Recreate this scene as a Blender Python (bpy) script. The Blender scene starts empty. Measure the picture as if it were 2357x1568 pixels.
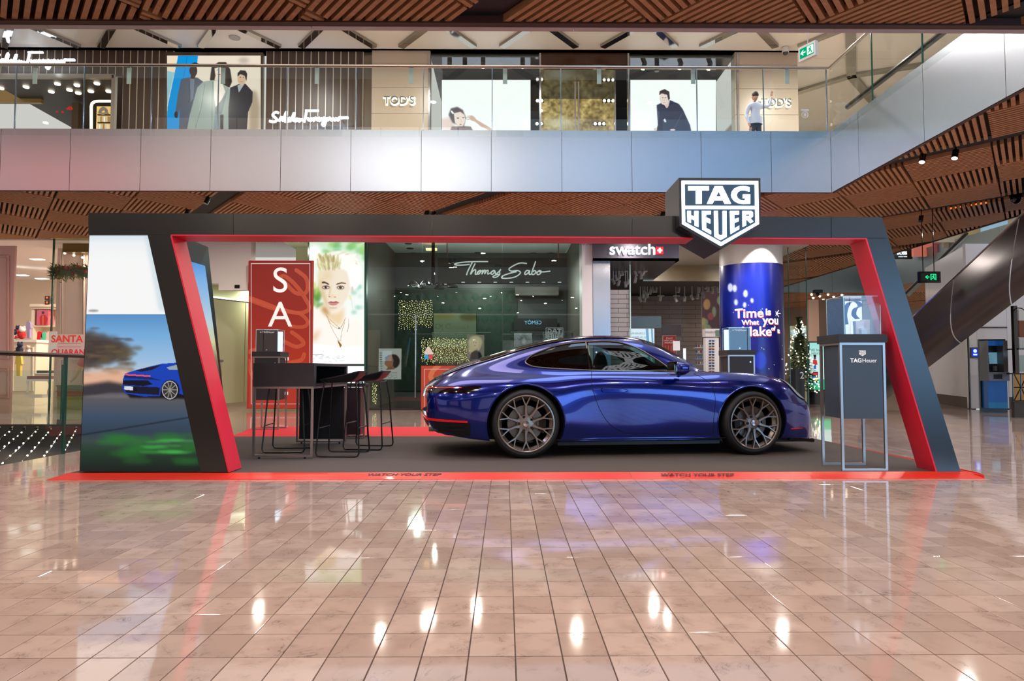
import bpy, bmesh, math, random
import numpy as np
from math import sin, cos, tan, atan, pi, radians, sqrt, hypot, floor as fl
from mathutils import Vector, Matrix, Euler
from mathutils.bvhtree import BVHTree
from mathutils.geometry import tessellate_polygon
random.seed(7); np.random.seed(7)
SC = bpy.context.scene
COL = SC.collection
# ---------------------------------------------------------------- camera
F, CX, CY, EYE = 1560.0, 1178.5, 784.0, 0.942
PITCH, YAW = atan(70/F), atan(15.5/F)
cd = bpy.data.cameras.new('camera'); cam = bpy.data.objects.new('camera', cd); COL.objects.link(cam)
cd.sensor_width = 36.0; cd.lens = F/2357*36; cd.clip_start = .05; cd.clip_end = 200
cam.location = (0, 0, EYE); cam.rotation_euler = (pi/2+PITCH, 0, -YAW)
SC.camera = cam
def ray(px, py):
    v = Vector(((px-CX)/F, 1.0, -(py-CY)/F))
    v = Vector((v.x, cos(PITCH)*v.y-sin(PITCH)*v.z, sin(PITCH)*v.y+cos(PITCH)*v.z))
    return Vector((cos(YAW)*v.x+sin(YAW)*v.y, -sin(YAW)*v.x+cos(YAW)*v.y, v.z))
def P(px, py, Y=None, z=None, x=None):
    """photo pixel -> world point on the plane y=Y, or z, or x"""
    r = ray(px, py)
    t = Y/r.y if Y is not None else ((z-EYE)/r.z if z is not None else x/r.x)
    return Vector((0, 0, EYE))+r*t
# ---------------------------------------------------------------- colour management, world, lights
SC.view_settings.view_transform = 'Standard'; SC.view_settings.look = 'None'
SC.view_settings.exposure = 0.0; SC.view_settings.gamma = 1.0; SC.view_settings.use_curve_mapping = False
SC.cycles.max_bounces = 7; SC.cycles.transparent_max_bounces = 14; SC.cycles.glossy_bounces = 4
SC.cycles.diffuse_bounces = 3; SC.cycles.transmission_bounces = 6
SC.cycles.caustics_reflective = False; SC.cycles.caustics_refractive = False
SC.cycles.sample_clamp_indirect = 4.0; SC.cycles.use_denoising = True
def lin(c):
    return tuple(((v/255)/12.92 if v/255 <= .04045 else ((v/255+.055)/1.055)**2.4) for v in c[:3])
wd = bpy.data.worlds.new('mall air'); SC.world = wd; wd.use_nodes = True
bg = wd.node_tree.nodes['Background']; bg.inputs[0].default_value = (1.0, .96, .93, 1); bg.inputs[1].default_value = .68
def lamp(name, loc, kind='AREA', power=30, size=.15, col=(255, 214, 176), target=None, shape='DISK', size_y=None, angle=None, blend=.6):
    l = bpy.data.lights.new(name, kind); l.energy = power; l.color = lin(col)
    if kind == 'AREA':
        l.shape = shape; l.size = size
        if size_y: l.size_y = size_y
    if kind == 'SPOT': l.spot_size = angle or radians(60); l.spot_blend = blend; l.shadow_soft_size = size
    if kind == 'POINT': l.shadow_soft_size = size
    o = bpy.data.objects.new(name, l); COL.objects.link(o); o.location = loc
    d = Vector(target)-Vector(loc) if target else Vector((0, 0, -1))
    o.rotation_euler = d.to_track_quat('-Z', 'Y').to_euler()
    return o
WARM, COOL, NEUT = (255, 238, 222), (206, 226, 255), (255, 246, 238)
ORD = ['first', 'second', 'third', 'fourth', 'fifth', 'sixth', 'seventh', 'eighth', 'ninth', 'tenth', 'eleventh', 'twelfth', 'thirteenth', 'fourteenth', 'fifteenth', 'sixteenth', 'seventeenth', 'eighteenth', 'nineteenth', 'twentieth', 'twenty-first', 'twenty-second']
# added area lights far above the void, warm left and cool right
lamp('void_fill_left', (-3.2, 8.6, 13.0), power=520, size=8, size_y=5, shape='RECTANGLE', col=(255, 232, 222))
lamp('void_fill_right', (4.4, 8.6, 13.0), power=420, size=5, size_y=5, shape='RECTANGLE', col=(176, 208, 255))
# downlights in the timber ceilings (small round lamps)
for i, (x, y) in enumerate([(-6.5, 3.4), (-4.1, 4.6), (-2.9, 1.2), (-.9, 3.2), (.5, 4.6), (1.9, 1.0), (2.9, 3.6), (4.6, 5.0), (5.8, 2.4), (-5, -.6), (-1.3, -1.6), (3.6, -1.4), (7.4, 4.4), (0.7,-4.2), (-4.4,-4.6), (5.4,-4.6)]):
    lamp('downlight_near', (x, y, 4.12), power=34, size=.13, col=WARM)
for i in range(18):
    lamp('ceiling_pin_light', (-5.6+.68*i+(.2 if i % 2 else 0), (2.3, 3.9, 5.3)[i % 3], 4.13), power=7, size=.05, col=WARM)
for i, (x, y) in enumerate([(-7.2, 13.6), (-5.2, 14.6), (-2.4, 13.3), (-.6, 14.6), (1.4, 13.4), (3.2, 14.8), (5.4, 13.4), (7.4, 11), (8.2, 14.6), (9.4, 8.2), (11, 12.6)]):
    lamp('downlight_far', (x, y, 4.12), power=40, size=.13, col=WARM if x < 2 else NEUT)
for x in (-8, -5, -2, 1, 4, 7, 9.5):
    lamp('upper_downlight', (x, 14.3, 8.4), power=75, size=.14, col=NEUT)
lamp('booth_spot', (-1.2, 6.45, 2.15), power=14, size=.12, col=(200, 205, 255))
# ---------------------------------------------------------------- materials
MC = {}
def setin(n, k, v):
    if k in n.inputs: n.inputs[k].default_value = v
def M(name, col=(128, 128, 128), rough=.5, metal=0., emit=None, alpha=None, coat=0., spec=.5, ecol=None, bump=None, aniso=0.):
    if name in MC: return MC[name]
    m = bpy.data.materials.new(name); m.use_nodes = True; nt = m.node_tree; b = nt.nodes['Principled BSDF']
    b.inputs['Base Color'].default_value = (*lin(col), 1); b.inputs['Roughness'].default_value = rough
    b.inputs['Metallic'].default_value = metal; setin(b, 'Specular IOR Level', spec); setin(b, 'Coat Weight', coat); setin(b, 'Coat Roughness', .04)
    if emit: b.inputs['Emission Color'].default_value = (*lin(ecol or col), 1); b.inputs['Emission Strength'].default_value = emit
    if aniso: setin(b, 'Anisotropic', aniso)
    if bump:
        nz = nt.nodes.new('ShaderNodeTexNoise'); nz.inputs['Scale'].default_value = bump[0]; nz.inputs['Detail'].default_value = 4
        tc = nt.nodes.new('ShaderNodeNewGeometry'); nt.links.new(tc.outputs['Position'], nz.inputs['Vector'])
        bp = nt.nodes.new('ShaderNodeBump'); bp.inputs['Strength'].default_value = bump[1]; bp.inputs['Distance'].default_value = .01
        nt.links.new(nz.outputs[0], bp.inputs['Height']); nt.links.new(bp.outputs[0], b.inputs['Normal'])
    MC[name] = m; return m
def E(name, col, s=1.0):
    if name in MC: return MC[name]
    m = bpy.data.materials.new(name); m.use_nodes = True; nt = m.node_tree; nt.nodes.clear()
    e = nt.nodes.new('ShaderNodeEmission'); o = nt.nodes.new('ShaderNodeOutputMaterial')
    e.inputs[0].default_value = (*lin(col), 1); e.inputs[1].default_value = s; nt.links.new(e.outputs[0], o.inputs[0]); MC[name] = m; return m
def glassmat(name, tint=(236, 246, 242), refl=1.0, rough=.0, f0=.04, body=0.0, bodycol=(120,130,130)):
    """architectural pane: transparent, mirror-like by fresnel, no refraction"""
    if name in MC: return MC[name]
    m = bpy.data.materials.new(name); m.use_nodes = True; nt = m.node_tree; nt.nodes.clear()
    t = nt.nodes.new('ShaderNodeBsdfTransparent'); t.inputs[0].default_value = (*lin(tint), 1)
    g = nt.nodes.new('ShaderNodeBsdfGlossy'); g.inputs['Roughness'].default_value = rough; g.inputs[0].default_value = (refl, refl, refl, 1)
    lw = nt.nodes.new('ShaderNodeLayerWeight'); pw = nt.nodes.new('ShaderNodeMath'); pw.operation = 'POWER'; pw.inputs[1].default_value = 5
    fr = nt.nodes.new('ShaderNodeMath'); fr.operation = 'MULTIPLY_ADD'; fr.inputs[1].default_value = .55; fr.inputs[2].default_value = .028; nt.links.new(lw.outputs['Facing'], pw.inputs[0]); nt.links.new(pw.outputs[0], fr.inputs[0])
    mx = nt.nodes.new('ShaderNodeMixShader'); o = nt.nodes.new('ShaderNodeOutputMaterial')
    ad = nt.nodes.new('ShaderNodeMath'); ad.operation = 'ADD'; ad.inputs[1].default_value = f0*.5; ad.use_clamp = True
    nt.links.new(fr.outputs[0], ad.inputs[0]); nt.links.new(ad.outputs[0], mx.inputs[0])
    nt.links.new(t.outputs[0], mx.inputs[1]); nt.links.new(g.outputs[0], mx.inputs[2]); nt.links.new(mx.outputs[0], o.inputs[0])
    MC[name] = m; return m
def attrmat(name, emit=None, rough=.5, spec=.3):
    if name in MC: return MC[name]
    m = bpy.data.materials.new(name); m.use_nodes = True; nt = m.node_tree; b = nt.nodes['Principled BSDF']
    a = nt.nodes.new('ShaderNodeAttribute'); a.attribute_name = 'Col'
    nt.links.new(a.outputs[0], b.inputs['Base Color']); b.inputs['Roughness'].default_value = rough; setin(b, 'Specular IOR Level', spec)
    if emit:
        b.inputs['Base Color'].default_value = (0, 0, 0, 1)
        for l in list(nt.links):
            if l.to_socket == b.inputs['Base Color']: nt.links.remove(l)
        nt.links.new(a.outputs[0], b.inputs['Emission Color']); b.inputs['Emission Strength'].default_value = emit
    MC[name] = m; return m
def nodes(m): return m.node_tree, m.node_tree.nodes['Principled BSDF']
# ---------------------------------------------------------------- mesh builder
class MB:
    def __init__(s): s.v = []; s.f = []; s.mi = []; s.cur = 0
    def add(s, vs, fs):
        b = len(s.v); s.v += [tuple(v) for v in vs]
        for f in fs: s.f.append([b+i for i in f]); s.mi.append(s.cur)
        return s
    def box(s, x0, x1, y0, y1, z0, z1):
        return s.add([(x0,y0,z0),(x1,y0,z0),(x1,y1,z0),(x0,y1,z0),(x0,y0,z1),(x1,y0,z1),(x1,y1,z1),(x0,y1,z1)],
                     [(0,3,2,1),(4,5,6,7),(0,1,5,4),(1,2,6,5),(2,3,7,6),(3,0,4,7)])
    def prism(s, pts, d, caps=True):
        """closed 3D polygon outline (planar) extruded by vector d; pts may be [outer, hole, ...]"""
        loops = pts if isinstance(pts[0][0], (list, tuple, Vector)) else [pts]
        loops = [[Vector(p) for p in l] for l in loops]; d = Vector(d); flat = [p for l in loops for p in l]; n = len(flat)
        tri = tessellate_polygon(loops); fs = [tuple(t) for t in tri]+[tuple(i+n for i in reversed(t)) for t in tri]; k = 0
        for l in loops:
            m = len(l)
            for i in range(m): a, b = k+i, k+(i+1) % m; fs.append((a, b, b+n, a+n))
            k += m
        return s.add(flat+[p+d for p in flat], fs)
    def tube(s, path, r, n=8, closed=False, cap=True):
        path = [Vector(p) for p in path]; m = len(path); vs = []; rr = r if isinstance(r, (list, tuple)) else [r]*m
        up = None
        for i, p in enumerate(path):
            a = path[(i-1) % m] if (closed or i) else p; b = path[(i+1) % m] if (closed or i < m-1) else p
            t = (b-a).normalized() if (b-a).length > 1e-9 else Vector((0, 0, 1))
            if up is None: up = Vector((0, 0, 1)) if abs(t.z) < .9 else Vector((1, 0, 0))
            u = (up-t*up.dot(t))
            u = u.normalized() if u.length > 1e-6 else t.orthogonal().normalized()
            w = t.cross(u); up = u
            vs += [p+(u*cos(2*pi*k/n)+w*sin(2*pi*k/n))*rr[i] for k in range(n)]
        fs = []
        for i in range(m if closed else m-1):
            for k in range(n):
                a = i*n+k; b = i*n+(k+1) % n; c = ((i+1) % m)*n+(k+1) % n; e = ((i+1) % m)*n+k; fs.append((a, b, c, e))
        if cap and not closed: fs += [tuple(range(n))[::-1], tuple((m-1)*n+k for k in range(n))]
        return s.add(vs, fs)
    def cyl(s, a, b, r, n=16, r2=None): return s.tube([a, b], [r, r if r2 is None else r2], n)
    def lathe(s, prof, c, ax=(0, 0, 1), n=24, closed=False):
        ax = Vector(ax).normalized(); u = ax.orthogonal().normalized(); w = ax.cross(u); c = Vector(c); vs = []
        for (r, h) in prof: vs += [c+ax*h+(u*cos(2*pi*k/n)+w*sin(2*pi*k/n))*r for k in range(n)]
        m = len(prof); fs = []
        for i in range(m if closed else m-1):
            for k in range(n): fs.append((i*n+k, i*n+(k+1) % n, ((i+1) % m)*n+(k+1) % n, ((i+1) % m)*n+k))
        return s.add(vs, fs)
    def quad(s, a, b, c, d): return s.add([a, b, c, d], [(0, 1, 2, 3)])
    def sphere(s, c, r, n=12, m=8, sc=(1, 1, 1)):
        c = Vector(c); vs = []; fs = []
        for i in range(m+1):
            t = pi*i/m
            for k in range(n): vs.append(c+Vector((r*sc[0]*sin(t)*cos(2*pi*k/n), r*sc[1]*sin(t)*sin(2*pi*k/n), r*sc[2]*cos(t))))
        for i in range(m):
            for k in range(n): fs.append((i*n+k, (i+1)*n+k, (i+1)*n+(k+1) % n, i*n+(k+1) % n))
        return s.add(vs, fs)
    def xf(s, mat, start=0):
        for i in range(start, len(s.v)): s.v[i] = tuple(mat @ Vector(s.v[i]))
        return s
    def build(s, name, mats, parent=None, smooth=False, fix=True, **tags):
        me = bpy.data.meshes.new(name); me.from_pydata(s.v, [], s.f); me.validate()
        for m in (mats if isinstance(mats, (list, tuple)) else [mats]): me.materials.append(m)
        if len(s.mi) == len(me.polygons) and any(s.mi): me.polygons.foreach_set('material_index', s.mi)
        if fix:
            bm = bmesh.new(); bm.from_mesh(me); bmesh.ops.recalc_face_normals(bm, faces=bm.faces); bm.to_mesh(me); bm.free()
        if smooth:
            me.polygons.foreach_set('use_smooth', [True]*len(me.polygons))
            if smooth != 'all': me.set_sharp_from_angle(angle=radians(40 if smooth is True else smooth))
        o = bpy.data.objects.new(name, me); COL.objects.link(o)
        if parent is not None: o.parent = parent
        tag(o, **tags); return o
def tag(o, label=None, cat=None, group=None, kind=None):
    if label: o['label'] = label
    if cat: o['category'] = cat
    if group: o['group'] = group
    if kind: o['kind'] = kind
    return o
def empty(name, loc=(0, 0, 0), label=None, cat=None, group=None, kind=None, rz=0, parent=None):
    o = bpy.data.objects.new(name, None); COL.objects.link(o); o.location = loc; o.rotation_euler = (0, 0, rz); o.empty_display_size = .1
    if parent: o.parent = parent
    return tag(o, label, cat, group, kind)
def wmat(o): return Matrix.Translation(o.location) @ o.rotation_euler.to_matrix().to_4x4()
def inv(o): return wmat(o).inverted()
def copy_tree(o, parent=None, **tags):
    c = o.copy(); COL.objects.link(c); c.parent = parent
    for ch in list(o.children): copy_tree(ch, c)
    return tag(c, **tags)
_fontcache = {}
def text(name, s, mat, parent=None, loc=(0, 0, 0), size=.1, width=None, ex=.002, rot=(pi/2, 0, 0), shear=0, bold=0, align='CENTER', sx=1, local=True, **tags):
    """writing as a mesh, standing in the x-z plane facing -y by default"""
    cu = bpy.data.curves.new(name, 'FONT'); cu.body = s; cu.size = size; cu.extrude = ex; cu.align_x = align; cu.align_y = 'CENTER'; cu.shear = shear; cu.offset = bold
    cu.resolution_u = 8 if size > .3 else 4
    o = bpy.data.objects.new(name, cu); COL.objects.link(o); bpy.context.view_layer.update()
    me = bpy.data.meshes.new_from_object(o.evaluated_get(bpy.context.evaluated_depsgraph_get())); bpy.data.objects.remove(o)
    xs = [v.co.x for v in me.vertices]; w = max(xs)-min(xs); k = (width/w if width else 1)
    mt = Matrix.Translation(loc) @ Euler(rot).to_matrix().to_4x4() @ Matrix.Diagonal((k*sx, k if width and sx == 1 else 1, 1, 1))
    if parent is not None and not local: mt = inv(parent) @ mt
    me.transform(mt); me.materials.clear(); me.materials.append(mat)
    o = bpy.data.objects.new(name, me); COL.objects.link(o)
    if parent is not None: o.parent = parent
    return tag(o, **tags)
# ---------------------------------------------------------------- painted prints (flat pictures on flat panels)
class Cv:
    """small numpy canvas over the photo region x0..x1, y0..y1 (prints only)"""
    def __init__(s, x0, y0, x1, y1, k, bg):
        s.x0, s.y0, s.k = x0, y0, k; s.w = int((x1-x0)*k); s.h = int((y1-y0)*k)
        s.a = np.ones((s.h, s.w, 3))*np.array(bg, float)
        s.X, s.Y = np.meshgrid(x0+(np.arange(s.w)+.5)/k, y0+(np.arange(s.h)+.5)/k)
    def blur(s, m, r):
        r = int(r*s.k)
        if r < 1: return m
        for _ in range(2):
            for ax in (0, 1):
                p = np.pad(m, [(r+1, r) if i == ax else (0, 0) for i in range(2)], mode='edge'); c = np.cumsum(p, axis=ax)
                m = (np.take(c, range(2*r+1, c.shape[ax]), axis=ax)-np.take(c, range(0, c.shape[ax]-2*r-1), axis=ax))/(2*r+1)
        return m
    def put(s, m, col, b=0, al=1.0):
        m = s.blur(m.astype(float), b)*al; s.a = s.a*(1-m[..., None])+np.array(col, float)*m[..., None]; return s
    def poly(s, pts, col, b=0, al=1.0):
        m = np.zeros(s.X.shape, bool); n = len(pts)
        for i in range(n):
            (xa, ya), (xb, yb) = pts[i], pts[(i+1) % n]
            if ya == yb: continue
            c = ((ya > s.Y) != (yb > s.Y)) & (s.X < (xb-xa)*(s.Y-ya)/(yb-ya)+xa); m ^= c
        return s.put(m, col, b, al)
    def ell(s, cx, cy, rx, ry, col, b=0, al=1.0, rot=0):
        c, t = cos(rot), sin(rot); dx, dy = s.X-cx, s.Y-cy
        return s.put(((dx*c+dy*t)/rx)**2+((-dx*t+dy*c)/ry)**2 <= 1, col, b, al)
    def line(s, pts, w, col, b=0, al=1.0):
        m = np.zeros(s.X.shape, bool)
        for (xa, ya), (xb, yb) in zip(pts, pts[1:]):
            dx, dy = xb-xa, yb-ya; L = dx*dx+dy*dy+1e-9; t = np.clip(((s.X-xa)*dx+(s.Y-ya)*dy)/L, 0, 1)
            m |= (s.X-xa-t*dx)**2+(s.Y-ya-t*dy)**2 <= (w/2)**2
        return s.put(m, col, b, al)
    def vgrad(s, stops):
        ys = [a for a, _ in stops]; s.a = np.stack([np.interp(s.Y, ys, [c[i] for _, c in stops]) for i in range(3)], -1); return s
    def noise(s, amp, sc=3, box=None, col=None):
        n = np.random.rand(max(2, int(s.h/sc/s.k)+2), max(2, int(s.w/sc/s.k)+2)); iy = np.linspace(0, n.shape[0]-1.01, s.h); ix = np.linspace(0, n.shape[1]-1.01, s.w)
        a = iy.astype(int); b = ix.astype(int); fy = (iy-a)[:, None]; fx = (ix-b)[None]
        m = (n[a][:, b]*(1-fy)*(1-fx)+n[a+1][:, b]*fy*(1-fx)+n[a][:, b+1]*(1-fy)*fx+n[a+1][:, b+1]*fy*fx)-.5
        msk = 1 if box is None else ((s.X > box[0]) & (s.X < box[2]) & (s.Y > box[1]) & (s.Y < box[3]))
        s.a = s.a+(m*amp*msk)[..., None]*(np.array(col)/255 if col else 1); return s
    def at(s, px, py):
        i = int(min(max((py-s.y0)*s.k, 0), s.h-1)); j = int(min(max((px-s.x0)*s.k, 0), s.w-1)); return s.a[i, j]
def print_panel(name, cv, quad, place, mat, parent=None, nx=None, ny=None, **tags):
    """quad = photo pixels TL,TR,BR,BL of the print; place(px,py) -> world point. A flat grid with one colour per point"""
    (ax, ay), (bx, by), (cx_, cy_), (dx, dy) = quad
    nx = nx or max(2, cv.w); ny = ny or max(2, cv.h)
    U, V = np.meshgrid(np.linspace(0, 1, nx), np.linspace(0, 1, ny))
    PX = (ax*(1-U)+bx*U)*(1-V)+(dx*(1-U)+cx_*U)*V; PY = (ay*(1-U)+by*U)*(1-V)+(dy*(1-U)+cy_*U)*V
    n = 9; lat = np.array([[tuple(place((ax*(1-u)+bx*u)*(1-v)+(dx*(1-u)+cx_*u)*v, (ay*(1-u)+by*u)*(1-v)+(dy*(1-u)+cy_*u)*v)) for u in np.linspace(0, 1, n)] for v in np.linspace(0, 1, n)])
    fu, fv = U*(n-1), V*(n-1); iu = np.minimum(fu.astype(int), n-2); iv = np.minimum(fv.astype(int), n-2); fu = (fu-iu)[..., None]; fv = (fv-iv)[..., None]
    pts = (lat[iv, iu]*(1-fv)*(1-fu)+lat[iv, iu+1]*(1-fv)*fu+lat[iv+1, iu]*fv*(1-fu)+lat[iv+1, iu+1]*fv*fu).reshape(-1, 3)
    ii = np.clip(((PY-cv.y0)*cv.k).astype(int), 0, cv.h-1); jj = np.clip(((PX-cv.x0)*cv.k).astype(int), 0, cv.w-1)
    c = np.clip(cv.a[ii, jj].reshape(-1, 3)/255, 0, 1); c = np.where(c <= .04045, c/12.92, ((c+.055)/1.055)**2.4)
    me = bpy.data.meshes.new(name); idx = np.arange(nx*ny).reshape(ny, nx)
    fs = np.stack([idx[:-1, :-1], idx[1:, :-1], idx[1:, 1:], idx[:-1, 1:]], -1).reshape(-1, 4)
    me.from_pydata(pts.tolist(), [], fs.tolist())
    at = me.color_attributes.new('Col', 'FLOAT_COLOR', 'POINT'); at.data.foreach_set('color', np.concatenate([c, np.ones((len(c), 1))], 1).ravel())
    me.materials.append(mat); o = bpy.data.objects.new(name, me); COL.objects.link(o)
    if parent is not None: me.transform(inv(parent)); o.parent = parent
    return tag(o, **tags)
def YP(Y): return lambda px, py: P(px, py, Y=Y)
def bez(pts, n=6):
    """smooth polyline through points (Catmull-Rom)"""
    out = []; m = len(pts)
    for i in range(m-1):
        p0, p1, p2, p3 = [Vector((*pts[min(max(j, 0), m-1)], 0)) if len(pts[0]) == 2 else Vector(pts[min(max(j, 0), m-1)]) for j in (i-1, i, i+1, i+2)]
        for k in range(n):
            t = k/n; q = .5*((2*p1)+(p2-p0)*t+(2*p0-5*p1+4*p2-p3)*t*t+(3*p1-p0-3*p2+p3)*t**3)
            out.append(tuple(q)[:len(pts[0])])
    out.append(tuple(pts[-1])); return out
# ================================================================= FLOOR
def floormat(name, lines):
    m = M(name, (214, 188, 172), rough=.055, spec=1.0, coat=.25); nt, b = nodes(m); N = nt.nodes.new; L = nt.links.new
    g = N('ShaderNodeNewGeometry'); of = N('ShaderNodeVectorMath'); of.operation = 'SUBTRACT'; of.inputs[1].default_value = (TX0, TY0, 0); L(g.outputs['Position'], of.inputs[0])
    dv = N('ShaderNodeVectorMath'); dv.operation = 'DIVIDE'; dv.inputs[1].default_value = (TW, TD, 1); L(of.outputs[0], dv.inputs[0])
    flo = N('ShaderNodeVectorMath'); flo.operation = 'FLOOR'; L(dv.outputs[0], flo.inputs[0])
    wn = N('ShaderNodeTexWhiteNoise'); wn.noise_dimensions = '2D'; L(flo.outputs[0], wn.inputs['Vector'])
    sh = N('ShaderNodeVectorMath'); sh.operation = 'MULTIPLY_ADD'; sh.inputs[1].default_value = (9, 9, 9); L(wn.outputs['Color'], sh.inputs[0]); L(g.outputs['Position'], sh.inputs[2])
    nz = N('ShaderNodeTexNoise'); nz.inputs['Scale'].default_value = 5; nz.inputs['Detail'].default_value = 9; nz.inputs['Roughness'].default_value = .62; nz.inputs['Distortion'].default_value = 1.6; L(sh.outputs[0], nz.inputs['Vector'])
    r1 = N('ShaderNodeValToRGB'); e = r1.color_ramp.elements; e[0].position = .485; e[0].color = (0, 0, 0, 1); e[1].position = .5; e[1].color = (1, 1, 1, 1)
    x = e.new(.515); x.color = (0, 0, 0, 1); L(nz.outputs[0], r1.inputs[0])
    nz2 = N('ShaderNodeTexNoise'); nz2.inputs['Scale'].default_value = 9; nz2.inputs['Detail'].default_value = 5; L(sh.outputs[0], nz2.inputs['Vector'])
    r2 = N('ShaderNodeValToRGB'); r2.color_ramp.elements[0].position = .46; r2.color_ramp.elements[0].color = (0, 0, 0, 1); r2.color_ramp.elements[1].position = .72; L(nz2.outputs[0], r2.inputs[0])
    mu = N('ShaderNodeMath'); mu.operation = 'MULTIPLY'; L(r1.outputs[0], mu.inputs[0]); L(r2.outputs[0], mu.inputs[1])
    tone = N('ShaderNodeMix'); tone.data_type = 'RGBA'; tone.inputs[6].default_value = (*lin((212, 190, 181)), 1); tone.inputs[7].default_value = (*lin((186, 163, 154)), 1); L(wn.outputs['Value'], tone.inputs[0])
    cl = N('ShaderNodeMix'); cl.data_type = 'RGBA'; cl.inputs[7].default_value = (*lin((170, 148, 140)), 1); L(tone.outputs[2], cl.inputs[6])
    c2 = N('ShaderNodeMath'); c2.operation = 'MULTIPLY'; c2.inputs[1].default_value = .55; L(r2.outputs[0], c2.inputs[0]); L(c2.outputs[0], cl.inputs[0])
    vn = N('ShaderNodeMix'); vn.data_type = 'RGBA'; vn.inputs[7].default_value = (*lin((112, 98, 92)), 1); L(cl.outputs[2], vn.inputs[6])
    m8 = N('ShaderNodeMath'); m8.operation = 'MULTIPLY'; m8.inputs[1].default_value = .8; L(mu.outputs[0], m8.inputs[0]); L(m8.outputs[0], vn.inputs[0])
    out = vn.outputs[2]
    if lines:
        fr = N('ShaderNodeVectorMath'); fr.operation = 'FRACTION'; L(dv.outputs[0], fr.inputs[0]); sp = N('ShaderNodeSeparateXYZ'); L(fr.outputs[0], sp.inputs[0])
        mxs = []
        for ax, w in ((0, .004/TW), (1, .004/TD)):
            c = N('ShaderNodeMath'); c.operation = 'LESS_THAN'; c.inputs[1].default_value = w*1.2; L(sp.outputs[ax], c.inputs[0]); mxs.append(c)
        mm = N('ShaderNodeMath'); mm.operation = 'MAXIMUM'; L(mxs[0].outputs[0], mm.inputs[0]); L(mxs[1].outputs[0], mm.inputs[1])
        gm = N('ShaderNodeMix'); gm.data_type = 'RGBA'; gm.inputs[7].default_value = (*lin((96, 78, 70)), 1); L(out, gm.inputs[6]); L(mm.outputs[0], gm.inputs[0]); out = gm.outputs[2]
    L(out, b.inputs['Base Color'])
    n3 = N('ShaderNodeTexNoise'); n3.inputs['Scale'].default_value = 3.2; n3.inputs['Detail'].default_value = 1; L(g.outputs['Position'], n3.inputs['Vector'])
    bp = N('ShaderNodeBump'); bp.inputs['Strength'].default_value = .25; bp.inputs['Distance'].default_value = .004; L(n3.outputs[0], bp.inputs['Height']); L(bp.outputs[0], b.inputs['Normal'])
    return m
TW, TD = .155, .1976
TX0 = P(1071, 1568, z=0).x % TW; TY0 = P(1178, 1511, z=0).y % TD
TILE = floormat('marble_tile', False); FARTILE = floormat('marble_floor_far', True)
GROUT = M('grout', (96, 78, 70), rough=.6)
NEARY = TY0+fl((5.9-TY0)/TD)*TD
VOX = -5.03   # edge of the floor opening on the left
fb = MB(); fb.box(-22, 22, -8, NEARY, -.2, -.006); fb.cur = 1
fb.box(VOX, 22, NEARY, 12.1, -.2, 0); fb.box(-22, 22, 12.1, 38, -.2, 0)
floor_o = fb.build('floor', [GROUT, FARTILE], kind='structure', label='polished pinkish white marble floor laid in small square tiles')
g = .0046
cells = []
for j in range(int((1.6-TY0)/TD), int(round((NEARY-TY0)/TD))):
    y0 = TY0+j*TD
    half = (y0+TD)*.79+.3
    for i in range(int((-half-TX0)/TW)-1, int((half-TX0)/TW)+1): cells.append((y0, TX0+i*TW))
def tileverts(m, x0, y0):
    dz = random.uniform(-.0004, .0003); b = .0008
    x1, y1 = x0+TW-g, y0+TD-g
    vs = [(x0, y0, -.006), (x1, y0, -.006), (x1, y1, -.006), (x0, y1, -.006), (x0, y0, -b+dz), (x1, y0, -b+dz), (x1, y1, -b+dz), (x0, y1, -b+dz),
          (x0+b, y0+b, dz), (x1-b, y0+b, dz), (x1-b, y1-b, dz), (x0+b, y1-b, dz)]
    m.add(vs, [(0,1,5,4),(1,2,6,5),(2,3,7,6),(3,0,4,7),(4,5,9,8),(5,6,10,9),(6,7,11,10),(7,4,8,11),(8,9,10,11)])
vis = sorted(cells, key=lambda c: (c[0] < 1.95, c[0], abs(c[1])))
tm = MB(); tileverts(tm, 0, 0); proto = tm.build('tile', TILE, floor_o)
first = True
for (y0, x0) in vis[:300]:
    o = proto if first else proto.copy()
    if not first: COL.objects.link(o)
    first = False; o.location = (x0+g/2, y0+g/2, 0)
rest = MB()
for (y0, x0) in vis[300:]: tileverts(rest, x0+g/2, y0+g/2)
rest.build('tiles', TILE, floor_o, kind='stuff')
# ================================================================= PLATFORM
CARPET = M('charcoal_carpet', (66, 61, 58), rough=.95, spec=.1, bump=(420, .5)); nt, b = nodes(CARPET)
nz = nt.nodes.new('ShaderNodeTexNoise'); nz.inputs['Scale'].default_value = 260; gg = nt.nodes.new('ShaderNodeNewGeometry'); nt.links.new(gg.outputs[0], nz.inputs[0])
mx = nt.nodes.new('ShaderNodeMix'); mx.data_type = 'RGBA'; mx.inputs[6].default_value = (*lin((76, 70, 66)), 1); mx.inputs[7].default_value = (*lin((112, 103, 96)), 1); nt.links.new(nz.outputs[0], mx.inputs[0]); nt.links.new(mx.outputs[2], b.inputs['Base Color'])
REDK = M('red_kerb', (226, 52, 36), rough=.32, coat=.3); REDC = M('red_carpet', (214, 26, 40), rough=.8)
BLACKT = M('black_lettering', (30, 14, 12), rough=.5)
PLX0, PLX1, PLY0, PLY1, PZ = -3.86, 4.13, 6.075, 9.42, .04
plat = empty('display_platform', (0, 6.075, 0), 'low charcoal carpeted platform with a red ramped edge under the blue car', 'platform')
IP = Matrix.Translation((0, -6.075, 0))
MB().box(PLX0, PLX1, PLY0, PLY1, .0, PZ).xf(IP).build('carpet', CARPET, plat)
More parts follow.
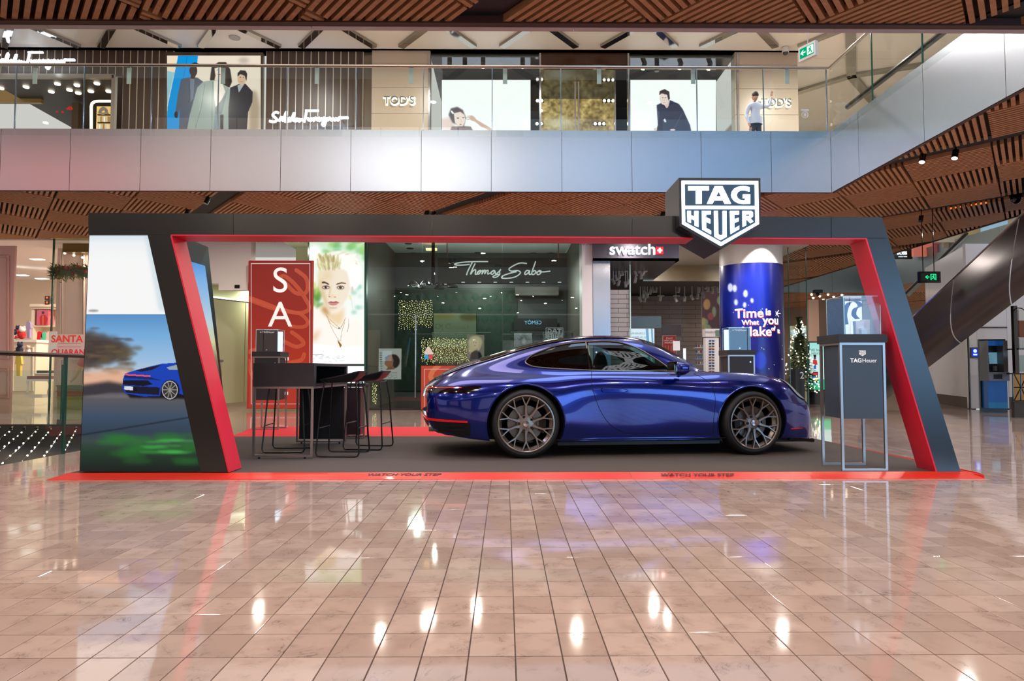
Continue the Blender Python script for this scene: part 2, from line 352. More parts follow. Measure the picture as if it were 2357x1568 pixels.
# front ramp in pieces, each ridged along its length
KX = [-3.96, P(527, 1103, z=0).x, P(1455, 1103, z=0).x, P(1878, 1103, z=0).x, 4.2]
KT = [PLX0, KX[1]+.02, KX[2], KX[3]-.035, PLX1]
YF = 5.93
for i in range(4):
    m = MB(); a, c, ta, tc_ = KX[i]+.001, KX[i+1]-.001, KT[i]+.001, KT[i+1]-.001
    rows = []
    for k in range(13):
        t = k/12; z = t*PZ+(0.0012 if k % 2 else 0)+.002; y = YF+(PLY0-YF)*t
        rows.append(((a+(ta-a)*t, y, z), (c+(tc_-c)*t, y, z)))
    for (p, q), (r, s_) in zip(rows, rows[1:]): m.quad(p, q, s_, r)
    m.quad(rows[0][0], rows[0][1], (c, YF, 0), (a, YF, 0))
    m.xf(IP).build('ramp_edge', REDK, plat, fix=False)
MB().prism([(PLX1, PLY0, 0), (4.2, YF+.02, 0), (4.2, YF+.1, 0.01), (PLX1+.035, PLY1, 0), (PLX1, PLY1, 0)], (0, 0, .03)).xf(IP).build('side_trim', REDK, plat)
MB().add([(-3.78, PLY1, PZ), (PLX1-.1, PLY1, PZ), (PLX1-.1, 11.45, .004), (-4.2, 11.45, .004), (-3.78, PLY1, 0), (PLX1-.1, PLY1, 0)], [(0, 1, 2, 3), (4, 5, 1, 0)]).xf(IP).build('red_carpet', REDC, plat, fix=False)
ang = atan(PZ/(PLY0-YF))
for px in (929, 1604):
    p = P(px, 1095.5, z=.02); p.z += .0095
    text('lettering', 'WATCH YOUR STEP', BLACKT, plat, loc=(p.x, p.y, p.z), rot=(ang, 0, 0), size=.07, ex=.0006, shear=.25, bold=.0012, sx=1.0, width=.645, local=False)
# ================================================================= ARCH
ADEP = .27; AY = 6.07
ABLK = M('arch_black_panel', (15, 15, 17), rough=.28, spec=.85); ABLK_LIT = M('arch_black_lit', (60, 66, 74), rough=.4, spec=.6); ARED = M('arch_red_lining', (222, 34, 62), rough=.45)  # blue-grey one: unused lit copy of the black, bluish light in its colour
arch = empty('display_arch', (0, AY, PZ), 'wide black portal frame with red lined inner faces standing around the car', 'arch')
IA = Matrix.Translation((0, -AY, -PZ))
def apoly(name, px, mat, y=AY, d=ADEP, parent=arch, im=None, **k):
    return MB().prism([P(a, b_, Y=y) for a, b_ in px], (0, d, 0)).xf(im or IA).build(name, mat, parent, **k)
def lerp2(a, b, t): return (a[0]+(b[0]-a[0])*t, a[1]+(b[1]-a[1])*t)
TL, TR = (203, 490), (2030, 500)
def topx(x): return (x, 490+(x-203)*10/1827)
def botx(x): return (x, 540+(x-203)*8/1792)
segs = [203, 537, 995, 1455, 1913]
for i in range(4):
    a, c = segs[i]+.4, segs[i+1]-.4
    apoly('beam_panel', [topx(a), topx(c), botx(c), botx(a)], ABLK)
apoly('corner_panel', [topx(1913.8), TR, (2044.9, 548), botx(1913.8)], ABLK)
apoly('sloping_post', [(340, 541), (393, 541), (526, 1087), (462, 1087)], ABLK)
apoly('sloping_post', [(1995, 549), (2045, 549), (2212, 1088.5), (2157, 1088.5)], ABLK)
apoly('red_lining', [(393, 540), (1996, 548.6), (1996.5, 551), (393.5, 542.5)], ARED, y=AY-.003, d=ADEP+.006)
apoly('red_lining', [(392, 542.5), (395.5, 542.5), (528.5, 1087), (525, 1087)], ARED, y=AY-.003, d=ADEP+.006)
apoly('red_lining', [(1992.5, 551), (1996, 551), (2158, 1088.5), (2154.5, 1088.5)], ARED, y=AY-.003, d=ADEP+.006)
# backlit print in the left bay
LB = [(205, 541), (340, 541), (462, 1086.5), (183, 1086)]
lbx = empty('light_box', (-3.5, AY, PZ), 'tall backlit print of a blue sports car in the left bay of the arch', 'light box')
apoly('housing', LB, ABLK, y=AY+.02, d=ADEP-.02, parent=lbx, im=inv(lbx))
cv = Cv(180, 538, 465, 1090, 2.0, (250, 250, 250))
cv.vgrad([(538, (214, 232, 240)), (560, (246, 250, 252)), (600, (255, 255, 255)), (723, (255, 255, 255)), (724.5, (60, 130, 190)), (726, (92, 150, 205)), (770, (120, 176, 226)), (830, (160, 196, 230)), (880, (214, 214, 214)), (912, (150, 130, 120)), (914, (96, 92, 96)), (960, (62, 80, 104)), (995, (50, 66, 84)), (1015, (60, 74, 74)), (1040, (34, 62, 44)), (1070, (22, 40, 34)), (1090, (18, 26, 26))])
cv.poly([(332, 541), (345, 541), (388, 716), (366, 716)], (206, 226, 236), b=4, al=.7)
for i in range(14): cv.ell(190+i*7, 806+9*sin(i*1.7), 20, 44-i*2, (74, 62, 58), b=5, al=.6)
for i in range(60): cv.ell(210+random.gauss(20, 40), 805+random.gauss(0, 26), 12, 2.4, random.choice([(64, 54, 50), (92, 78, 66), (120, 100, 74)]), b=1.5, al=.5)
for i in range(22): cv.ell(235+random.uniform(0, 80), 820+random.uniform(-25, 40), 14, 5, (96, 84, 62), b=3, al=.6)
cv.poly([(180, 855), (300, 850), (300, 905), (180, 905)], (236, 178, 144), b=8, al=.9).poly([(180, 888), (250, 878), (330, 892), (330, 912), (180, 914)], (60, 56, 62), b=4)
cv.poly([(250, 904), (465, 904), (465, 918), (180, 916)], (120, 118, 124), b=2, al=.6)
for i in range(26): cv.ell(250+random.uniform(0, 210), 1030+random.uniform(-35, 35), 34, 7, (38, 128, 46), b=4, al=.35)
for i in range(12): cv.ell(390+random.uniform(-40, 60), 1025+random.uniform(-18, 20), 30, 3, (70, 196, 80), b=2, al=.4)
cv.line([(183, 1002), (260, 990), (430, 962), (465, 956)], 3, (28, 36, 44), b=1, al=.8)
body = [(283, 872), (288, 860), (310, 853), (340, 845), (375, 837), (405, 835), (430, 838), (430, 912), (410, 906), (405, 890), (395, 880), (385, 880), (372, 890), (368, 912), (330, 913), (290, 906), (282, 896)]
cv.poly([(282, 896), (430, 900), (430, 918), (300, 916)], (18, 20, 30), b=2).poly(body, (22, 66, 184)).poly([(312, 853), (345, 845), (372, 840), (350, 852), (325, 856)], (24, 26, 44)).poly([(383, 846), (410, 839), (420, 840), (418, 852), (390, 852)], (150, 170, 180)).poly([(287, 864), (345, 868), (372, 876), (340, 874), (287, 870)], (18, 40, 110)).line([(290, 863), (345, 866)], 3, (250, 90, 96)).poly([(283, 876), (340, 876), (352, 885), (330, 889), (283, 886)], (14, 16, 34)).poly([(284, 888), (368, 892), (366, 910), (290, 904)], (20, 24, 46)).poly([(286, 889), (306, 890), (306, 899), (286, 897)], (222, 226, 232)).ell(312, 897, 4, 4, (10, 10, 12))
cv.ell(392, 898, 21, 23, (14, 15, 22), b=1).ell(391, 898, 18, 21, (206, 206, 210)).ell(391, 898, 16.5, 19.5, (50, 48, 50))
for k in range(10): a_ = k*pi/5; cv.line([(391, 898), (391+15*cos(a_), 898+18*sin(a_))], 2, (150, 146, 140))
cv.noise(.0)
print_panel('print', cv, [(206, 542), (340, 542), (461, 1084), (184.5, 1084)], YP(AY+.016), attrmat('backlit_print', emit=.92, rough=.35), lbx, nx=430, ny=520)
# rear screen wall behind the left post
scr = empty('screen_wall', (-3.8, 8.6, PZ), 'dark leaning side panel with a blue backlit print behind the left red post', 'panel')
q = [Vector((-3.52, 7.0, 2.40)), Vector((-3.50, 7.96, 2.40)), Vector((-3.77, 9.3, .045)), Vector((-3.72, 6.45, .045))]
MB().prism([q[0], q[1], q[2], q[3]], (-.12, 0, 0)).xf(inv(scr)).build('frame', ABLK, scr)
def onscr(px, py):
    n = (q[1]-q[0]).cross(q[3]-q[0]).normalized(); r = ray(px, py); o = Vector((0, 0, EYE)); t = (q[0]-o).dot(n)/r.dot(n); return o+r*t*.999
c2v = Cv(400, 590, 520, 960, .5, (0, 0, 0)).vgrad([(595, (70, 140, 220)), (640, (120, 176, 232)), (740, (190, 214, 226)), (790, (210, 214, 160)), (830, (120, 120, 90)), (870, (60, 60, 60)), (950, (20, 34, 30))])
print_panel('print', c2v, [(425, 598), (472, 612), (508, 880), (480, 880)], onscr, MC['backlit_print'], scr, nx=20, ny=80)
# ================================================================= SHIELD SIGN
SY0, SY1 = 5.95, 6.47
sgn = empty('shield_sign', (1.9, 6.2, 2.0), 'big illuminated black shield sign reading TAG HEUER on top of the arch', 'sign')
S5 = lambda a, b_: (1500+a/6.817, 390+b_/6.817)
SW = E('sign_white', (255, 255, 255), 3.0); SBODY = M('sign_body', (30, 32, 36), rough=.5); SFACE = M('sign_face', (30, 66, 96), rough=.3)
def s3(pts, y): return [P(*S5(a, b_), Y=y) for a, b_ in pts]
outer = [(425, 132), (1706, 138), (1714, 880), (1090, 1255), (437, 885)]
MB().prism(s3(outer, SY0), (0, SY1-SY0, 0)).xf(inv(sgn)).build('body', SBODY, sgn)
ring_o = [(465, 183), (1665, 187), (1677, 862), (1085, 1205), (475, 857)]; ring_t = [(512, 232), (1615, 235), (1620, 578), (518, 575)]; ring_b = [(518, 622), (1622, 626), (1626, 838), (1083, 1145), (522, 832)]
GL = {'T': [[(570,268),(893,268),(893,332),(780,332),(780,542),(690,542),(690,332),(573,332)]],
 'A': [[(985,268),(1105,268),(1240,542),(1143,542),(1118,490),(978,490),(950,542),(865,542)],[(1048,345),(1008,428),(1090,428)]],
 'G': [[(1530,283),(1530,352),(1480,335),(1440,328),(1390,335),(1345,365),(1328,405),(1340,450),(1375,480),(1430,490),(1465,485),(1465,455),(1428,455),(1428,395),(1540,395),(1540,542),(1430,545),(1350,530),(1290,495),(1250,440),(1245,400),(1255,350),(1290,305),(1350,275),(1430,265),(1490,272)]],
 'H': [[(555,655),(612,655),(612,722),(666,745),(666,655),(730,655),(730,908),(672,880),(672,803),(612,775),(612,845),(560,820)]],
 'E': [[(785,655),(925,655),(925,708),(848,708),(848,757),(915,785),(915,853),(848,822),(852,925),(928,965),(928,1022),(792,945)]],
 'U': [[(975,655),(1033,655),(1042,1022),(1078,1040),(1112,1022),(1110,655),(1168,655),(1172,1062),(1078,1112),(982,1055)]],
 'e': [[(1225,655),(1365,655),(1365,710),(1290,710),(1290,785),(1360,762),(1360,818),(1290,845),(1290,932),(1368,885),(1368,942),(1235,1018)]],
 'R': [[(1420,655),(1555,655),(1582,675),(1582,745),(1545,775),(1590,822),(1548,848),(1492,792),(1475,790),(1478,880),(1425,908)],[(1472,708),(1532,708),(1532,735),(1472,735)]]}
def shield(parent, y, mir=False, dy=-.012, fac=SFACE, whi=SW, face=True):
    mm = Matrix.Identity(4)
    if mir:
        cxm = P(*S5(1075, 600), Y=SY0).x; mm = Matrix.Translation((2*cxm, 2*y-0, 0)) @ Matrix.Diagonal((-1, -1, 1, 1))
        mm = Matrix.Translation((2*cxm, y+SY0, 0)) @ Matrix.Diagonal((-1, -1, 1, 1))
    yy = SY0 if mir else y
    if face: MB().prism(s3([(455, 170), (1675, 175), (1687, 868), (1086, 1218), (465, 866)], yy), (0, -.004, 0)).xf(inv(parent) @ mm).build('face', fac, parent)
    MB().prism([s3(ring_o, yy-.004), s3(ring_t, yy-.004), s3(ring_b, yy-.004)], (0, -.012, 0)).xf(inv(parent) @ mm).build('border', whi, parent)
    for k, lp in GL.items(): MB().prism([s3(l, yy-.004) for l in lp], (0, -.012, 0)).xf(inv(parent) @ mm).build('letter', whi, parent)
shield(sgn, SY0); shield(sgn, SY1, mir=True)
# ================================================================= TIMBER CEILING
ZC = 4.15
WOOD = M('timber_slat', (150, 92, 60), rough=.5, spec=.35); nt, b = nodes(WOOD)
gg = nt.nodes.new('ShaderNodeNewGeometry'); mp = nt.nodes.new('ShaderNodeMapping'); mp.inputs['Scale'].default_value = (3, 3, 30); nt.links.new(gg.outputs[0], mp.inputs[0])
nz = nt.nodes.new('ShaderNodeTexNoise'); nz.inputs['Scale'].default_value = 4; nz.inputs['Detail'].default_value = 5; nt.links.new(mp.outputs[0], nz.inputs[0])
mx = nt.nodes.new('ShaderNodeMix'); mx.data_type = 'RGBA'; mx.inputs[6].default_value = (*lin((146, 100, 64)), 1); mx.inputs[7].default_value = (*lin((212, 160, 114)), 1)
nt.links.new(nz.outputs[0], mx.inputs[0]); nt.links.new(mx.outputs[2], b.inputs['Base Color'])
DARKC = M('ceiling_void', (34, 24, 20), rough=.9); SLOT = M('black_slot', (14, 14, 16), rough=.6)
VX1, VY0, VY1 = 5.87, 6.22, 12.0     # the open void: x < VX1, VY0 < y < VY1
cb = MB(); cb.box(-14, 16, -6, VY0-.03, ZC+.07, ZC+.12); cb.box(-14, 10.6, VY1+.02, 16.9, ZC+.07, ZC+.12); cb.box(VX1+.03, 10.6, VY0-.03, VY1+.02, ZC+.07, ZC+.12); cb.box(7.4, 10.6, 16.9, 27.4, ZC+.07, ZC+.12); cb.box(7.4, 22, 27.6, 37, ZC+.07, ZC+.12)
ceil = cb.build('ceiling', DARKC, kind='structure', label='timber slat ceiling of woven looking square panels over the ground floor')
E1 = Vector((.7325, -.945)); E2 = Vector((.7325, .93)); O0 = Vector((.84, 12.97)); SLW = .3
def clip(poly, ax, lim, keep_less):
    out = []
    for i in range(len(poly)):
        a, b_ = poly[i], poly[(i+1) % len(poly)]; ia = (a[ax] < lim) == keep_less; ib = (b_[ax] < lim) == keep_less
        if ia: out.append(a)
        if ia != ib: t = (lim-a[ax])/(b_[ax]-a[ax]); out.append(a+(b_-a)*t)
    return out
REG = [(-14, 16, -2.5, VY0-.04), (-14, 10.58, VY1+.03, 16.85), (VX1+.04, 10.58, VY0-.04, VY1+.03), (7.42, 10.58, 16.85, 27.4), (7.42, 21, 27.62, 35)]
slats = []
def bpos(n):   # b coordinate of the n-th row start, with a slot after every third row
    k = fl(n/3); return n+SLW*k
NS = 14
for n in range(-20, 30):
    b0 = bpos(n)-.97
    for a in range(-26, 18):
        c = O0+E1*(a+.5)+E2*(b0+.5)
        if not (((-10.5 if c.y < 11 else -13.8) < c.x < 14.5 and -3.2 < c.y < 17.6) or (6.8 < c.x < 21 and 16 < c.y < 35)): continue
        along = (a+n) % 2
        for k in range(NS):
            t0, t1 = (k+.12)/NS, (k+.66)/NS
            if along: pl = [(t0, .015), (t1, .015), (t1, .985), (t0, .985)]
            else: pl = [(.015, t0), (.985, t0), (.985, t1), (.015, t1)]
            base = [O0+E1*(a+u)+E2*(b0+v) for u, v in pl]
            for (x0, x1, y0, y1) in REG:
                p = base
                for ax, lim, kl in ((0, x0, False), (0, x1, True), (1, y0, False), (1, y1, True)):
                    p = clip(p, ax, lim, kl)
                    if len(p) < 3: break
                if len(p) >= 3:
                    ce = sum(p, Vector((0, 0)))/len(p)
                    # projected size in the photograph decides which slats are single objects
                    v = False
                    if ce.y > 2:
                        zz = 854-3.2*F/ce.y; xx = 1163+ce.x/ce.y*F; v = -40 < zz < 560 and -40 < xx < 2400
                        if xx > 400 and xx < 2000 and zz > 505: v = False
                    slats.append(((not v), ce.y, p))
slats.sort(key=lambda s: (s[0], s[1]))
for i, (nv, _, p) in enumerate(slats[:300]):
    MB().prism([(q_.x, q_.y, ZC) for q_ in p], (0, 0, .07)).build('slat', WOOD, ceil, fix=False)
rest = MB()
for (nv, _, p) in slats[300:]: rest.prism([(q_.x, q_.y, ZC) for q_ in p], (0, 0, .07))
rest.build('slats', WOOD, ceil, fix=False, kind='stuff')
sl = MB()
for k in range(-6, 12):   # black light slots between the panel groups
    b0 = 3*k+SLW*(k-1)-.97+.02; 
    for (x0, x1, y0, y1) in REG:
        p = [O0+E1*u+E2*(b0+v) for u, v in ((-30, 0), (20, 0), (20, SLW-.04), (-30, SLW-.04))]
        for ax, lim, kl in ((0, x0, False), (0, x1, True), (1, y0, False), (1, y1, True)):
            p = clip(p, ax, lim, kl)
            if len(p) < 3: break
        if len(p) >= 3: sl.prism([(q_.x, q_.y, ZC+.055) for q_ in p], (0, 0, .02))
sl.build('light_slot', SLOT, ceil, fix=False)
# near slab edge: timber lip and steel band
STEEL = M('brushed_steel', (188, 194, 204), rough=.26, metal=1., aniso=.55); nt, b = nodes(STEEL)
gg = nt.nodes.new('ShaderNodeNewGeometry'); mp = nt.nodes.new('ShaderNodeMapping'); mp.inputs['Scale'].default_value = (60, 60, 1.5); nt.links.new(gg.outputs[0], mp.inputs[0])
nz = nt.nodes.new('ShaderNodeTexNoise'); nz.inputs['Scale'].default_value = 4; nt.links.new(mp.outputs[0], nz.inputs[0]); bp = nt.nodes.new('ShaderNodeBump'); bp.inputs['Strength'].default_value = .06; bp.inputs['Distance'].default_value = .01
nt.links.new(nz.outputs[0], bp.inputs['Height']); nt.links.new(bp.outputs[0], b.inputs['Normal'])
LIP = M('dark_timber_lip', (74, 44, 32), rough=.6)
MB().box(-14, 16, VY0-.13, VY0-.06, ZC-.015, ZC+.1).build('trim_1', LIP, kind='structure', label='dark timber lip along the edge of the near ceiling')
e = MB()
for x in np.arange(-14, 16, 2.44): e.box(x+.002, x+2.438, VY0-.06, VY0+.01, ZC-.02, ZC+1.1)
e.build('trim_2', M('pale_edge_metal', (190, 180, 182), rough=.4, metal=.2), kind='structure', label='thin steel band edging the near ceiling slab')
# balcony fascia: steel panels with dark joints
fas = empty('trim_3', (0, VY1, ZC), kind='structure', label='long brushed steel balcony fascia across the void')
FT = 5.265
jx = [P(x, 300, Y=VY1).x for x in (3, 163, 325, 486, 647, 808, 970, 1131, 1293, 1454, 1613, 1774)]
jx = [jx[0]-2.5, jx[0]-1.25]+jx+[VX1]
for a, c in zip(jx, jx[1:]):
    MB().box(a+.004, c-.004, VY1, VY1+.04, ZC, FT).xf(inv(fas)).build('fascia_panel', STEEL, fas)
jy = [VY1, 11.05, 9.3, 7.75, VY0]
for a, c in zip(jy, jy[1:]):
    MB().box(VX1, VX1+.04, c+.004, a-.004, ZC, FT).xf(inv(fas)).build('fascia_panel', STEEL, fas)
MB().box(-14, VX1, VY1+.01, VY1+.035, ZC-.01, ZC+.05).box(VX1+.01, VX1+.06, VY0, VY1, ZC-.012, ZC+.05).box(-14, VX1, VY1+.01, VY1+.035, ZC+.05, FT-.01).xf(inv(fas)).build('backing', LIP, fas)
# ================================================================= CAR
CA = radians(6); CO = Vector((.12, 7.905, PZ))
car = empty('car', tuple(CO), 'shiny dark blue sports coupe parked sideways on the charcoal platform', 'car', rz=CA)
PAINT = M('deep_blue_metallic', (2, 30, 128), rough=.17, metal=.62, coat=1.0, spec=.6)
CBLK = M('car_black_plastic', (16, 16, 18), rough=.4); GBLK = M('gloss_black', (6, 6, 8), rough=.08, coat=.5); RUB = M('tyre_rubber', (20, 20, 21), rough=.55)
WHL = M('wheel_platinum', (150, 140, 132), rough=.3, metal=.9); CHR = M('chrome', (210, 210, 210), rough=.12, metal=1.); DISC = M('brake_disc', (120, 116, 110), rough=.4, metal=.8)
CGL = glassmat('car_glass', (150, 172, 168), f0=.04); TGL = glassmat('tinted_glass', (54, 50, 50), f0=.05); TRIMG = M('window_trim', (150, 140, 128), rough=.25, metal=.9)
INT = M('cabin_dark', (22, 20, 22), rough=.7); INTR = M('cabin_maroon', (52, 20, 26), rough=.7)
LAMPR = M('tail_lamp_red', (150, 10, 14), rough=.12, emit=.25, ecol=(255, 30, 30)); REFL = M('reflector_red', (220, 24, 22), rough=.2, emit=.2)
ST = [ # x, bow, [(y,z)]*12  bottom centre -> roof centre, local metres from the rear axle
(-1.075,.10,[(0,.47),(.50,.47),(.58,.48),(.63,.51),(.645,.55),(.64,.58),(.6,.605),(.53,.62),(.41,.63),(.3,.63),(.15,.63),(0,.63)]),
(-1.045,.10,[(0,.34),(.56,.34),(.66,.38),(.715,.46),(.735,.55),(.73,.62),(.685,.67),(.60,.70),(.47,.715),(.33,.72),(.17,.72),(0,.72)]),
(-.96,.09,[(0,.255),(.60,.255),(.71,.30),(.785,.41),(.81,.55),(.79,.655),(.735,.725),(.63,.765),(.5,.79),(.34,.80),(.18,.805),(0,.805)]),
(-.80,.06,[(0,.225),(.64,.225),(.77,.26),(.85,.40),(.87,.56),(.845,.68),(.775,.77),(.655,.83),(.53,.865),(.37,.885),(.2,.897),(0,.90)]),
(-.60,.02,[(0,.20),(.68,.20),(.83,.23),(.90,.39),(.905,.56),(.88,.70),(.80,.80),(.68,.862),(.57,.91),(.43,.955),(.23,.975),(0,.983)]),
(-.30,0,[(0,.17),(.71,.17),(.87,.2),(.92,.37),(.926,.56),(.905,.72),(.835,.81),(.715,.875),(.625,.94),(.50,1.02),(.27,1.072),(0,1.083)]),
(0,0,[(0,.15),(.72,.15),(.88,.19),(.93,.36),(.932,.56),(.912,.72),(.845,.815),(.735,.88),(.65,.98),(.54,1.10),(.30,1.16),(0,1.172)]),
(.3,0,[(0,.15),(.72,.15),(.87,.19),(.915,.34),(.92,.55),(.895,.72),(.82,.825),(.735,.89),(.655,1.02),(.55,1.165),(.32,1.23),(0,1.246)]),
(.55,0,[(0,.15),(.72,.15),(.835,.185),(.868,.31),(.88,.53),(.872,.72),(.81,.832),(.735,.893),(.66,1.03),(.555,1.20),(.33,1.27),(0,1.287)]),
(.8,0,[(0,.15),(.72,.15),(.822,.185),(.84,.28),(.86,.53),(.862,.72),(.81,.835),(.735,.893),(.66,1.035),(.555,1.215),(.33,1.295),(0,1.312)]),
(1.1,0,[(0,.15),(.72,.15),(.82,.185),(.835,.27),(.855,.53),(.86,.72),(.81,.835),(.735,.89),(.66,1.035),(.555,1.215),(.33,1.298),(0,1.315)]),
(1.4,0,[(0,.15),(.72,.15),(.82,.185),(.838,.28),(.858,.53),(.862,.71),(.815,.825),(.735,.882),(.665,1.0),(.575,1.165),(.35,1.26),(0,1.283)]),
(1.65,0,[(0,.15),(.72,.15),(.822,.185),(.845,.30),(.865,.53),(.866,.70),(.82,.815),(.74,.875),(.68,.95),(.605,1.07),(.37,1.17),(0,1.197)]),
(1.88,0,[(0,.15),(.72,.15),(.835,.19),(.862,.32),(.875,.53),(.872,.69),(.825,.805),(.745,.868),(.69,.90),(.635,.945),(.39,1.045),(0,1.078)]),
(2.1,0,[(0,.15),(.72,.15),(.85,.2),(.882,.34),(.89,.53),(.882,.68),(.835,.80),(.755,.872),(.685,.892),(.585,.885),(.36,.905),(0,.935)]),
(2.3,0,[(0,.15),(.72,.15),(.86,.2),(.895,.35),(.90,.53),(.888,.68),(.84,.80),(.755,.872),(.675,.884),(.545,.86),(.32,.848),(0,.85)]),
(2.55,0,[(0,.15),(.70,.15),(.85,.2),(.89,.36),(.898,.53),(.88,.67),(.83,.79),(.745,.862),(.655,.868),(.515,.825),(.28,.802),(0,.80)]),
(2.8,.03,[(0,.155),(.68,.155),(.83,.2),(.87,.36),(.878,.52),(.855,.65),(.80,.765),(.715,.832),(.625,.832),(.485,.785),(.25,.755),(0,.75)]),
(3.03,.10,[(0,.15),(.65,.15),(.79,.19),(.83,.34),(.838,.49),(.815,.60),(.765,.70),(.685,.762),(.595,.760),(.455,.712),(.23,.686),(0,.683)]),
(3.20,.17,[(0,.13),(.61,.13),(.735,.17),(.775,.32),(.785,.45),(.765,.54),(.715,.615),(.64,.655),(.55,.65),(.42,.625),(.21,.61),(0,.61)]),
(3.345,.22,[(0,.13),(.57,.13),(.68,.165),(.725,.30),(.735,.42),(.715,.49),(.67,.545),(.60,.57),(.51,.565),(.39,.55),(.2,.545),(0,.545)]),
(3.405,.24,[(0,.19),(.53,.19),(.63,.21),(.675,.30),(.685,.39),(.67,.44),(.63,.475),(.57,.49),(.48,.49),(.36,.485),(.18,.48),(0,.48)]),
(3.43,.25,[(0,.31),(.50,.31),(.59,.32),(.63,.345),(.64,.37),(.63,.39),(.6,.40),(.53,.405),(.45,.405),(.34,.405),(.17,.405),(0,.405)]),
]
def bspl(Pn, nseg):
    """clamped-ish uniform cubic B-spline through the first axis, refined so that it interpolates"""
    C = Pn.copy()
    def ev(C, t):
        n = len(C); i = np.minimum(t.astype(int), n-2); f = (t-i)[:, None, None]
        g = lambda k: C[np.clip(i+k, 0, n-1)]
        # reflected ends
        cm = np.where((i-1 < 0)[:, None, None], 2*C[0]-C[1], g(-1)); cp = np.where((i+2 > n-1)[:, None, None], 2*C[-1]-C[-2], g(2))
        return ((1-f)**3*cm+(3*f**3-6*f**2+4)*g(0)+(-3*f**3+3*f**2+3*f+1)*g(1)+f**3*cp)/6
    for _ in range(3): C = C+(Pn-ev(C, np.arange(len(Pn)).astype(float)))
    return ev(C, np.linspace(0, len(Pn)-1, nseg))
A = np.zeros((len(ST), 12, 3))
for i, (x, bow, pts) in enumerate(ST):
    for j, (y, z) in enumerate(pts): A[i, j] = (x+(-1 if x > 1 else 1)*bow*(y/.8)**2, y, z)
mir = A[:, ::-1][:, 1:] * np.array([1, -1, 1]); full = np.concatenate([A, mir], 1)[:, :-1]   # closed ring (23-1 -> 22)
NX, NR = 190, 152
G1 = bspl(A.copy(), NX)                                   # along the car
half = bspl(np.concatenate([A[:, 1:2]*[1, -1, 1], A, A[:, -2:-1]*[1, -1, 1]], 1).transpose(1, 0, 2), 13*9+1).transpose(1, 0, 2)
half = half[:, 9:-9]                                       # drop the mirror guards
half = bspl(half, NX); half[:, 0, 1] = 0; half[:, -1, 1] = 0
NH = half.shape[1]
ring = np.concatenate([half, half[:, -2:0:-1]*np.array([1, -1, 1])], 1); NR = ring.shape[1]
def grid_mesh(R, caps=True):
    n, m = R.shape[:2]; idx = np.arange(n*m).reshape(n, m); nx_ = np.roll(idx, -1, 1)
    fs = np.stack([idx[:-1], nx_[:-1], nx_[1:], idx[1:]], -1).reshape(-1, 4).tolist()
    if caps: fs += [idx[0].tolist()[::-1], idx[-1].tolist()]
    return R.reshape(-1, 3).tolist(), fs
bv, bf = grid_mesh(ring)
BV = BVHTree.FromPolygons([Vector(v) for v in bv], [tuple(f) for f in bf[:-2]])
def hit(x, z, s=-1, off=0.0):
    """point of the near (s=-1) or far (s=1) flank at side-view position x,z"""
    r = BV.ray_cast(Vector((x, s*2, z)), Vector((0, -s, 0)))
    if r[0] is None: r = BV.find_nearest(Vector((x, s*.6, z)))
    return r[0]+r[1]*off*(1 if r[1].y*s > 0 or abs(r[1].y) < .01 else -1)
def top(x, y, off=0.0):
    r = BV.ray_cast(Vector((x, y, 3)), Vector((0, 0, -1))); return r[0]+r[1]*off*(1 if r[1].z > 0 else -1)
def endp(y, z, e=-1, off=0.0):
    r = BV.ray_cast(Vector((e*6, y, z)), Vector((-e, 0, 0))); 
    if r[0] is None: r = BV.find_nearest(Vector((e*3, y, z)))
    return r[0]+r[1]*off*(1 if r[1].x*e > 0 else -1)
def meshobj(name, v, f, mats):
    me = bpy.data.meshes.new(name); me.from_pydata([tuple(q) for q in v], [], [tuple(q) for q in f]); 
    for m in mats: me.materials.append(m)
    o = bpy.data.objects.new(name, me); COL.objects.link(o)
    bm = bmesh.new(); bm.from_mesh(me); bmesh.ops.recalc_face_normals(bm, faces=bm.faces); bm.to_mesh(me); bm.free(); return o
DLOB = [(.03,.985),(.10,.950),(.25,.932),(.45,.920),(.70,.908),(1.0,.902),(1.3,.898),(1.6,.893)]
DLOT = [(.03,1.005),(.09,1.062),(.206,1.115),(.395,1.178),(.64,1.217),(.87,1.229),(1.06,1.222),(1.215,1.18),(1.35,1.112),(1.545,.98),(1.6,.925)]
DT = bez(DLOT, 5); DB = bez(DLOB, 4)
def prismobj(pts, d, mat):
    m = MB().prism(pts, d); o = meshobj('cut', m.v, m.f, [mat]); return o
body = meshobj('body', bv, bf, [PAINT, INT])
cutters = []
for (x, r, y0) in ((0, .405, .60), (2.462, .388, .62)):
    for s in (-1, 1):
        m = MB().cyl((x, s*y0, .353 if x == 0 else .343), (x, s*1.2, .353 if x == 0 else .343), r, 72); cutters.append(meshobj('cut', m.v, m.f, [INT]))
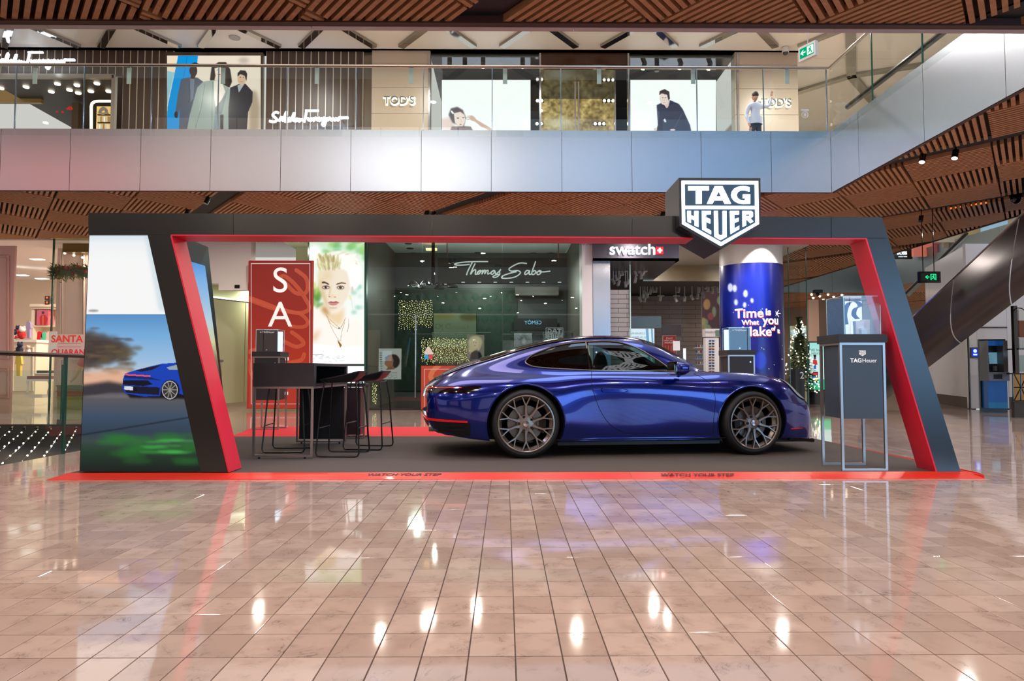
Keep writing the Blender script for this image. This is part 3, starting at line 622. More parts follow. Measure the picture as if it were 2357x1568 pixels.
# hollow cabin, pulled in from the skin
xs = np.linspace(.02, 2.04, 44); sect = []
for x in xs:
    prof = []
    i = int(np.argmin(abs(half[:, -1, 0]-x))); h = half[i]; k0 = int(np.argmax(h[:, 2] > .875)); zt = h[-1, 2]-.045
    for j in np.linspace(k0, NH-1, 12).astype(int): prof.append((x, max(0, h[j, 1]-.045*(1-(j-k0)/(NH-k0))), max(.80, min(h[j, 2]-.04, zt))))
    prof = [(x, prof[0][1], .78)]+prof; prof[-1] = (x, 0, prof[-1][2])
    sect.append(prof+[(x, -p[1], p[2]) for p in prof[-2::-1]])
cabv, cabf = grid_mesh(np.array(sect)); cutters.append(meshobj('cut', cabv, cabf, [INT]))
cutters.append(prismobj([(x, -1.1, z) for x, z in DT]+[(x, -1.1, z) for x, z in DB[::-1]], (0, 2.2, 0), CBLK))
cutters.append(prismobj([(1.40, -.50, .965), (1.40, .50, .965), (2.06, .585, .965), (2.06, -.585, .965)], (0, 0, .6), CBLK))
for c in cutters:
    md = body.modifiers.new('cut', 'BOOLEAN'); md.operation = 'DIFFERENCE'; md.solver = 'EXACT'; md.object = c
    try: md.material_mode = 'TRANSFER'
    except Exception: pass
bpy.context.view_layer.update()
me = bpy.data.meshes.new_from_object(body.evaluated_get(bpy.context.evaluated_depsgraph_get()))
bpy.data.objects.remove(body)
for c in cutters: bpy.data.objects.remove(c)
me.polygons.foreach_set('use_smooth', [True]*len(me.polygons)); me.set_sharp_from_angle(angle=radians(38))
body = bpy.data.objects.new('body', me); COL.objects.link(body); body.parent = car
# window glass and its bright frame
def zint(c, x): return float(np.interp(x, [p[0] for p in c], [p[1] for p in c]))
def side_panel(x0, x1, s, n=40, mm=10, off=-.004):
    v = []; f = []
    for i in range(n):
        x = x0+(x1-x0)*i/(n-1); a, b_ = zint(DB, x), zint(DT, x)
        for j in range(mm): v.append(hit(x, a+(b_-a)*j/(mm-1), s, off))
    for i in range(n-1):
        for j in range(mm-1): f.append((i*mm+j, i*mm+j+1, (i+1)*mm+j+1, (i+1)*mm+j))
    return MB().add(v, f)
for s in (-1, 1):
    side_panel(.032, .715, s).build('quarter_window', TGL, car, smooth=True)
    side_panel(.735, 1.598, s).build('door_window', CGL, car, smooth=True)
    m = MB().tube([hit(x, z, s, .002) for x, z in DT[::2]+DB[::-2]], .0075, 6, closed=True); m.build('window_trim', TRIMG, car, smooth=True)
    m = MB()
    for (xa, xb) in ((.715, .735),):
        m.tube([hit(xa+.06*(1-t)*0+t*-.0, zint(DB, .72)+(zint(DT, .72)-zint(DB, .72))*t, s, -.003) for t in (0, .25, .5, .75, 1)], .011, 6)
    m.build('pillar', GBLK, car)
v = []; f = []
for i in range(16):
    x = 1.37+(2.10-1.37)*i/15; w = .52+.09*i/15
    for j in range(21): v.append(top(x, w*(j/10-1), .002))
for i in range(15):
    for j in range(20): f.append((i*21+j, i*21+j+1, (i+1)*21+j+1, (i+1)*21+j))
MB().add(v, f).build('windscreen', CGL, car, smooth=True)
v = []; f = []
for i in range(20):
    x = -.43+(.50+.43)*i/19; w = .45+.03*sin(pi*i/19)
    for j in range(17): v.append(top(x, w*(j/8-1), .004))
for i in range(19):
    for j in range(16): f.append((i*17+j, i*17+j+1, (i+1)*17+j+1, (i+1)*17+j))
MB().add(v, f).build('rear_window', GBLK, car, smooth=True)
v = []; f = []   # black engine grille slats ahead of the spoiler
m = MB()
for k in range(13):
    y = -.36+.06*k; m.tube([top(x, y, -.001) for x in (-.84, -.74, -.64, -.54, -.46)], .009, 5)
m.build('engine_grille', GBLK, car)
m = MB(); m.tube([top(x, -.47, .006) for x in np.linspace(-.8, 1.2, 22)], .006, 5).tube([top(x, .47, .006) for x in np.linspace(-.8, 1.2, 22)], .006, 5); m.build('roof_rail_seal', GBLK, car)
m = MB().tube([top(-.93, y, .002) for y in np.linspace(-.34, .34, 11)], .008, 6); m.build('spoiler_lip', GBLK, car, smooth=True)
# shut lines
GAP = M('shut_line', (3, 4, 10), rough=.9)
def gap(pts, s=-1, r=.0032, fn=None): return MB().tube([(fn or (lambda a, b_: hit(a, b_, s, -.0005)))(*p) for p in bez(pts, 5)], r, 5)
for s in (-1, 1):
    gap([(.735,.895),(.715,.84),(.705,.76),(.72,.68),(.76,.56),(.82,.44),(.90,.34),(1.0,.275),(1.12,.245),(1.4,.235),(1.75,.23),(2.02,.228)], s).build('door_gap', GAP, car)
    gap([(1.86,.872),(1.97,.80),(2.03,.70),(2.04,.56),(2.025,.40),(2.02,.228)], s).build('fender_gap', GAP, car)
    gap([(-.80,.80),(-.74,.86),(-.66,.915)], s).build('bumper_gap', GAP, car)
    gap([(2.86,.60),(2.92,.56),(3.02,.545),(3.2,.545),(3.34,.52)], s, .002).build('bumper_gap', GAP, car)
    m = MB(); m.add([], [])
    gap([(.28,.185),(.6,.182),(1.2,.182),(1.8,.182),(2.16,.185)], s, .006).build('sill_gap', GAP, car)
    # door handle: a flat blade lying flush in its recess
    hp = [(.80,.70),(.82,.722),(.90,.722),(1.02,.712),(1.09,.70),(1.05,.682),(.92,.675),(.82,.68)]
    c0 = [hit(a, b_, s, .002) for a, b_ in hp]; n0 = Vector((0, s*.016, 0))
    MB().prism(c0, n0).build('door_handle', PAINT, car, smooth=25)
    gap(hp+[hp[0]], s, .0035).build('handle_recess', GAP, car)
pr = []
for k in range(25): a = 2*pi*k/24; pr.append((2.30+.062*cos(a)*1.5, .775+.035*sin(a)))
gap(pr, -1, .0022).build('fuel_flap_gap', GAP, car)
# wheel arch lips
for x, r, zc in ((0, .412, .353), (2.462, .395, .343)):
    for s in (-1, 1):
        pts = [(x+r*cos(a), zc+r*sin(a)) for a in np.linspace(radians(-24), radians(204), 44)]
        MB().tube([hit(a, b_, s, -.004) for a, b_ in pts if b_ > .2], .010, 6).build('wheel_arch_lip', PAINT, car, smooth=True)
# tail lamp bar wrapping the corner, reflector, rear lower valance, exhaust
def wrap_panel(name, zs, ycut, xend, mat, off, th=None, ys=None, s=-1):
    """skin patch: from the tail centre round the corner to flank position xend; zs(t)->(z0,z1)"""
    path = []
    for y in np.linspace(0, ycut, 14): path.append(('e', y*-s*-1, None))
    v = []; f = []; n = 0; N1, N2, mm = 16, 16, 5
    for i in range(N1): 
        y = s*ycut*i/(N1-1); t = .6*i/(N1-1); z0, z1 = zs(t)
        for j in range(mm): v.append(endp(y, z0+(z1-z0)*j/(mm-1), -1, off))
        n += 1
    xs0 = endp(s*ycut, .5*(sum(zs(.6))), -1).x+.03
    for i in range(N2):
        x = xs0+(xend-xs0)*i/(N2-1); t = .6+.4*i/(N2-1); z0, z1 = zs(t)
        for j in range(mm): v.append(hit(x, z0+(z1-z0)*j/(mm-1), s, off))
        n += 1
    for i in range(n-1):
        for j in range(mm-1): f.append((i*mm+j, i*mm+j+1, (i+1)*mm+j+1, (i+1)*mm+j))
    return MB().add(v, f).build(name, mat, car, smooth=True)
for s in (-1, 1):
    wrap_panel('tail_lamp', lambda t: (.672+.0*t, .735+.012*t) if t < .9 else (.672+(t-.9)*.45, .735+.012*t), .60, -.46, GBLK, .004, s=s)
    wrap_panel('tail_lamp_strip', lambda t: (.712+.012*t, .720+.012*t), .60, -.66, LAMPR, .007, s=s)
    wrap_panel('reflector', lambda t: (.402-.03*t, .440-.048*t), .60, -.60, REFL, .005, s=s)
    wrap_panel('rear_valance', lambda t: (.235, .385-.02*t), .58, -.57, CBLK, .004, s=s)
    for (z, x0, x1) in ((.345, -.82, -.62), (.30, -.80, -.60)):
        MB().tube([hit(x, z, s, .006) for x in np.linspace(x0, x1, 6)], .009, 5).build('vent_slat', GBLK, car)
    for y in (.46,):
        MB().lathe([(.05, -.06), (.058, -.05), (.058, .06), (.048, .062), (.046, -.05)], (-.935, s*.56, .318), (-1, 0, 0), 24, closed=True).build('exhaust_pipe', CHR, car, smooth=True)
    # head lamp: clear oval dome on the fender end
    v = []; f = []; cx_, cy_ = 3.04, .605
    for i in range(9):
        for k in range(28):
            a = 2*pi*k/28; r = i/8; v.append(top(cx_+.17*r*cos(a)-.05*r*sin(a), s*(cy_+.105*r*sin(a)), .008+.012*(1-r*r)))
    for i in range(8):
        for k in range(28): f.append((i*28+k, i*28+(k+1) % 28, (i+1)*28+(k+1) % 28, (i+1)*28+k))
    hl = MB().add(v, f).build('head_lamp', M('lamp_lens', (176, 190, 200), rough=.08, metal=.3, coat=1, emit=.12), car, smooth=True)
    MB().tube([top(cx_+.172*cos(a)-.05*sin(a), s*(cy_+.107*sin(a)), .004) for a in np.linspace(0, 2*pi, 33)[:-1]], .005, 5, closed=True).build('head_lamp_ring', GAP, car)
    # front intake and lip
    v = []; f = []
    for i in range(10):
        y = s*(.12+.46*i/9)
        for j in range(4): v.append(endp(y, .22+.10*j/3, 1, .003))
    for i in range(9):
        for j in range(3): f.append((i*4+j, i*4+j+1, (i+1)*4+j+1, (i+1)*4+j))
    MB().add(v, f).build('front_intake', CBLK, car, smooth=True)
    MB().tube([hit(x, .27, s, .003) for x in np.linspace(2.93, 3.1, 5)], .005, 5).build('side_marker', LAMPR, car)
ll = []
for k in range(21): y = -.66+.066*k; p_ = endp(y*.92, .20, 1, 0); ll.append((min(p_.x, 3.35)-.005, y, .125))
MB().tube([(2.93, -.76, .165)]+ll+[(2.93, .76, .165)], .022, 8).build('front_splitter', GBLK, car, smooth=True)
MB().box(.35, 2.12, -.80, .80, .12, .19).build('side_skirt', CBLK, car); MB().box(2.85, 3.2, -.62, .62, .11, .3).build('undertray', CBLK, car)
# mirrors
for s in (-1, 1):
    m = MB(); c = Vector((1.62, s*.97, .93)); n0 = len(m.v)
    m.sphere((0, 0, 0), 1, 28, 18); sg3 = lambda v_, p_: abs(v_)**p_*(1 if v_ > 0 else -1); m.v = [tuple(c+Vector((sg3(a, .6)*.085*(1-.18*b_), sg3(b_, .6)*.125, sg3(d_, .6)*.066*(1-.25*max(0, a))))) for a, b_, d_ in m.v]; m.build('mirror_housing', PAINT, car, smooth=True)
    MB().box(c.x-.094, c.x-.07, c.y-.112, c.y+.112, c.z-.056, c.z+.056).build('mirror_glass', CHR, car); MB().tube([(c.x-.082, c.y-.118, c.z-.06), (c.x-.082, c.y+.118, c.z-.06), (c.x-.082, c.y+.118, c.z+.06), (c.x-.082, c.y-.118, c.z+.06)], .014, 6, closed=True).build('mirror_rim', GBLK, car, smooth=True)
    MB().tube([(1.66, s*.82, .862), (1.655, s*.88, .875), (1.64, s*.93, .895)], [.03, .026, .03], 8).sphere(c+Vector((.0, 0, -.03)), 1, 16, 10, (.082, .12, .048)).build('mirror_foot', GBLK, car, smooth=True)
# cabin: seats, steering wheel, dash
for s in (-1, 1):
    m = MB(); m.sphere((.92, s*.36, .93), 1, 16, 12, (.075, .17, .19)); m.sphere((1.0, s*.36, .80), 1, 16, 10, (.16, .23, .15)); m.build('seat', INTR if s > 0 else INT, car, smooth=True)
m = MB().sphere((1.78, 0, .84), 1, 24, 10, (.24, .60, .085)); m.build('dashboard', INT, car, smooth=True)
m = MB(); cw = Vector((1.42, .34, .90)); ax = Vector((-.93, 0, .36)).normalized(); u = Vector((0, 1, 0)); w = ax.cross(u)
m.tube([cw+(u*cos(a)+w*sin(a))*.165 for a in np.linspace(0, 2*pi, 33)[:-1]], .017, 8, closed=True); m.tube([cw-u*.16, cw+u*.16], .016, 6).tube([cw, cw-w*.16], .016, 6).sphere(cw, .05, 12, 8); m.build('steering_wheel', M('leather', (60, 52, 46), rough=.5), car, smooth=True)
# wheels
def make_wheel(R, rr, width, name):
    """wheel in its own frame: axle along y, outer face towards -y"""
    w = empty(name, parent=car); hw = width/2
    prof = [(rr-.006, -hw+.012), (rr+.018, -hw), (R-.035, -hw+.002), (R-.012, -hw+.018), (R-.002, -hw+.045), (R, 0), (R-.002, hw-.045), (R-.012, hw-.018), (rr+.02, hw), (rr-.01, hw-.02)]
    MB().lathe([(r, -h) for r, h in prof], (0, 0, 0), (0, -1, 0), 72).build('tyre', RUB, w, smooth='all')
    gm = MB()
    for h in (-.05, .0, .05): gm.lathe([(R+.0005, h-.004), (R-.001, h+.0), (R+.0005, h+.004)], (0, 0, 0), (0, 1, 0), 72)
    gm.build('tread_groove', GAP, w)
    rim = MB(); rim.lathe([(rr-.002, -hw+.004), (rr+.004, -hw+.001), (rr+.004, -hw-.004), (rr-.006, -hw-.006), (rr-.014, -hw), (rr-.018, -hw+.02), (rr-.045, -hw+.05), (rr-.05, hw-.03)], (0, 0, 0), (0, 1, 0), 72)
    rim.build('rim', WHL, w, smooth=30)
    MB().lathe([(rr-.052, -hw+.045), (rr-.054, hw-.02)], (0, 0, 0), (0, 1, 0), 48).build('barrel', CBLK, w)
    zf = -hw+.002; q = rr-.012
    def bar(m, a, b_, w0, w1, ya, yb, d=.022):
        a, b_ = Vector((a[0], 0, a[1])), Vector((b_[0], 0, b_[1])); t = (b_-a).normalized(); n = Vector((t.z, 0, -t.x))
        vs = []
        for p_, ww, y in ((a, w0, ya), (b_, w1, yb)):
            for sx_, dy, k in ((-1, 0, .62), (1, 0, .62), (1, d, 1.), (-1, d, 1.)): vs.append(p_+n*(sx_*ww/2*k)+Vector((0, y+dy, 0)))
        m.add(vs, [(0, 1, 5, 4), (1, 2, 6, 5), (2, 3, 7, 6), (3, 0, 4, 7), (0, 3, 2, 1), (4, 5, 6, 7)])
    for k in range(10):      # ten arms in five pairs, each splitting into two
        pr_ = k//2; sd = -1 if k % 2 == 0 else 1
        a0 = 2*pi*pr_/5+pi/10+pi/2; a1 = a0+sd*radians(17); a2 = a1+sd*radians(1.0)
        pt = lambda r, a: (r*cos(a), r*sin(a)); m = MB()
        h0 = pt(rr*.245, a0+sd*radians(24)); h1 = pt(rr*.40, a0+sd*radians(17.5)); h2 = pt(rr*.63, a0+sd*radians(18))
        bar(m, h0, h1, .046, .032, zf+.022, zf+.018); bar(m, h1, h2, .030, .025, zf+.018, zf+.012)
        bar(m, h2, pt(q, a0+sd*radians(9.5)), .021, .017, zf+.012, zf-.001); bar(m, h2, pt(q, a0+sd*radians(26.5)), .021, .017, zf+.012, zf-.001)
        bar(m, pt(rr*.40, a0+sd*radians(17.5)), pt(rr*.40, a0+sd*radians(54.5)), .001, .001, zf+.03, zf+.03)
        m.build('spoke', WHL, w)
    m = MB(); m.lathe([(0, -.012), (rr*.10, -.012), (rr*.13, -.010), (rr*.135, 0), (rr*.30, .006), (rr*.34, .02), (rr*.30, .05), (0, .05)], (0, zf+.022, 0), (0, 1, 0), 40); m.build('hub', WHL, w, smooth=30)
    MB().lathe([(0, -.016), (rr*.10, -.015), (rr*.115, -.010)], (0, zf+.022, 0), (0, 1, 0), 24).build('centre_cap', CHR, w, smooth=True)
    for k in range(5):
        a = 2*pi*k/5+pi/10+pi/2; c = Vector((rr*.25*cos(a), zf+.022, rr*.25*sin(a))); MB().cyl(c+Vector((0, -.006, 0)), c+Vector((0, .02, 0)), .014, 10).build('wheel_bolt', GBLK, w)
    m = MB(); m.lathe([(rr*.28, 0), (rr*.64, 0), (rr*.64, .03), (rr*.28, .03)], (0, zf+.075, 0), (0, 1, 0), 48, closed=True); m.build('brake_disc', DISC, w, smooth=30)
    hm = MB()
    for k in range(40):
        for r in (.42, .50, .58): a = 2*pi*(k+r)/40; c = Vector((rr*r*cos(a), zf+.0745, rr*r*sin(a))); hm.cyl(c, c+Vector((0, .001, 0)), .0028, 5)
    hm.build('disc_holes', GAP, w)
    m = MB(); sdc = 1 if R > .35 else -1
    for r0, r1, y0, y1 in ((rr*.50, rr*.74, zf+.055, zf+.13),):
        ps = [(r*cos(a), r*sin(a)) for r, rng in ((r0, np.linspace(-.5, .42, 8)), (r1, np.linspace(.42, -.5, 8))) for a in rng]
        m.prism([(x*sdc, y0, z) for x, z in ps], (0, y1-y0, 0))
    m.build('brake_caliper', GBLK, w)
    return w
wr = make_wheel(.358, .292, .29, 'wheel'); wr.location = (0, -.775, .358)
wf = make_wheel(.344, .279, .235, 'wheel'); wf.location = (2.462, -.785, .344); wf.rotation_euler = (0, radians(-4), radians(11-6)); 
for src, loc, rz in ((wr, (0, .775, .358), pi), (wf, (2.462, .785, .344), pi+radians(5))):
    c = copy_tree(src, car); c.location = loc; c.rotation_euler = (0, 0, rz)
# ================================================================= FURNITURE ON THE PLATFORM
def wb(mb, x0, y0, x1, y1, Y, d, z0=None):
    """box whose front face covers the photo rectangle on the plane y=Y and which is d deep"""
    a, b_ = P(x0, (y0+y1)/2, Y=Y), P(x1, (y0+y1)/2, Y=Y)
    return mb.box(a.x, b_.x, Y, Y+d, P(x0, y1, Y=Y).z if z0 is None else z0, P(x1, y0, Y=Y).z)
def W(x0, y0, x1, y1, Y, d, name, mat, parent=None, z0=None, **k):
    m = wb(MB(), x0, y0, x1, y1, Y, d, z0)
    if parent is not None: m.xf(inv(parent))
    return m.build(name, mat, parent, **k)
MATB = M('matt_black_laminate', (42, 40, 42), rough=.5); SATIN = M('satin_frame', (178, 172, 168), rough=.32, metal=.85); DKFR = M('dark_inner', (20, 22, 26), rough=.5)
SLATE = M('slate_panel', (62, 74, 88), rough=.4); CASEG = glassmat('case_glass', (249, 252, 254), f0=.02); GEDGE = M('glass_edge', (160, 214, 226), rough=.1, emit=.35, ecol=(150, 210, 230))
def frame(m, x0, x1, y, z0, z1, t=.022, d=.022):
    m.box(x0, x0+t, y, y+d, z0, z1).box(x1-t, x1, y, y+d, z0, z1).box(x0+t, x1-t, y, y+d, z1-t, z1).box(x0+t, x1-t, y, y+d, z0, z0+t)
# --- counter table
ty0, ty1 = 7.02, 8.5; tx0 = P(580, 1052, Y=ty0).x; tx1 = P(719, 1052, Y=ty0).x; tt = P(600, 836, Y=ty0).z; tb = P(600, 890, Y=ty0).z
t = empty('counter_table', (tx0, ty0, PZ), 'long matt black counter table on silver frame legs beside the bar stools', 'table')
IT = inv(t)
for y in (ty0, ty1-.022):
    m = MB(); frame(m, tx0, tx1, y, PZ+.018, tb); m.xf(IT).build('leg_frame', SATIN, t)
for x in (tx0, tx1-.022): MB().box(x, x+.022, ty0+.022, ty1-.022, tb-.022, tb).xf(IT).build('side_rail', SATIN, t)
MB().box(tx0-.003, tx1+.005, ty0-.003, ty1+.02, tt-.03, tt).xf(IT).build('worktop', MATB, t)
MB().box(tx0-.003, tx1+.005, ty0-.003, ty0+.03, tb, tt-.03).xf(IT).build('front_panel', MATB, t)
MB().box(tx0-.003, tx0+.02, ty0+.03, ty1+.02, tb, tt-.03).xf(IT).build('side_panel', MATB, t)
MB().box(tx0+.02, tx1+.005, ty0+.03, ty1+.02, tb, tb+.02).xf(IT).build('shelf', MATB, t)
MB().box(tx1-.02, tx1+.005, ty0+.03, ty0+.09, tb+.02, tt-.03).xf(IT).build('upright', MATB, t)
MB().box(tx1-.02, tx1+.005, ty1-.05, ty1+.02, tb+.02, tt-.03).xf(IT).build('upright', MATB, t)
MB().box(tx0+.25, tx0+.27, ty0+.03, ty1, tb+.02, tt-.03).xf(IT).build('inner_back', DKFR, t)
MB().box(tx0+.04, tx1-.03, ty1-.03, ty1-.012, PZ+.06, tb).xf(IT).build('back_panel', DKFR, t)
for x in (tx0+.07, tx1-.08):
    for y in (ty0+.01, ty1-.02): MB().cyl((x, y, PZ), (x, y, PZ+.02), .012, 10).xf(IT).build('foot', CBLK, t)
MB().box(tx0+.02, tx1-.02, ty1, ty1+.02, tb+.02, tt-.03).xf(IT).build('end_panel', DKFR, t)
# --- low framed cabinet behind the stools
cy = 9.1; cx0 = P(786, 997, Y=cy).x; cx1 = P(839, 997, Y=cy).x; ctop = P(800, 888, Y=cy).z
c = empty('low_cabinet', (cx0, cy, PZ), 'low dark maroon cabinet in a silver frame behind the stools', 'cabinet'); m = MB(); frame(m, cx0, cx1, cy, PZ, ctop); m.xf(inv(c)).build('frame', SATIN, c)
m = MB(); frame(m, cx0, cx1, cy+.26, PZ, ctop); m.xf(inv(c)).build('frame', SATIN, c)
MB().box(cx0+.025, cx1-.06, cy+.01, cy+.25, PZ+.05, ctop-.03).xf(inv(c)).build('panel', M('maroon_panel', (62, 44, 50), rough=.3), c); MB().box(cx0-.01, cx1+.01, cy-.01, cy+.29, ctop, ctop+.03).xf(inv(c)).build('top', MATB, c)
# --- display pedestals with glass cases
TXW = M('white_print', (240, 240, 240), rough=.4, emit=.35)
def pedestal(x0, y0, base, label, front=True, w=.415, d=.40, lit=1):
    p = empty('display_pedestal', (x0, y0, base), label, 'display stand', None); b0 = 0; h = 1.16
    for y in (0, d-.022): m = MB(); frame(m, 0, w, y, b0, h); m.build('leg_frame', SATIN, p)
    MB().box(.0, .022, .022, d-.022, h-.022, h).build('side_rail', SATIN, p); MB().box(w-.022, w, .022, d-.022, h-.022, h).build('side_rail', SATIN, p)
    MB().box(.028, w-.028, .004, d-.03, b0+.47, h-.024).build('hanging_body', SLATE if front else MATB, p)
    MB().box(-.015, w+.015, -.015, d+.015, h, h+.075).build('top_slab', MATB, p)
    if front:
        text('lettering', 'TAG', TXW, p, loc=(w/2-.008, .0035, h-.165), size=.052, ex=.0008, bold=.0012, align='RIGHT')
        text('lettering', 'Heuer', TXW, p, loc=(w/2-.004, .0035, h-.165), size=.052, ex=.0008, align='LEFT')
        miniature(p, w/2, .003, h-.095, .064)
    else: MB().cyl((w-.07, -.004, h-.11), (w-.07, .006, h-.11), .012, 12).build('lock', CHR, p)
    return p
def miniature(parent, cx_, y, cz, w):
    """the shield emblem, small"""
    k = w/1250; f = lambda l: [(cx_+(a-1085)*k, y, cz-(b_-640)*k) for a, b_ in l]
    MB().prism([f(ring_o), f(ring_t), f(ring_b)], (0, -.0015, 0)).build('emblem_border', TXW, parent)
    m = MB()
    for lp in GL.values(): m.prism([f(l) for l in lp], (0, -.0015, 0))
    m.build('emblem_letters', TXW, parent, kind='stuff')
def case(ped, label, w=.335, h=.355, d=.33, ox=.06, oy=.03, front=True):
    x0, y0, z0 = ped.location.x+ox, ped.location.y+oy, ped.location.z+1.235
    c = empty('display_case', (x0, y0, z0), label, 'display case'); t = .006
    for (a, b_) in (((0, w), (0, t)), ((0, w), (d-t, d)), ((0, t), (t, d-t)), ((w-t, w), (t, d-t))): MB().box(*a, *b_, 0, h-t).build('glass_pane', CASEG, c)
    MB().box(0, w, 0, d, h-t, h).build('glass_top', CASEG, c)
    e = MB()
    for x in (0, w):
        for y in (0, d): e.box(x-.002, x+.002, y-.002, y+.002, 0, h)
        e.box(x-.002, x+.002, 0, d, h-.003, h)
    e.box(0, w, -.002, .002, h-.004, h).build('edge', GEDGE, c, kind='stuff')
    if front:
        MB().box(t, .014, t+.0, d-t, 0, h-.02).build('blue_back_panel', M('case_blue', (66, 92, 130), rough=.35, emit=.35), c)
        MB().box(.012, w-t-.004, d-.03, d-.012, 0, h-.02).build('white_back_panel', M('case_white', (236, 244, 255), emit=.75, rough=.4), c)
        MB().box(.02, .14, d-.036, d-.031, .0, h-.02).build('blue_side_panel', M('case_blue', (66, 92, 130)), c)
        text('lettering', 'TAGHeuer', TXW, c, loc=(.085, d-.038, h-.115), size=.032, ex=.0006)
        bl = M('navy_satin_ribbon', (52, 78, 150), rough=.25)
        pts = bez([(.10, .17, .10), (.085, .16, .2), (.12, .15, .30), (.19, .14, .31), (.215, .13, .27), (.17, .13, .245), (.16, .14, .19), (.20, .15, .15)], 5); v = []; 
        for q in pts: v += [(q[0]-.02, q[1], q[2]), (q[0]+.022, q[1]-.012, q[2]+.004)]
        MB().add(v, [(2*i, 2*i+1, 2*i+3, 2*i+2) for i in range(len(pts)-1)]).build('ribbon', bl, c, smooth=True)
    else:
        MB().box(.004, w-.004, .007, .03, 0, h-.01).build('black_back_panel', M('case_black', (36, 38, 42), rough=.5), c)
        text('lettering', 'TAGHeuer', TXW, c, loc=(w*.5+.02, .0062, h-.045), size=.042, ex=.0006); miniature(c, w*.5-.10, .0064, h-.045, .022)
        MB().cyl((w*.5, 0, .03), (w*.5, .01, .03), .010, 12).build('lock', CHR, c)
        MB().box(.02, w-.02, d-.03, d-.02, .01, h-.02).build('lit_panel', M('case_light', (214, 236, 255), emit=1.6), c)
    return c
BOXW = M('white_box', (236, 238, 242), rough=.4); BOXC = M('clear_block', (200, 214, 224), rough=.08)
px_ = P(1939, 1085, Y=6.12).x
p1 = pedestal(px_, 6.12, PZ, 'tall framed display stand with TAG Heuer lettering at the right sloping post'); c1 = case(p1, 'lit glass display case with blue ribbon on the lettered stand')
for (a, b_, w_, h_, lb) in ((.16, .10, .075, .13, 'tall white watch box in the ribbon display case'), (.24, .12, .06, .145, 'white watch box nearest the right pane of the ribbon case'), (.185, .05, .05, .06, 'small clear block in front of the boxes')):
    o = empty('watch_box', (c1.location.x+a, c1.location.y+b_, c1.location.z), lb, 'box', 'boxes in the ribbon display case'); MB().box(0, w_, 0, .05, 0, h_*.72).build('box_body', BOXW if 'white' in lb else BOXC, o); MB().box(-.002, w_+.002, -.002, .052, h_*.72, h_).build('box_lid', BOXW, o)
px_ = P(595, 987, z=.01); p2 = pedestal(px_.x, 10.75, .012, 'framed black display stand behind the counter table', front=False); c2_ = case(p2, 'glass display case with black back in front of the sale banner', w=.34, ox=.03, front=False)
px_ = P(1677, 900, Y=10.45); p3 = pedestal(px_.x, 10.45, .03, 'framed black display stand behind the bonnet of the car', front=False); c3_ = case(p3, 'glass display case with black back in front of the blue column', w=.33, ox=.03, front=False)
# --- bar stools
SHELL = M('stool_shell', (24, 25, 30), rough=.38); LEG = M('stool_leg', (14, 14, 16), rough=.3)
def stool(x, y, rz, label):
    o = empty('bar_stool', (x, y, PZ), label, 'bar stool', 'black bar stools by the counter table', rz=rz)
    v = []; f = []; n, mm = 15, 13    # shell: low in front (-x), lip rising at the back (+x)
    for lay in (0, 1):
        for i in range(n):
            u = i/(n-1)*2-1
            for j in range(mm):
                w = j/(mm-1)*2-1; xx = u*.215; yy = w*.21*(1-.12*u*u); z = .79-.012*lay+(.028+.085*((u+1)/2)**1.3)*max(u if u > 0 else -.45*u, abs(w))**2.6
                v.append((xx*(1-.04*abs(w)**3), yy, z))
    for lay in (0, 1):
        for i in range(n-1):
            for j in range(mm-1):
                a = lay*n*mm+i*mm+j; q = (a, a+1, a+mm+1, a+mm); f.append(q if not lay else q[::-1])
    N_ = n*mm; edge = [i*mm for i in range(n)]+[(n-1)*mm+j for j in range(1, mm)]+[i*mm+mm-1 for i in range(n-2, -1, -1)]+[j for j in range(mm-2, 0, -1)]
    for a, b_ in zip(edge, edge[1:]+edge[:1]): f.append((a, b_, b_+N_, a+N_))
    MB().add(v, f).build('seat_shell', SHELL, o, smooth=True)
    r = .0085
    for s in (-1, 1):
        MB().tube([(-.17, s*.13, .785), (-.19, s*.165, .60), (-.228, s*.215, .045), (-.215, s*.218, .016), (-.19, s*.22, .0095), (0, s*.22, .0085), (.19, s*.22, .0095), (.215, s*.218, .016), (.228, s*.215, .045), (.19, s*.165, .60), (.165, s*.13, .785)], r, 8).build('sled_leg', LEG, o, smooth=True)
    for s in (-1, 1): MB().tube([(s*.21, -.195, .30), (s*.21, .195, .30)], r*.8, 8).build('foot_rest', LEG, o, smooth=True)
    MB().tube([(-.17, -.13, .78), (-.17, .13, .78)], r*.8, 6).build('seat_bar', LEG, o); MB().tube([(.165, -.13, .78), (.165, .13, .78)], r*.8, 6).build('seat_bar', LEG, o)
    return o
q = P(779, 1053, z=PZ); stool(q.x, q.y+.21, radians(-3), 'nearest black bar stool, to the right of the counter table')
q = P(840, 1037, z=PZ); stool(q.x, q.y+.21, radians(-7), 'black bar stool closest to the rear of the car')
q = P(650, 1043, z=PZ); stool(q.x, q.y+.20, radians(4), 'black bar stool with its seat hidden under the counter table')
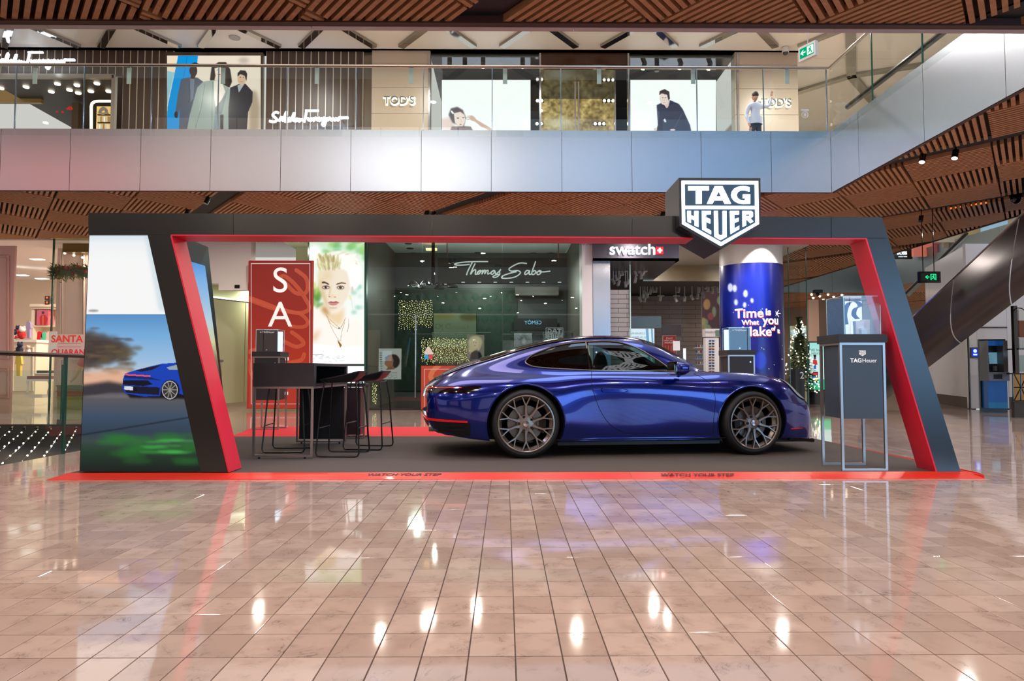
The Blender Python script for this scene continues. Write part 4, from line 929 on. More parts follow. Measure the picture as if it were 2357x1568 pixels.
# ================================================================= GROUND FLOOR SHOPS
YG = 16.4
WHITE = M('white_wall', (226, 222, 218), rough=.55); OFFW = M('warm_wall', (206, 196, 184), rough=.6); DARK = M('dark_interior', (40, 42, 44), rough=.7)
def gl(name, x0, y0, x1, y1, Y, mat, parent=None, **k): return W(x0, y0, x1, y1, Y, .012, name, mat, parent, **k)
SHOPG = glassmat('shop_glass', (232, 242, 238), f0=.02, refl=.9); CLRG = glassmat('clear_glass', (248, 251, 250), f0=.01, refl=.8); GREENE = M('green_glass_edge', (38, 90, 76), rough=.15)
def S(name, x0, y0, x1, y1, Y, d, mat, z0=None, label=None): return W(x0, y0, x1, y1, Y, d, name, mat, z0=z0, kind='structure', label=label)
def XZ(Y): return lambda px: P(px, 854, Y=Y).x
TOPZ = ZC+.05
def bx(name, x0, x1, y0, y1, z0, z1, mat, **k): return MB().box(x0, x1, y0, y1, z0, z1).build(name, mat, **k)
gx = lambda px, Y=YG: P(px, 854, Y=Y).x
# shells of the shops
bx('wall_back', -20, gx(470), 24, 24.2, 0, 4.4, M('cream_wall', (240, 222, 196), rough=.7), kind='structure')
bx('ceiling', -20, gx(200), YG+.1, 24, 4.12, 4.18, M('white_ceiling', (240, 232, 224), rough=.7), kind='structure')
bx('wall_partition', gx(205), gx(206)+.1, YG+.05, 24, 0, 4.4, OFFW, kind='structure')
bx('wall_bulkhead', gx(450), gx(573), YG, YG+.3, P(500, 652, Y=YG).z, TOPZ, WHITE, kind='structure')
# corridor beyond the booth: pale green panelled side wall with a light cove
GRW = M('pale_green_panel', (206, 214, 176), rough=.35)
cor = empty('wall_corridor', (0, YG, 0), kind='structure', label='pale green panelled corridor wall with a lit cove at its top')
xa, xb = gx(440), gx(575)
za = P(510, 690, Y=YG+1).z
for i in range(5):
    a = YG+.5+i*1.1; MB().prism([(gx(500)-.5+i*.55, a, .12), (gx(500)-.5+(i+1)*.55-.012, a+1.088, .12), (gx(500)-.5+(i+1)*.55-.012, a+1.088, 2.75), (gx(500)-.5+i*.55, a, 2.75)], (-.08, .04, 0)).xf(inv(cor)).build('wall_panel', GRW, cor)
MB().prism([(gx(500)-.6, YG+.5, 2.82), (gx(500)+2.3, YG+6.1, 2.82), (gx(500)+2.3, YG+6.1, 3.3), (gx(500)-.6, YG+.5, 3.3)], (-.08, .04, 0)).xf(inv(cor)).build('upper_panel', GRW, cor)
MB().box(gx(500)-.5, gx(500)+2.4, YG+.3, YG+6, 3.3, 3.34).xf(inv(cor)).build('corridor_ceiling', GRW, cor)
MB().tube([(gx(500)-.5, YG+.5, 2.80), (gx(500)+2.25, YG+6, 2.80)], .02, 6).xf(inv(cor)).build('cove_light', E('cove', (255, 255, 230), 4), cor)
lamp('corridor_lamp', (gx(520), YG+2, 3.1), power=150, size=.6, col=(255, 250, 225))
bx('wall_corridor_end', xa, gx(585), YG+6.2, YG+6.3, 0, 3.4, GRW, kind='structure')
dh = empty('door_header', (gx(500), YG-.05, 2.5), 'white automatic door header with a small black sensor', 'door header')
W(503, 652, 571, 668, YG-.06, .2, 'housing', WHITE, dh); W(540, 656, 551, 663, YG-.09, .04, 'sensor', GBLK, dh)
# --- sale banner
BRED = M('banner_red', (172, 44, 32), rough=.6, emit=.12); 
sale = empty('sale_banner', (gx(640), YG-.25, 0), 'tall red sale banner with white letters and orange brush strokes', 'banner')
YB = YG-.25
W(571, 600, 719, 941, YB, .06, 'board', BRED, sale)
cvb = Cv(570, 598, 721, 943, 3, (178, 44, 32)).vgrad([(600, (150, 36, 30)), (700, (164, 40, 30)), (820, (190, 52, 34)), (941, (196, 60, 44))])
OR = (222, 96, 60)
def brush(pts, w): 
    pp = bez(pts, 10); cvb.line(pp, w, OR, al=.85)
    for o_ in (-.28, .12, .3): cvb.line([(a, b_+o_*w) for a, b_ in pp[::2]], .5, (180, 56, 38), al=.5)
brush([(682, 622), (704, 640), (708, 664), (700, 676), (680, 674), (660, 655), (645, 640), (655, 636), (672, 648), (690, 668), (704, 690), (712, 708), (702, 718), (680, 720), (640, 710), (600, 695), (576, 686)], 9)
brush([(573, 690), (620, 708), (665, 718), (690, 722), (708, 740), (700, 752), (670, 752)], 8); brush([(672, 765), (692, 780), (698, 792), (680, 798), (650, 785), (600, 770)], 9)
brush([(570, 812), (585, 806), (600, 812), (640, 835), (690, 830), (700, 816)], 9); brush([(572, 830), (578, 860), (590, 880), (600, 900)], 8)
for r in (((578, 607), (713, 607), (713, 930), (578, 930), (578, 607)),): cvb.line(list(r), 1.5, (244, 214, 208))
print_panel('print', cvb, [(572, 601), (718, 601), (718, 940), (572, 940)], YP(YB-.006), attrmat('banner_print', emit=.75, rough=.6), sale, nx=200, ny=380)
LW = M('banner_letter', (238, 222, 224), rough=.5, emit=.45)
for ch, y in (('S', 648), ('A', 727), ('L', 805), ('E', 884)):
    q = P(645, y, Y=YB-.012); text('letter', ch, LW, sale, loc=tuple(q), size=.86, ex=.003, local=False)
# --- portrait light box column
YL = YG-.1
por = empty('portrait_light_box', (gx(772), YL, 0), 'tall glowing light box with portrait of a blonde woman in necklaces', 'light box')
W(706, 553, 842, 944, YL, .22, 'housing', M('lightbox_case', (40, 66, 60), rough=.3), por, z0=.0)
E1m = attrmat('portrait_print', emit=1.05, rough=.3)
K5 = lambda a, b_: (700+a/5.227, 550+b_/5.227)
cp = Cv(706, 553, 842, 842, 3.2, (236, 244, 236))
def kp(l): return [K5(a, b_) for a, b_ in l]
def kell(a, b_, rx, ry, c, bl=0, al=1, rot=0): q = K5(a, b_); cp.ell(q[0], q[1], rx/5.227, ry/5.227, c, b=bl/5.227, al=al, rot=rot)
cp.vgrad([(553, (190, 230, 190)), (600, (232, 244, 232)), (680, (240, 246, 240)), (842, (252, 252, 252))])
random.seed(3)
for i in range(34): kell(random.uniform(250, 730), random.uniform(20, 330), random.uniform(25, 60), random.uniform(20, 45), random.choice([(120, 190, 110), (90, 170, 100), (160, 214, 120), (210, 238, 214)]), bl=16, al=.55)
for i in range(22): kell(random.uniform(100, 230), random.uniform(560, 830), 30, 40, random.choice([(90, 150, 60), (120, 176, 70), (60, 130, 60), (200, 210, 90)]), bl=14, al=.6)
for i in range(14): kell(random.uniform(540, 730), random.uniform(560, 900), 34, 26, random.choice([(200, 232, 224), (140, 204, 180), (236, 244, 240)]), bl=14, al=.6)
kell(130, 150, 70, 80, (248, 246, 248), bl=30)
kell(420, 360, 250, 215, (250, 250, 244), bl=10); kell(600, 420, 90, 190, (252, 252, 250), bl=14); kell(215, 480, 50, 160, (224, 220, 176), bl=14)
for i in range(60):
    a = random.uniform(-2.7, -.3); r = random.uniform(.85, 1.05); kell(410+250*r*cos(a), 370+210*r*sin(a), 26, 9, random.choice([(240, 240, 222), (255, 255, 255), (224, 222, 188)]), bl=5, al=.7, rot=a+1.2)
sk, skd = (240, 222, 196), (206, 160, 112)
cp.poly(kp([(245, 780), (470, 800), (480, 900), (500, 960), (640, 980), (700, 1040), (720, 1290), (90, 1290), (90, 860), (150, 840)]), (250, 244, 236), b=4)
cp.poly(kp([(235, 800), (300, 900), (420, 880), (480, 800), (478, 950), (430, 1050), (330, 1000), (250, 900), (200, 850)]), (236, 210, 170), b=5).poly(kp([(205, 850), (250, 800), (300, 880), (290, 930), (240, 890)]), (190, 140, 84), b=5)
face = [(205, 380), (250, 340), (340, 355), (450, 345), (520, 400), (545, 500), (550, 600), (525, 700), (470, 790), (400, 860), (350, 878), (300, 855), (250, 780), (205, 660), (190, 560), (188, 460)]
cp.poly(kp(face), (238, 226, 206), b=2.5).poly(kp([(190, 500), (215, 480), (240, 620), (290, 800), (330, 870), (300, 855), (250, 780), (205, 660)]), (206, 172, 124), b=4, al=.7).poly(kp([(200, 390), (330, 350), (330, 520), (215, 520)]), (222, 196, 150), b=8, al=.6)
for i in range(150):
    x = random.uniform(165, 600); kell(x, 280+random.uniform(-70, 60), 12, 46, random.choice([(226, 222, 180), (186, 176, 110), (246, 246, 228), (156, 140, 84)]) if x < 430 else (250, 250, 244), bl=5, al=.6, rot=(x-330)/400)
cp.poly(kp([(215, 518), (240, 512), (285, 530), (305, 552), (290, 552), (250, 534), (215, 536)]), (72, 50, 34), b=.8).poly(kp([(378, 556), (400, 535), (450, 522), (500, 530), (503, 542), (450, 536), (400, 550)]), (84, 58, 40), b=.8)
for ex, ey in ((262, 584), (438, 586)):
    kell(ex, ey, 46, 24, (120, 86, 62), bl=7, al=.75); kell(ex, ey, 34, 11, (224, 214, 206), bl=1); kell(ex, ey-1, 18, 14, (46, 32, 26), bl=1); cp.line(kp([(ex-40, ey-2), (ex-15, ey-17), (ex+18, ey-17), (ex+44, ey-4)]), 1.0, (30, 20, 18)); kell(ex+5, ey-5, 4, 4, (250, 250, 250))
cp.line(kp([(318, 570), (310, 640), (296, 690)]), 2.2, (206, 160, 112), b=2, al=.8); kell(310, 696, 16, 8, (150, 96, 66), bl=3, al=.8); kell(370, 700, 16, 7, (170, 120, 90), bl=3, al=.8); kell(340, 690, 34, 22, (236, 210, 180), bl=8, al=.8)
cp.poly(kp([(282, 768), (320, 752), (352, 758), (385, 750), (428, 768), (385, 772), (350, 774), (315, 772)]), (156, 84, 84), b=.8).poly(kp([(290, 772), (350, 776), (422, 770), (385, 796), (345, 802), (310, 794)]), (206, 132, 126), b=.8); kell(350, 830, 50, 10, (206, 170, 130), bl=6, al=.6)
kell(580, 610, 14, 40, (226, 196, 170), bl=5, al=.8); cp.line(kp([(562, 680), (575, 780), (585, 850)]), 1.2, (222, 220, 210)); cp.line(kp([(545, 680), (560, 730)]), 3, (236, 226, 150), b=2)
GO = (176, 140, 66)
cp.line(kp(bez([(260, 910), (320, 980), (400, 1050), (425, 1070), (465, 1030), (500, 950)], 6)), .8, GO).line(kp(bez([(270, 930), (330, 1030), (420, 1085), (450, 1060), (490, 970)], 6)), .8, GO).line(kp(bez([(285, 960), (340, 1090), (430, 1230), (450, 1130), (490, 1000)], 8)), .7, (150, 120, 60))
kell(420, 1075, 9, 9, (60, 120, 120)); cp.poly(kp([(400, 1215), (425, 1240), (455, 1280), (435, 1310), (410, 1250)]), (150, 104, 40), b=.6); cp.line(kp([(535, 960), (535, 1050), (520, 1120)]), .9, (120, 110, 90))
cp.poly(kp([(90, 1190), (160, 1110), (200, 1090), (150, 1190), (130, 1240)]), (206, 150, 90), b=6, al=.7)
cp.poly(kp([(88, 1265), (230, 1275), (400, 1310), (480, 1340), (640, 1330), (700, 1500), (86, 1500)]), (252, 252, 253), b=1).line(kp([(90, 1395), (160, 1392), (220, 1388)]), 1, (120, 120, 134)); 
for i in range(26): kell(random.uniform(100, 480), random.uniform(1400, 1480), 22, 5, (206, 208, 212), bl=3, al=.6, rot=random.uniform(-1, 1))
print_panel('portrait_print', cp, [(709, 555), (839, 555), (838, 838), (709, 838)], YP(YL-.006), E1m, por, nx=260, ny=560)
W(709, 843, 838, 941, YL-.006, .005, 'lower_glow_panel', E('lower_glow', (236, 246, 255), 1.6), por)
W(839, 553, 842, 944, YL-.03, .03, 'glass_edge', GREENE, por); W(706, 553, 709, 944, YL-.03, .03, 'glass_edge', GREENE, por)
# --- bulkhead, ceiling panel above the banner
bx('wall_2', gx(573), gx(708), YG+3.5, YG+3.6, 0, 4.6, M('shade_wall', (176, 170, 160), rough=.6), kind='structure'); bx('ceiling', gx(560), gx(1341), YG+.05, YG+9, 4.6, 4.64, M('shop_ceiling', (196, 200, 196), rough=.6), kind='structure')
# --- glazed jewellery shop with hanging script sign
j0, j1 = gx(842), gx(1341)
DGR = M('dark_green_wall', (26, 46, 38), rough=.6)
YI = YG+4.5
bx('wall_back', j0-.5, j1+.3, YI, YI+.1, 0, 4.6, M('jewel_back', (74, 78, 78), rough=.6), kind='structure'); bx('wall_left', j0-.15, j0-.05, YG+.2, YI, 0, 4.6, M('taupe_wall', (84, 80, 74), rough=.5), kind='structure'); bx('wall_right', j1+.02, j1+.12, YG+.2, YI, 0, 4.6, M('taupe_wall', (92, 88, 82), rough=.5), kind='structure')
bx('floor', j0-.1, j1+.1, YG+.1, YI, .0, .01, M('dark_shop_floor', (58, 40, 38), rough=.15), kind='structure')
win = empty('window_1', (0, YG, 0), kind='structure', label='frameless glass shopfront of the jewellery shop behind the car')
for a, c in ((842, 971), (972, 1156), (1157, 1341)): W(a, 556, c-.7, 943, YG, .012, 'glass_pane', SHOPG, win, z0=.02)
W(842, 940, 1341, 947, YG-.02, .05, 'floor_rail', M('rail_dark', (70, 68, 66), rough=.4, metal=.7), win, z0=0)
# leaf wallpaper: raised fan shaped leaves in rows
LEAF = M('leaf_relief', (34, 60, 48), rough=.5); LEAFD = M('leaf_relief_dark', (22, 44, 34), rough=.5)
wal = empty('leaf_wall', (gx(1020), YI-.02, 0), 'dark green wall with rows of fan shaped leaves inside the jewellery shop', 'wall panel')
W(872, 663, 1190, 900, YI-.03, .02, 'backing', LEAFD, wal)
for r in range(8):
    for k in range(15):
        px, py = 885+k*21+(10 if r % 2 else 0), 672+r*26
        if px > 1185: continue
        c = P(px, py+14, Y=YI-.03); n = 9; rr = .14; aa = 0
        pts = [(c.x, c.y, c.z-.12)]+[(c.x+rr*.9*cos(t)+aa*.1, c.y-.03*sin(t), c.z+rr*1.1*sin(t)) for t in np.linspace(-.2, pi+.2, n)]
        MB().add(pts, [(0, i, i+1) for i in range(1, n)]).xf(inv(wal)).build('leaf', LEAF, wal, fix=False)
# hanging sign
sg = empty('hanging_sign', (gx(1157, YG+.4), YG+.4, 2.9), 'dark hanging shop sign with white script lettering Thomas Sabo', 'sign')
W(1007.5, 594, 1305, 652, YG+.4, .18, 'board', M('sign_board', (40, 42, 46), rough=.5), sg)
K1 = lambda a, b_: (820+a/4.365, 540+b_/4.365)
def strokes(name, lists, conv, Y, r, mat, parent, n=6):
    for l in lists: MB().tube([P(*conv(a, b_), Y=Y) for a, b_ in bez(l, n)], r, 6).xf(inv(parent)).build(name, mat, parent, smooth=True)
SCR = [[(1140,300),(1080,306),(1020,308),(988,300),(1010,288),(1100,276),(1220,272),(1325,272)], [(1165,280),(1140,330),(1120,370),(1108,408)], [(1195,290),(1170,340),(1148,400),(1170,370),(1195,352),(1200,370),(1196,398),(1212,396),(1232,370),(1252,360),(1240,390),(1222,398),(1218,380),(1240,362),(1262,368),(1275,358),(1262,398),(1285,362),(1298,362),(1290,396),(1312,362),(1326,364),(1320,396),(1345,388),(1372,364),(1392,362),(1365,372),(1352,392),(1372,398),(1395,370),(1400,398),(1425,380),(1452,350),(1440,372),(1442,400),(1420,422),(1392,432),(1372,424),(1400,408),(1445,396)],
 [(1715,292),(1650,286),(1590,308),(1535,345),(1560,368),(1620,362),(1650,385),(1600,425),(1520,440),(1462,436),(1480,412),(1560,385),(1612,374)], [(1740,365),(1712,362),(1692,390),(1702,402),(1725,388),(1742,362),(1738,400),(1760,396)], [(1802,270),(1785,320),(1765,380),(1770,402),(1792,396),(1805,372),(1790,362),(1776,376)], [(1832,366),(1815,385),(1822,402),(1845,396),(1858,372),(1842,362),(1832,372),(1880,376),(1950,368)]]
strokes('script_stroke', SCR, K1, YG+.38, .016, M('script_white', (214, 218, 220), rough=.4, emit=.6), sg)
for px in (1029, 1285): W(px-1, 530, px+1, 594, YG+.45, .03, 'hanger', M('copper', (150, 90, 60), rough=.3, metal=.8), sg)
for i in range(7): W(1062+i*37, 649, 1070+i*37, 650.5, YG+.39, .02, 'marker_light', E('tiny_white', (220, 230, 235), 1), sg)
# chandelier of black shades
ch = empty('chandelier', (gx(997, YG+2.4), YG+2.4, 2.9), 'black pendant lamp with several cone shades inside the jewellery shop', 'lamp')
q = P(997, 613, Y=YG+2.4); zc = P(997, 655, Y=YG+2.4).z
MB().lathe([(.02, .3), (.02, 0), (.025, 0)], (q.x, q.y, zc), n=10).cyl((q.x, q.y, zc), (q.x, q.y, 4.6), .05, 10).xf(inv(ch)).build('stem', GBLK, ch)
MB().lathe([(0, 3.5-3.5), (.45, 0), (.45, .05), (0, .05)], (q.x, q.y, 4.54), n=32).xf(inv(ch)).build('ceiling_rose', WHITE, ch)
for a in range(6):
    t = a*pi/3+.3; e = Vector((q.x+.55*cos(t), q.y+.55*sin(t), zc-.02)); MB().tube([(q.x, q.y, zc), ((q.x+e.x)/2, (q.y+e.y)/2, zc+.06), tuple(e)], .012, 6).xf(inv(ch)).build('arm', GBLK, ch)
    MB().lathe([(.02, .12), (.05, .1), (.17, -.04), (.16, -.04), (.02, .08)], e, n=20).xf(inv(ch)).build('shade', GBLK, ch, smooth=30)
# curtains of fairy lights
LITE = E('warm_bulb', (255, 236, 150), 2.2); BULB = E('cool_bulb', (255, 244, 214), 3.5)
def light_curtain(x0, y0, x1, y1, Y, nx, ny, label, grp, jit=1.0, r=.009):
    """every strand a wire with its bulbs"""
    c = empty('light_curtain', tuple(P((x0+x1)/2, y1, Y=Y)), label, 'fairy lights', grp)
    wires = MB(); bulbs = MB()
    for i in range(nx):
        px = x0+(x1-x0)*(i+.5)/nx; w0 = y0+random.uniform(0, 6)*jit; w1 = y1-random.uniform(0, (y1-y0)*.18)*jit
        wires.tube([P(px, w0, Y=Y), P(px, w1, Y=Y)], .002, 3)
        for j in range(ny):
            py = w0+(w1-w0)*(j+.5)/ny+random.uniform(-1, 1)*jit; p = P(px+random.uniform(-1.6, 1.6), py, Y=Y+random.uniform(-.1, .1)); rr = r*random.uniform(.8, 1.25)
            bulbs.add([p+Vector(v)*rr for v in ((1,0,0),(-1,0,0),(0,1,0),(0,-1,0),(0,0,1),(0,0,-1))], [(0,2,4),(2,1,4),(1,3,4),(3,0,4),(2,0,5),(1,2,5),(3,1,5),(0,3,5)])
    wires.xf(inv(c)).build('strands', M('dark_wire', (30, 40, 30)), c, kind='stuff', fix=False); bulbs.xf(inv(c)).build('bulbs', LITE, c, kind='stuff', fix=False)
light_curtain(917, 690, 996, 762, YG+.9, 20, 15, 'square curtain of warm fairy lights hanging above the glass door', 'fairy light curtains in the jewellery shop')
light_curtain(970, 776, 1082, 842, YG+.7, 30, 17, 'wide curtain of warm fairy lights over the red banner behind the car', 'fairy light curtains in the jewellery shop')
light_curtain(857, 880, 868, 935, YG+.5, 3, 16, 'thin strand bundle of warm fairy lights by the portrait light box', 'fairy light curtains in the jewellery shop')
light_curtain(842, 795, 856, 850, YG+1.5, 4, 12, 'short strand bundle of fairy lights round the oval mirror', 'fairy light curtains in the jewellery shop')
# door pull handles, mirrors, posters, display tables
for px, py0, py1, lb in ((957, 725, 915, 'long chrome pull handle on the glass door'),):
    h = empty('pull_handle', tuple(P(px, 820, Y=YG-.06)), lb, 'handle'); q0, q1 = P(px, py0, Y=YG-.06), P(px-1, py1, Y=YG-.06)
    MB().cyl(q0, q1, .017, 12).xf(inv(h)).build('bar', CHR, h, smooth=True)
    for t_ in (.06, .94): q = q0.lerp(q1, t_); MB().cyl(q, q+Vector((0, .06, 0)), .01, 8).xf(inv(h)).build('fixing', CHR, h)
def mirror(px, py, rx, ry, Y, lb):
    o = empty('wall_mirror', tuple(P(px, py, Y=Y)), lb, 'mirror', 'mirrors on the side wall of the jewellery shop')
    pts = []
    for k in range(28):
        a = 2*pi*k/28; ca, sa = cos(a), sin(a); q = P(px+rx*abs(ca)**.7*(1 if ca > 0 else -1), py+ry*abs(sa)**.5*(1 if sa > 0 else -1), Y=Y); pts.append(q)
    MB().prism(pts, (0, .03, 0)).xf(inv(o)).build('mirror_glass', CHR, o); MB().tube([p+Vector((0, -.005, 0)) for p in pts], .014, 6, closed=True).xf(inv(o)).build('frame', GBLK, o)
mirror(856, 667, 7, 31, YG+1.9, 'tall narrow mirror, highest on the side wall'); mirror(864, 757, 7, 20, YG+2.2, 'small rectangular mirror below the tall one'); mirror(848, 838, 6, 30, YG+1.2, 'oval mirror beside the fairy lights')
def poster(name, x0, y0, x1, y1, Y, cv, label, cat='poster', emit=.55, thick=.02, frame_m=None, group=None, q=None):
    o = empty(name, tuple(P((x0+x1)/2, y1, Y=Y)), label, cat, group)
    W(x0-.6, y0-.6, x1+.6, y1+.6, Y+.004, thick, 'board', frame_m or WHITE, o)
    print_panel('print', cv, q or [(x0, y0), (x1, y0), (x1, y1), (x0, y1)], YP(Y), attrmat('print_%d' % int(emit*100), emit=emit), o, nx=min(cv.w, 170), ny=min(cv.h, 170)); return o
# leaning jewellery poster: profile of a woman with earring
cq = Cv(870, 800, 925, 876, 3, (206, 200, 196)); cq.ell(906, 832, 14, 16, (50, 32, 30), b=1).poly([(888, 826), (892, 818), (902, 816), (906, 830), (903, 846), (895, 849), (889, 842), (885, 838)], (176, 112, 84), b=.6).poly([(886, 822), (894, 819), (893, 826), (886, 829)], (110, 130, 170)).poly([(893, 846), (906, 842), (908, 850), (888, 852)], (150, 100, 76), b=.5)
for i in range(9): cq.line([(873+i*.5, 813+i*5), (873+i*.5+6-i*.4, 813+i*5)], 1.6, (40, 90, 84))
for y in (858, 861, 864): cq.line([(884, y), (914, y)], .6, (140, 132, 130))
cq.line(bez([(888, 869), (893, 866), (896, 871), (902, 867), (908, 870), (914, 868)], 4), .7, (60, 50, 50))
poster('poster_stand', 872, 803, 923, 873, YG+.25, cq, 'white poster of a woman in profile wearing an earring', emit=.6)
cq = Cv(1073, 770, 1117, 832, 3, (150, 140, 130)); cq.ell(1094, 788, 16, 15, (236, 214, 168), b=2).ell(1088, 803, 9, 13, (230, 206, 160), b=2).ell(1093, 791, 7, 9.5, (244, 210, 180), b=.7).ell(1090, 789, 1.2, .7, (40, 30, 30)).ell(1096, 789, 1.2, .7, (40, 30, 30)).ell(1093, 796, 2, .9, (190, 50, 50)).poly([(1085, 812), (1095, 806), (1106, 812), (1114, 834), (1080, 834)], (32, 32, 44), b=1).ell(1103, 800, 3, 7, (236, 200, 170), b=.5, rot=.3)
poster('picture_frame', 1075, 771.5, 1114, 827, YG+.6, cq, 'framed picture of a blonde woman resting her hand on her chin', 'picture', emit=.6, frame_m=M('brass', (190, 160, 90), rough=.3, metal=.7))
cq = Cv(1183, 766, 1225, 805, 3, (150, 156, 160)).vgrad([(767, (190, 194, 196)), (805, (110, 116, 120))]).ell(1206, 785, 9, 13, (128, 132, 134), b=3).ell(1206, 786, 5, 8, (196, 196, 196), b=2); cq.noise(60, 2)
poster('picture_frame', 1184, 767.5, 1224, 815, YG+.6, cq, 'framed grey portrait picture right of the blonde one', 'picture', emit=.45, frame_m=M('pale_frame', (176, 190, 186), rough=.3))
cq = Cv(1000, 720, 1098, 775, 2, (104, 122, 92)).vgrad([(722, (132, 140, 96)), (745, (110, 124, 96)), (775, (96, 110, 88))]); cq.ell(1080, 730, 22, 9, (88, 84, 36), b=3).ell(1020, 728, 26, 5, (128, 120, 60), b=3)
o = poster('backlit_board', 998, 721, 1096, 800, YI-.2, cq, 'large dim landscape light board with mirrored lettering inside jewellery shop', 'board', emit=.75, frame_m=GBLK)
q = P(1040, 752, Y=YI-.22); text('lettering', 'DAVID JO', M('board_letter', (84, 92, 72)), o, loc=tuple(q), size=.24, rot=(pi/2, 0, pi), ex=.002, local=False)
o = empty('shop_sign', tuple(P(1235, 760, Y=YI-.3)), 'small dark sign with blue mirrored lettering seen through the glass', 'sign'); W(1183, 733, 1283, 760, YI-.3, .05, 'board', M('sign_dark', (18, 22, 26), rough=.5), o)
q = P(1227, 743, Y=YI-.31); text('lettering', 'CEMÔY', E('blue_letter', (140, 206, 240), 1.2), o, loc=tuple(q), size=.13, rot=(pi/2, 0, pi), ex=.003, width=.52, local=False)
MB()
W(1186, 660, 1286, 680, YI-.6, .5, 'soffit', M('taupe_wall', (92, 88, 82)), kind=None, label='taupe ceiling drop at the back of the jewellery shop', cat='soffit')
for (a, b_, c_, d_, nm, lb) in ((994, 765, 1130, 836, 'display_cabinet', 'glass display cabinet behind the fairy light curtain'), (1176, 764, 1320, 836, 'display_cabinet', 'glass display cabinet beside the white column')):
    o = empty(nm, tuple(P((a+c_)/2, d_, Y=YG+1)), lb, 'cabinet', 'glass cabinets in the jewellery shop'); Yc = YG+1
    zb = P(a, d_, Y=Yc).z; x0, x1, z1 = P(a, b_, Y=Yc).x, P(c_, b_, Y=Yc).x, P(a, b_, Y=Yc).z
    MB().box(x0, x1, Yc, Yc+.5, .01, zb).xf(inv(o)).build('base', M('cab_dark', (44, 40, 38), rough=.4), o); MB().box(x0, x1, Yc, Yc+.01, zb, z1).box(x0, x0+.01, Yc+.01, Yc+.5, zb, z1).box(x1-.01, x1, Yc+.01, Yc+.5, zb, z1).xf(inv(o)).build('glass_box', CASEG, o, kind='stuff')
    MB().box(x0, x1, Yc-.01, Yc+.01, z1-.012, z1).build('top_edge', M('edge_pale', (170, 180, 176), rough=.2), None).parent = None
    e = bpy.data.objects['top_edge' if 'top_edge' in bpy.data.objects else 'top_edge.001']; e.name = 'edge'; e.data.transform(inv(o)); e.parent = o
st = empty('door_sticker', tuple(P(986, 800, Y=YG-.01)), 'white triangular sticker with blue and red squares on the glass', 'sticker')
MB().prism([P(*q, Y=YG-.006) for q in ((986, 797), (990, 801), (997, 813), (996, 816), (977, 816), (976, 813), (982, 801))], (0, .004, 0)).xf(inv(st)).build('triangle', WHITE, st)
W(977, 816.5, 986, 827, YG-.006, .004, 'blue_square', M('stick_blue', (40, 150, 200), emit=.3), st); W(987, 816.5, 996, 827, YG-.006, .004, 'red_square', M('stick_red', (190, 60, 70), emit=.3), st)
# red banner behind the tail
sb = empty('red_banner', tuple(P(1010, 943, Y=YG-.2)), 'low red banner with white outline right behind the tail of the car', 'banner')
YR = YG-.2; W(969, 842, 1130, 943, YR, .05, 'board', BRED, sb)
cvb = Cv(966, 840, 1132, 945, 2, (206, 74, 52)); cvb.line(bez([(1010, 842), (996, 855), (992, 870), (1004, 880), (1020, 870)], 8), 11, (232, 130, 80), al=.9).line([(977, 1000), (977, 850), (1130, 850)], 1.4, (246, 214, 206))
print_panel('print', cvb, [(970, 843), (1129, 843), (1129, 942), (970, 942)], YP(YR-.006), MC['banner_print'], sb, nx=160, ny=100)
# --- pillars between shops
bx('trim_4', gx(1341, YG-.1), gx(1365, YG-.1), YG-.1, YG+.5, 0, TOPZ, M('white_pillar', (226, 224, 230), rough=.4), kind='structure', label='white square pillar between the two shops')
bx('trim_5', gx(1366, YG-.05), gx(1406, YG-.05), YG-.05, YG+.6, 0, P(1380, 600, Y=YG).z, STEEL, kind='structure', label='brushed steel clad pillar under the swatch sign')
q = P(1352, 560, Y=YG-.105); text('shop_number', '2038A', M('number_grey', (150, 150, 156)), None, loc=tuple(q), size=.16, ex=.002, label='small grey shop number 2038A on the white pillar', cat='lettering')
# --- watch shop: steel fascia with glowing name
YS = YG-.3
f = empty('shop_fascia', tuple(P(1465, 600, Y=YS)), 'brushed steel shop fascia carrying the glowing swatch name', 'shop sign')
ax, bx_, z0, z1 = P(1365, 580, Y=YS).x, P(1563, 580, Y=YS).x, P(1400, 600, Y=YS).z, ZC-.01
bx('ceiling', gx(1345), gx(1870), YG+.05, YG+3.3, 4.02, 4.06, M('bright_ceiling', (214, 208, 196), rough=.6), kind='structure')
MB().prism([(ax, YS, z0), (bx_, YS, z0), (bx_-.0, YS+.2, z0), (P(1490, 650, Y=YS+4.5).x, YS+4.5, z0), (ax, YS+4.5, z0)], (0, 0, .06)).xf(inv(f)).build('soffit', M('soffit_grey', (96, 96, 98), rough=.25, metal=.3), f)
MB().box(ax, bx_, YS, YS+.06, z0, z1).xf(inv(f)).build('steel_face', M('plum_steel', (104, 98, 108), rough=.3, metal=.7), f); MB().box(bx_-.06, bx_, YS+.06, YG-.02, z0, z1).xf(inv(f)).build('steel_return', STEEL, f)
q = P(1456, 574.5, Y=YS-.05); text('letter', 'swatch', E('swatch_white', (246, 250, 255), 1.5), f, loc=tuple(q), size=.4, ex=.03, bold=.003, width=(P(1508, 580, Y=YS).x-P(1404, 580, Y=YS).x), local=False)
W(1511, 568, 1527, 585, YS-.06, .05, 'red_square', M('swiss_red', (226, 30, 38), emit=.8), f); W(1517, 571, 1521, 582, YS-.07, .012, 'cross_bar', SW, f); W(1513.5, 574.6, 1524.5, 578.4, YS-.072, .012, 'cross_bar', SW, f)
bx('wall_back', gx(1400), gx(1850), YG+7.4, YG+7.5, 0, 4, M('grey_tile_wall', (150, 144, 142), rough=.4), kind='structure')
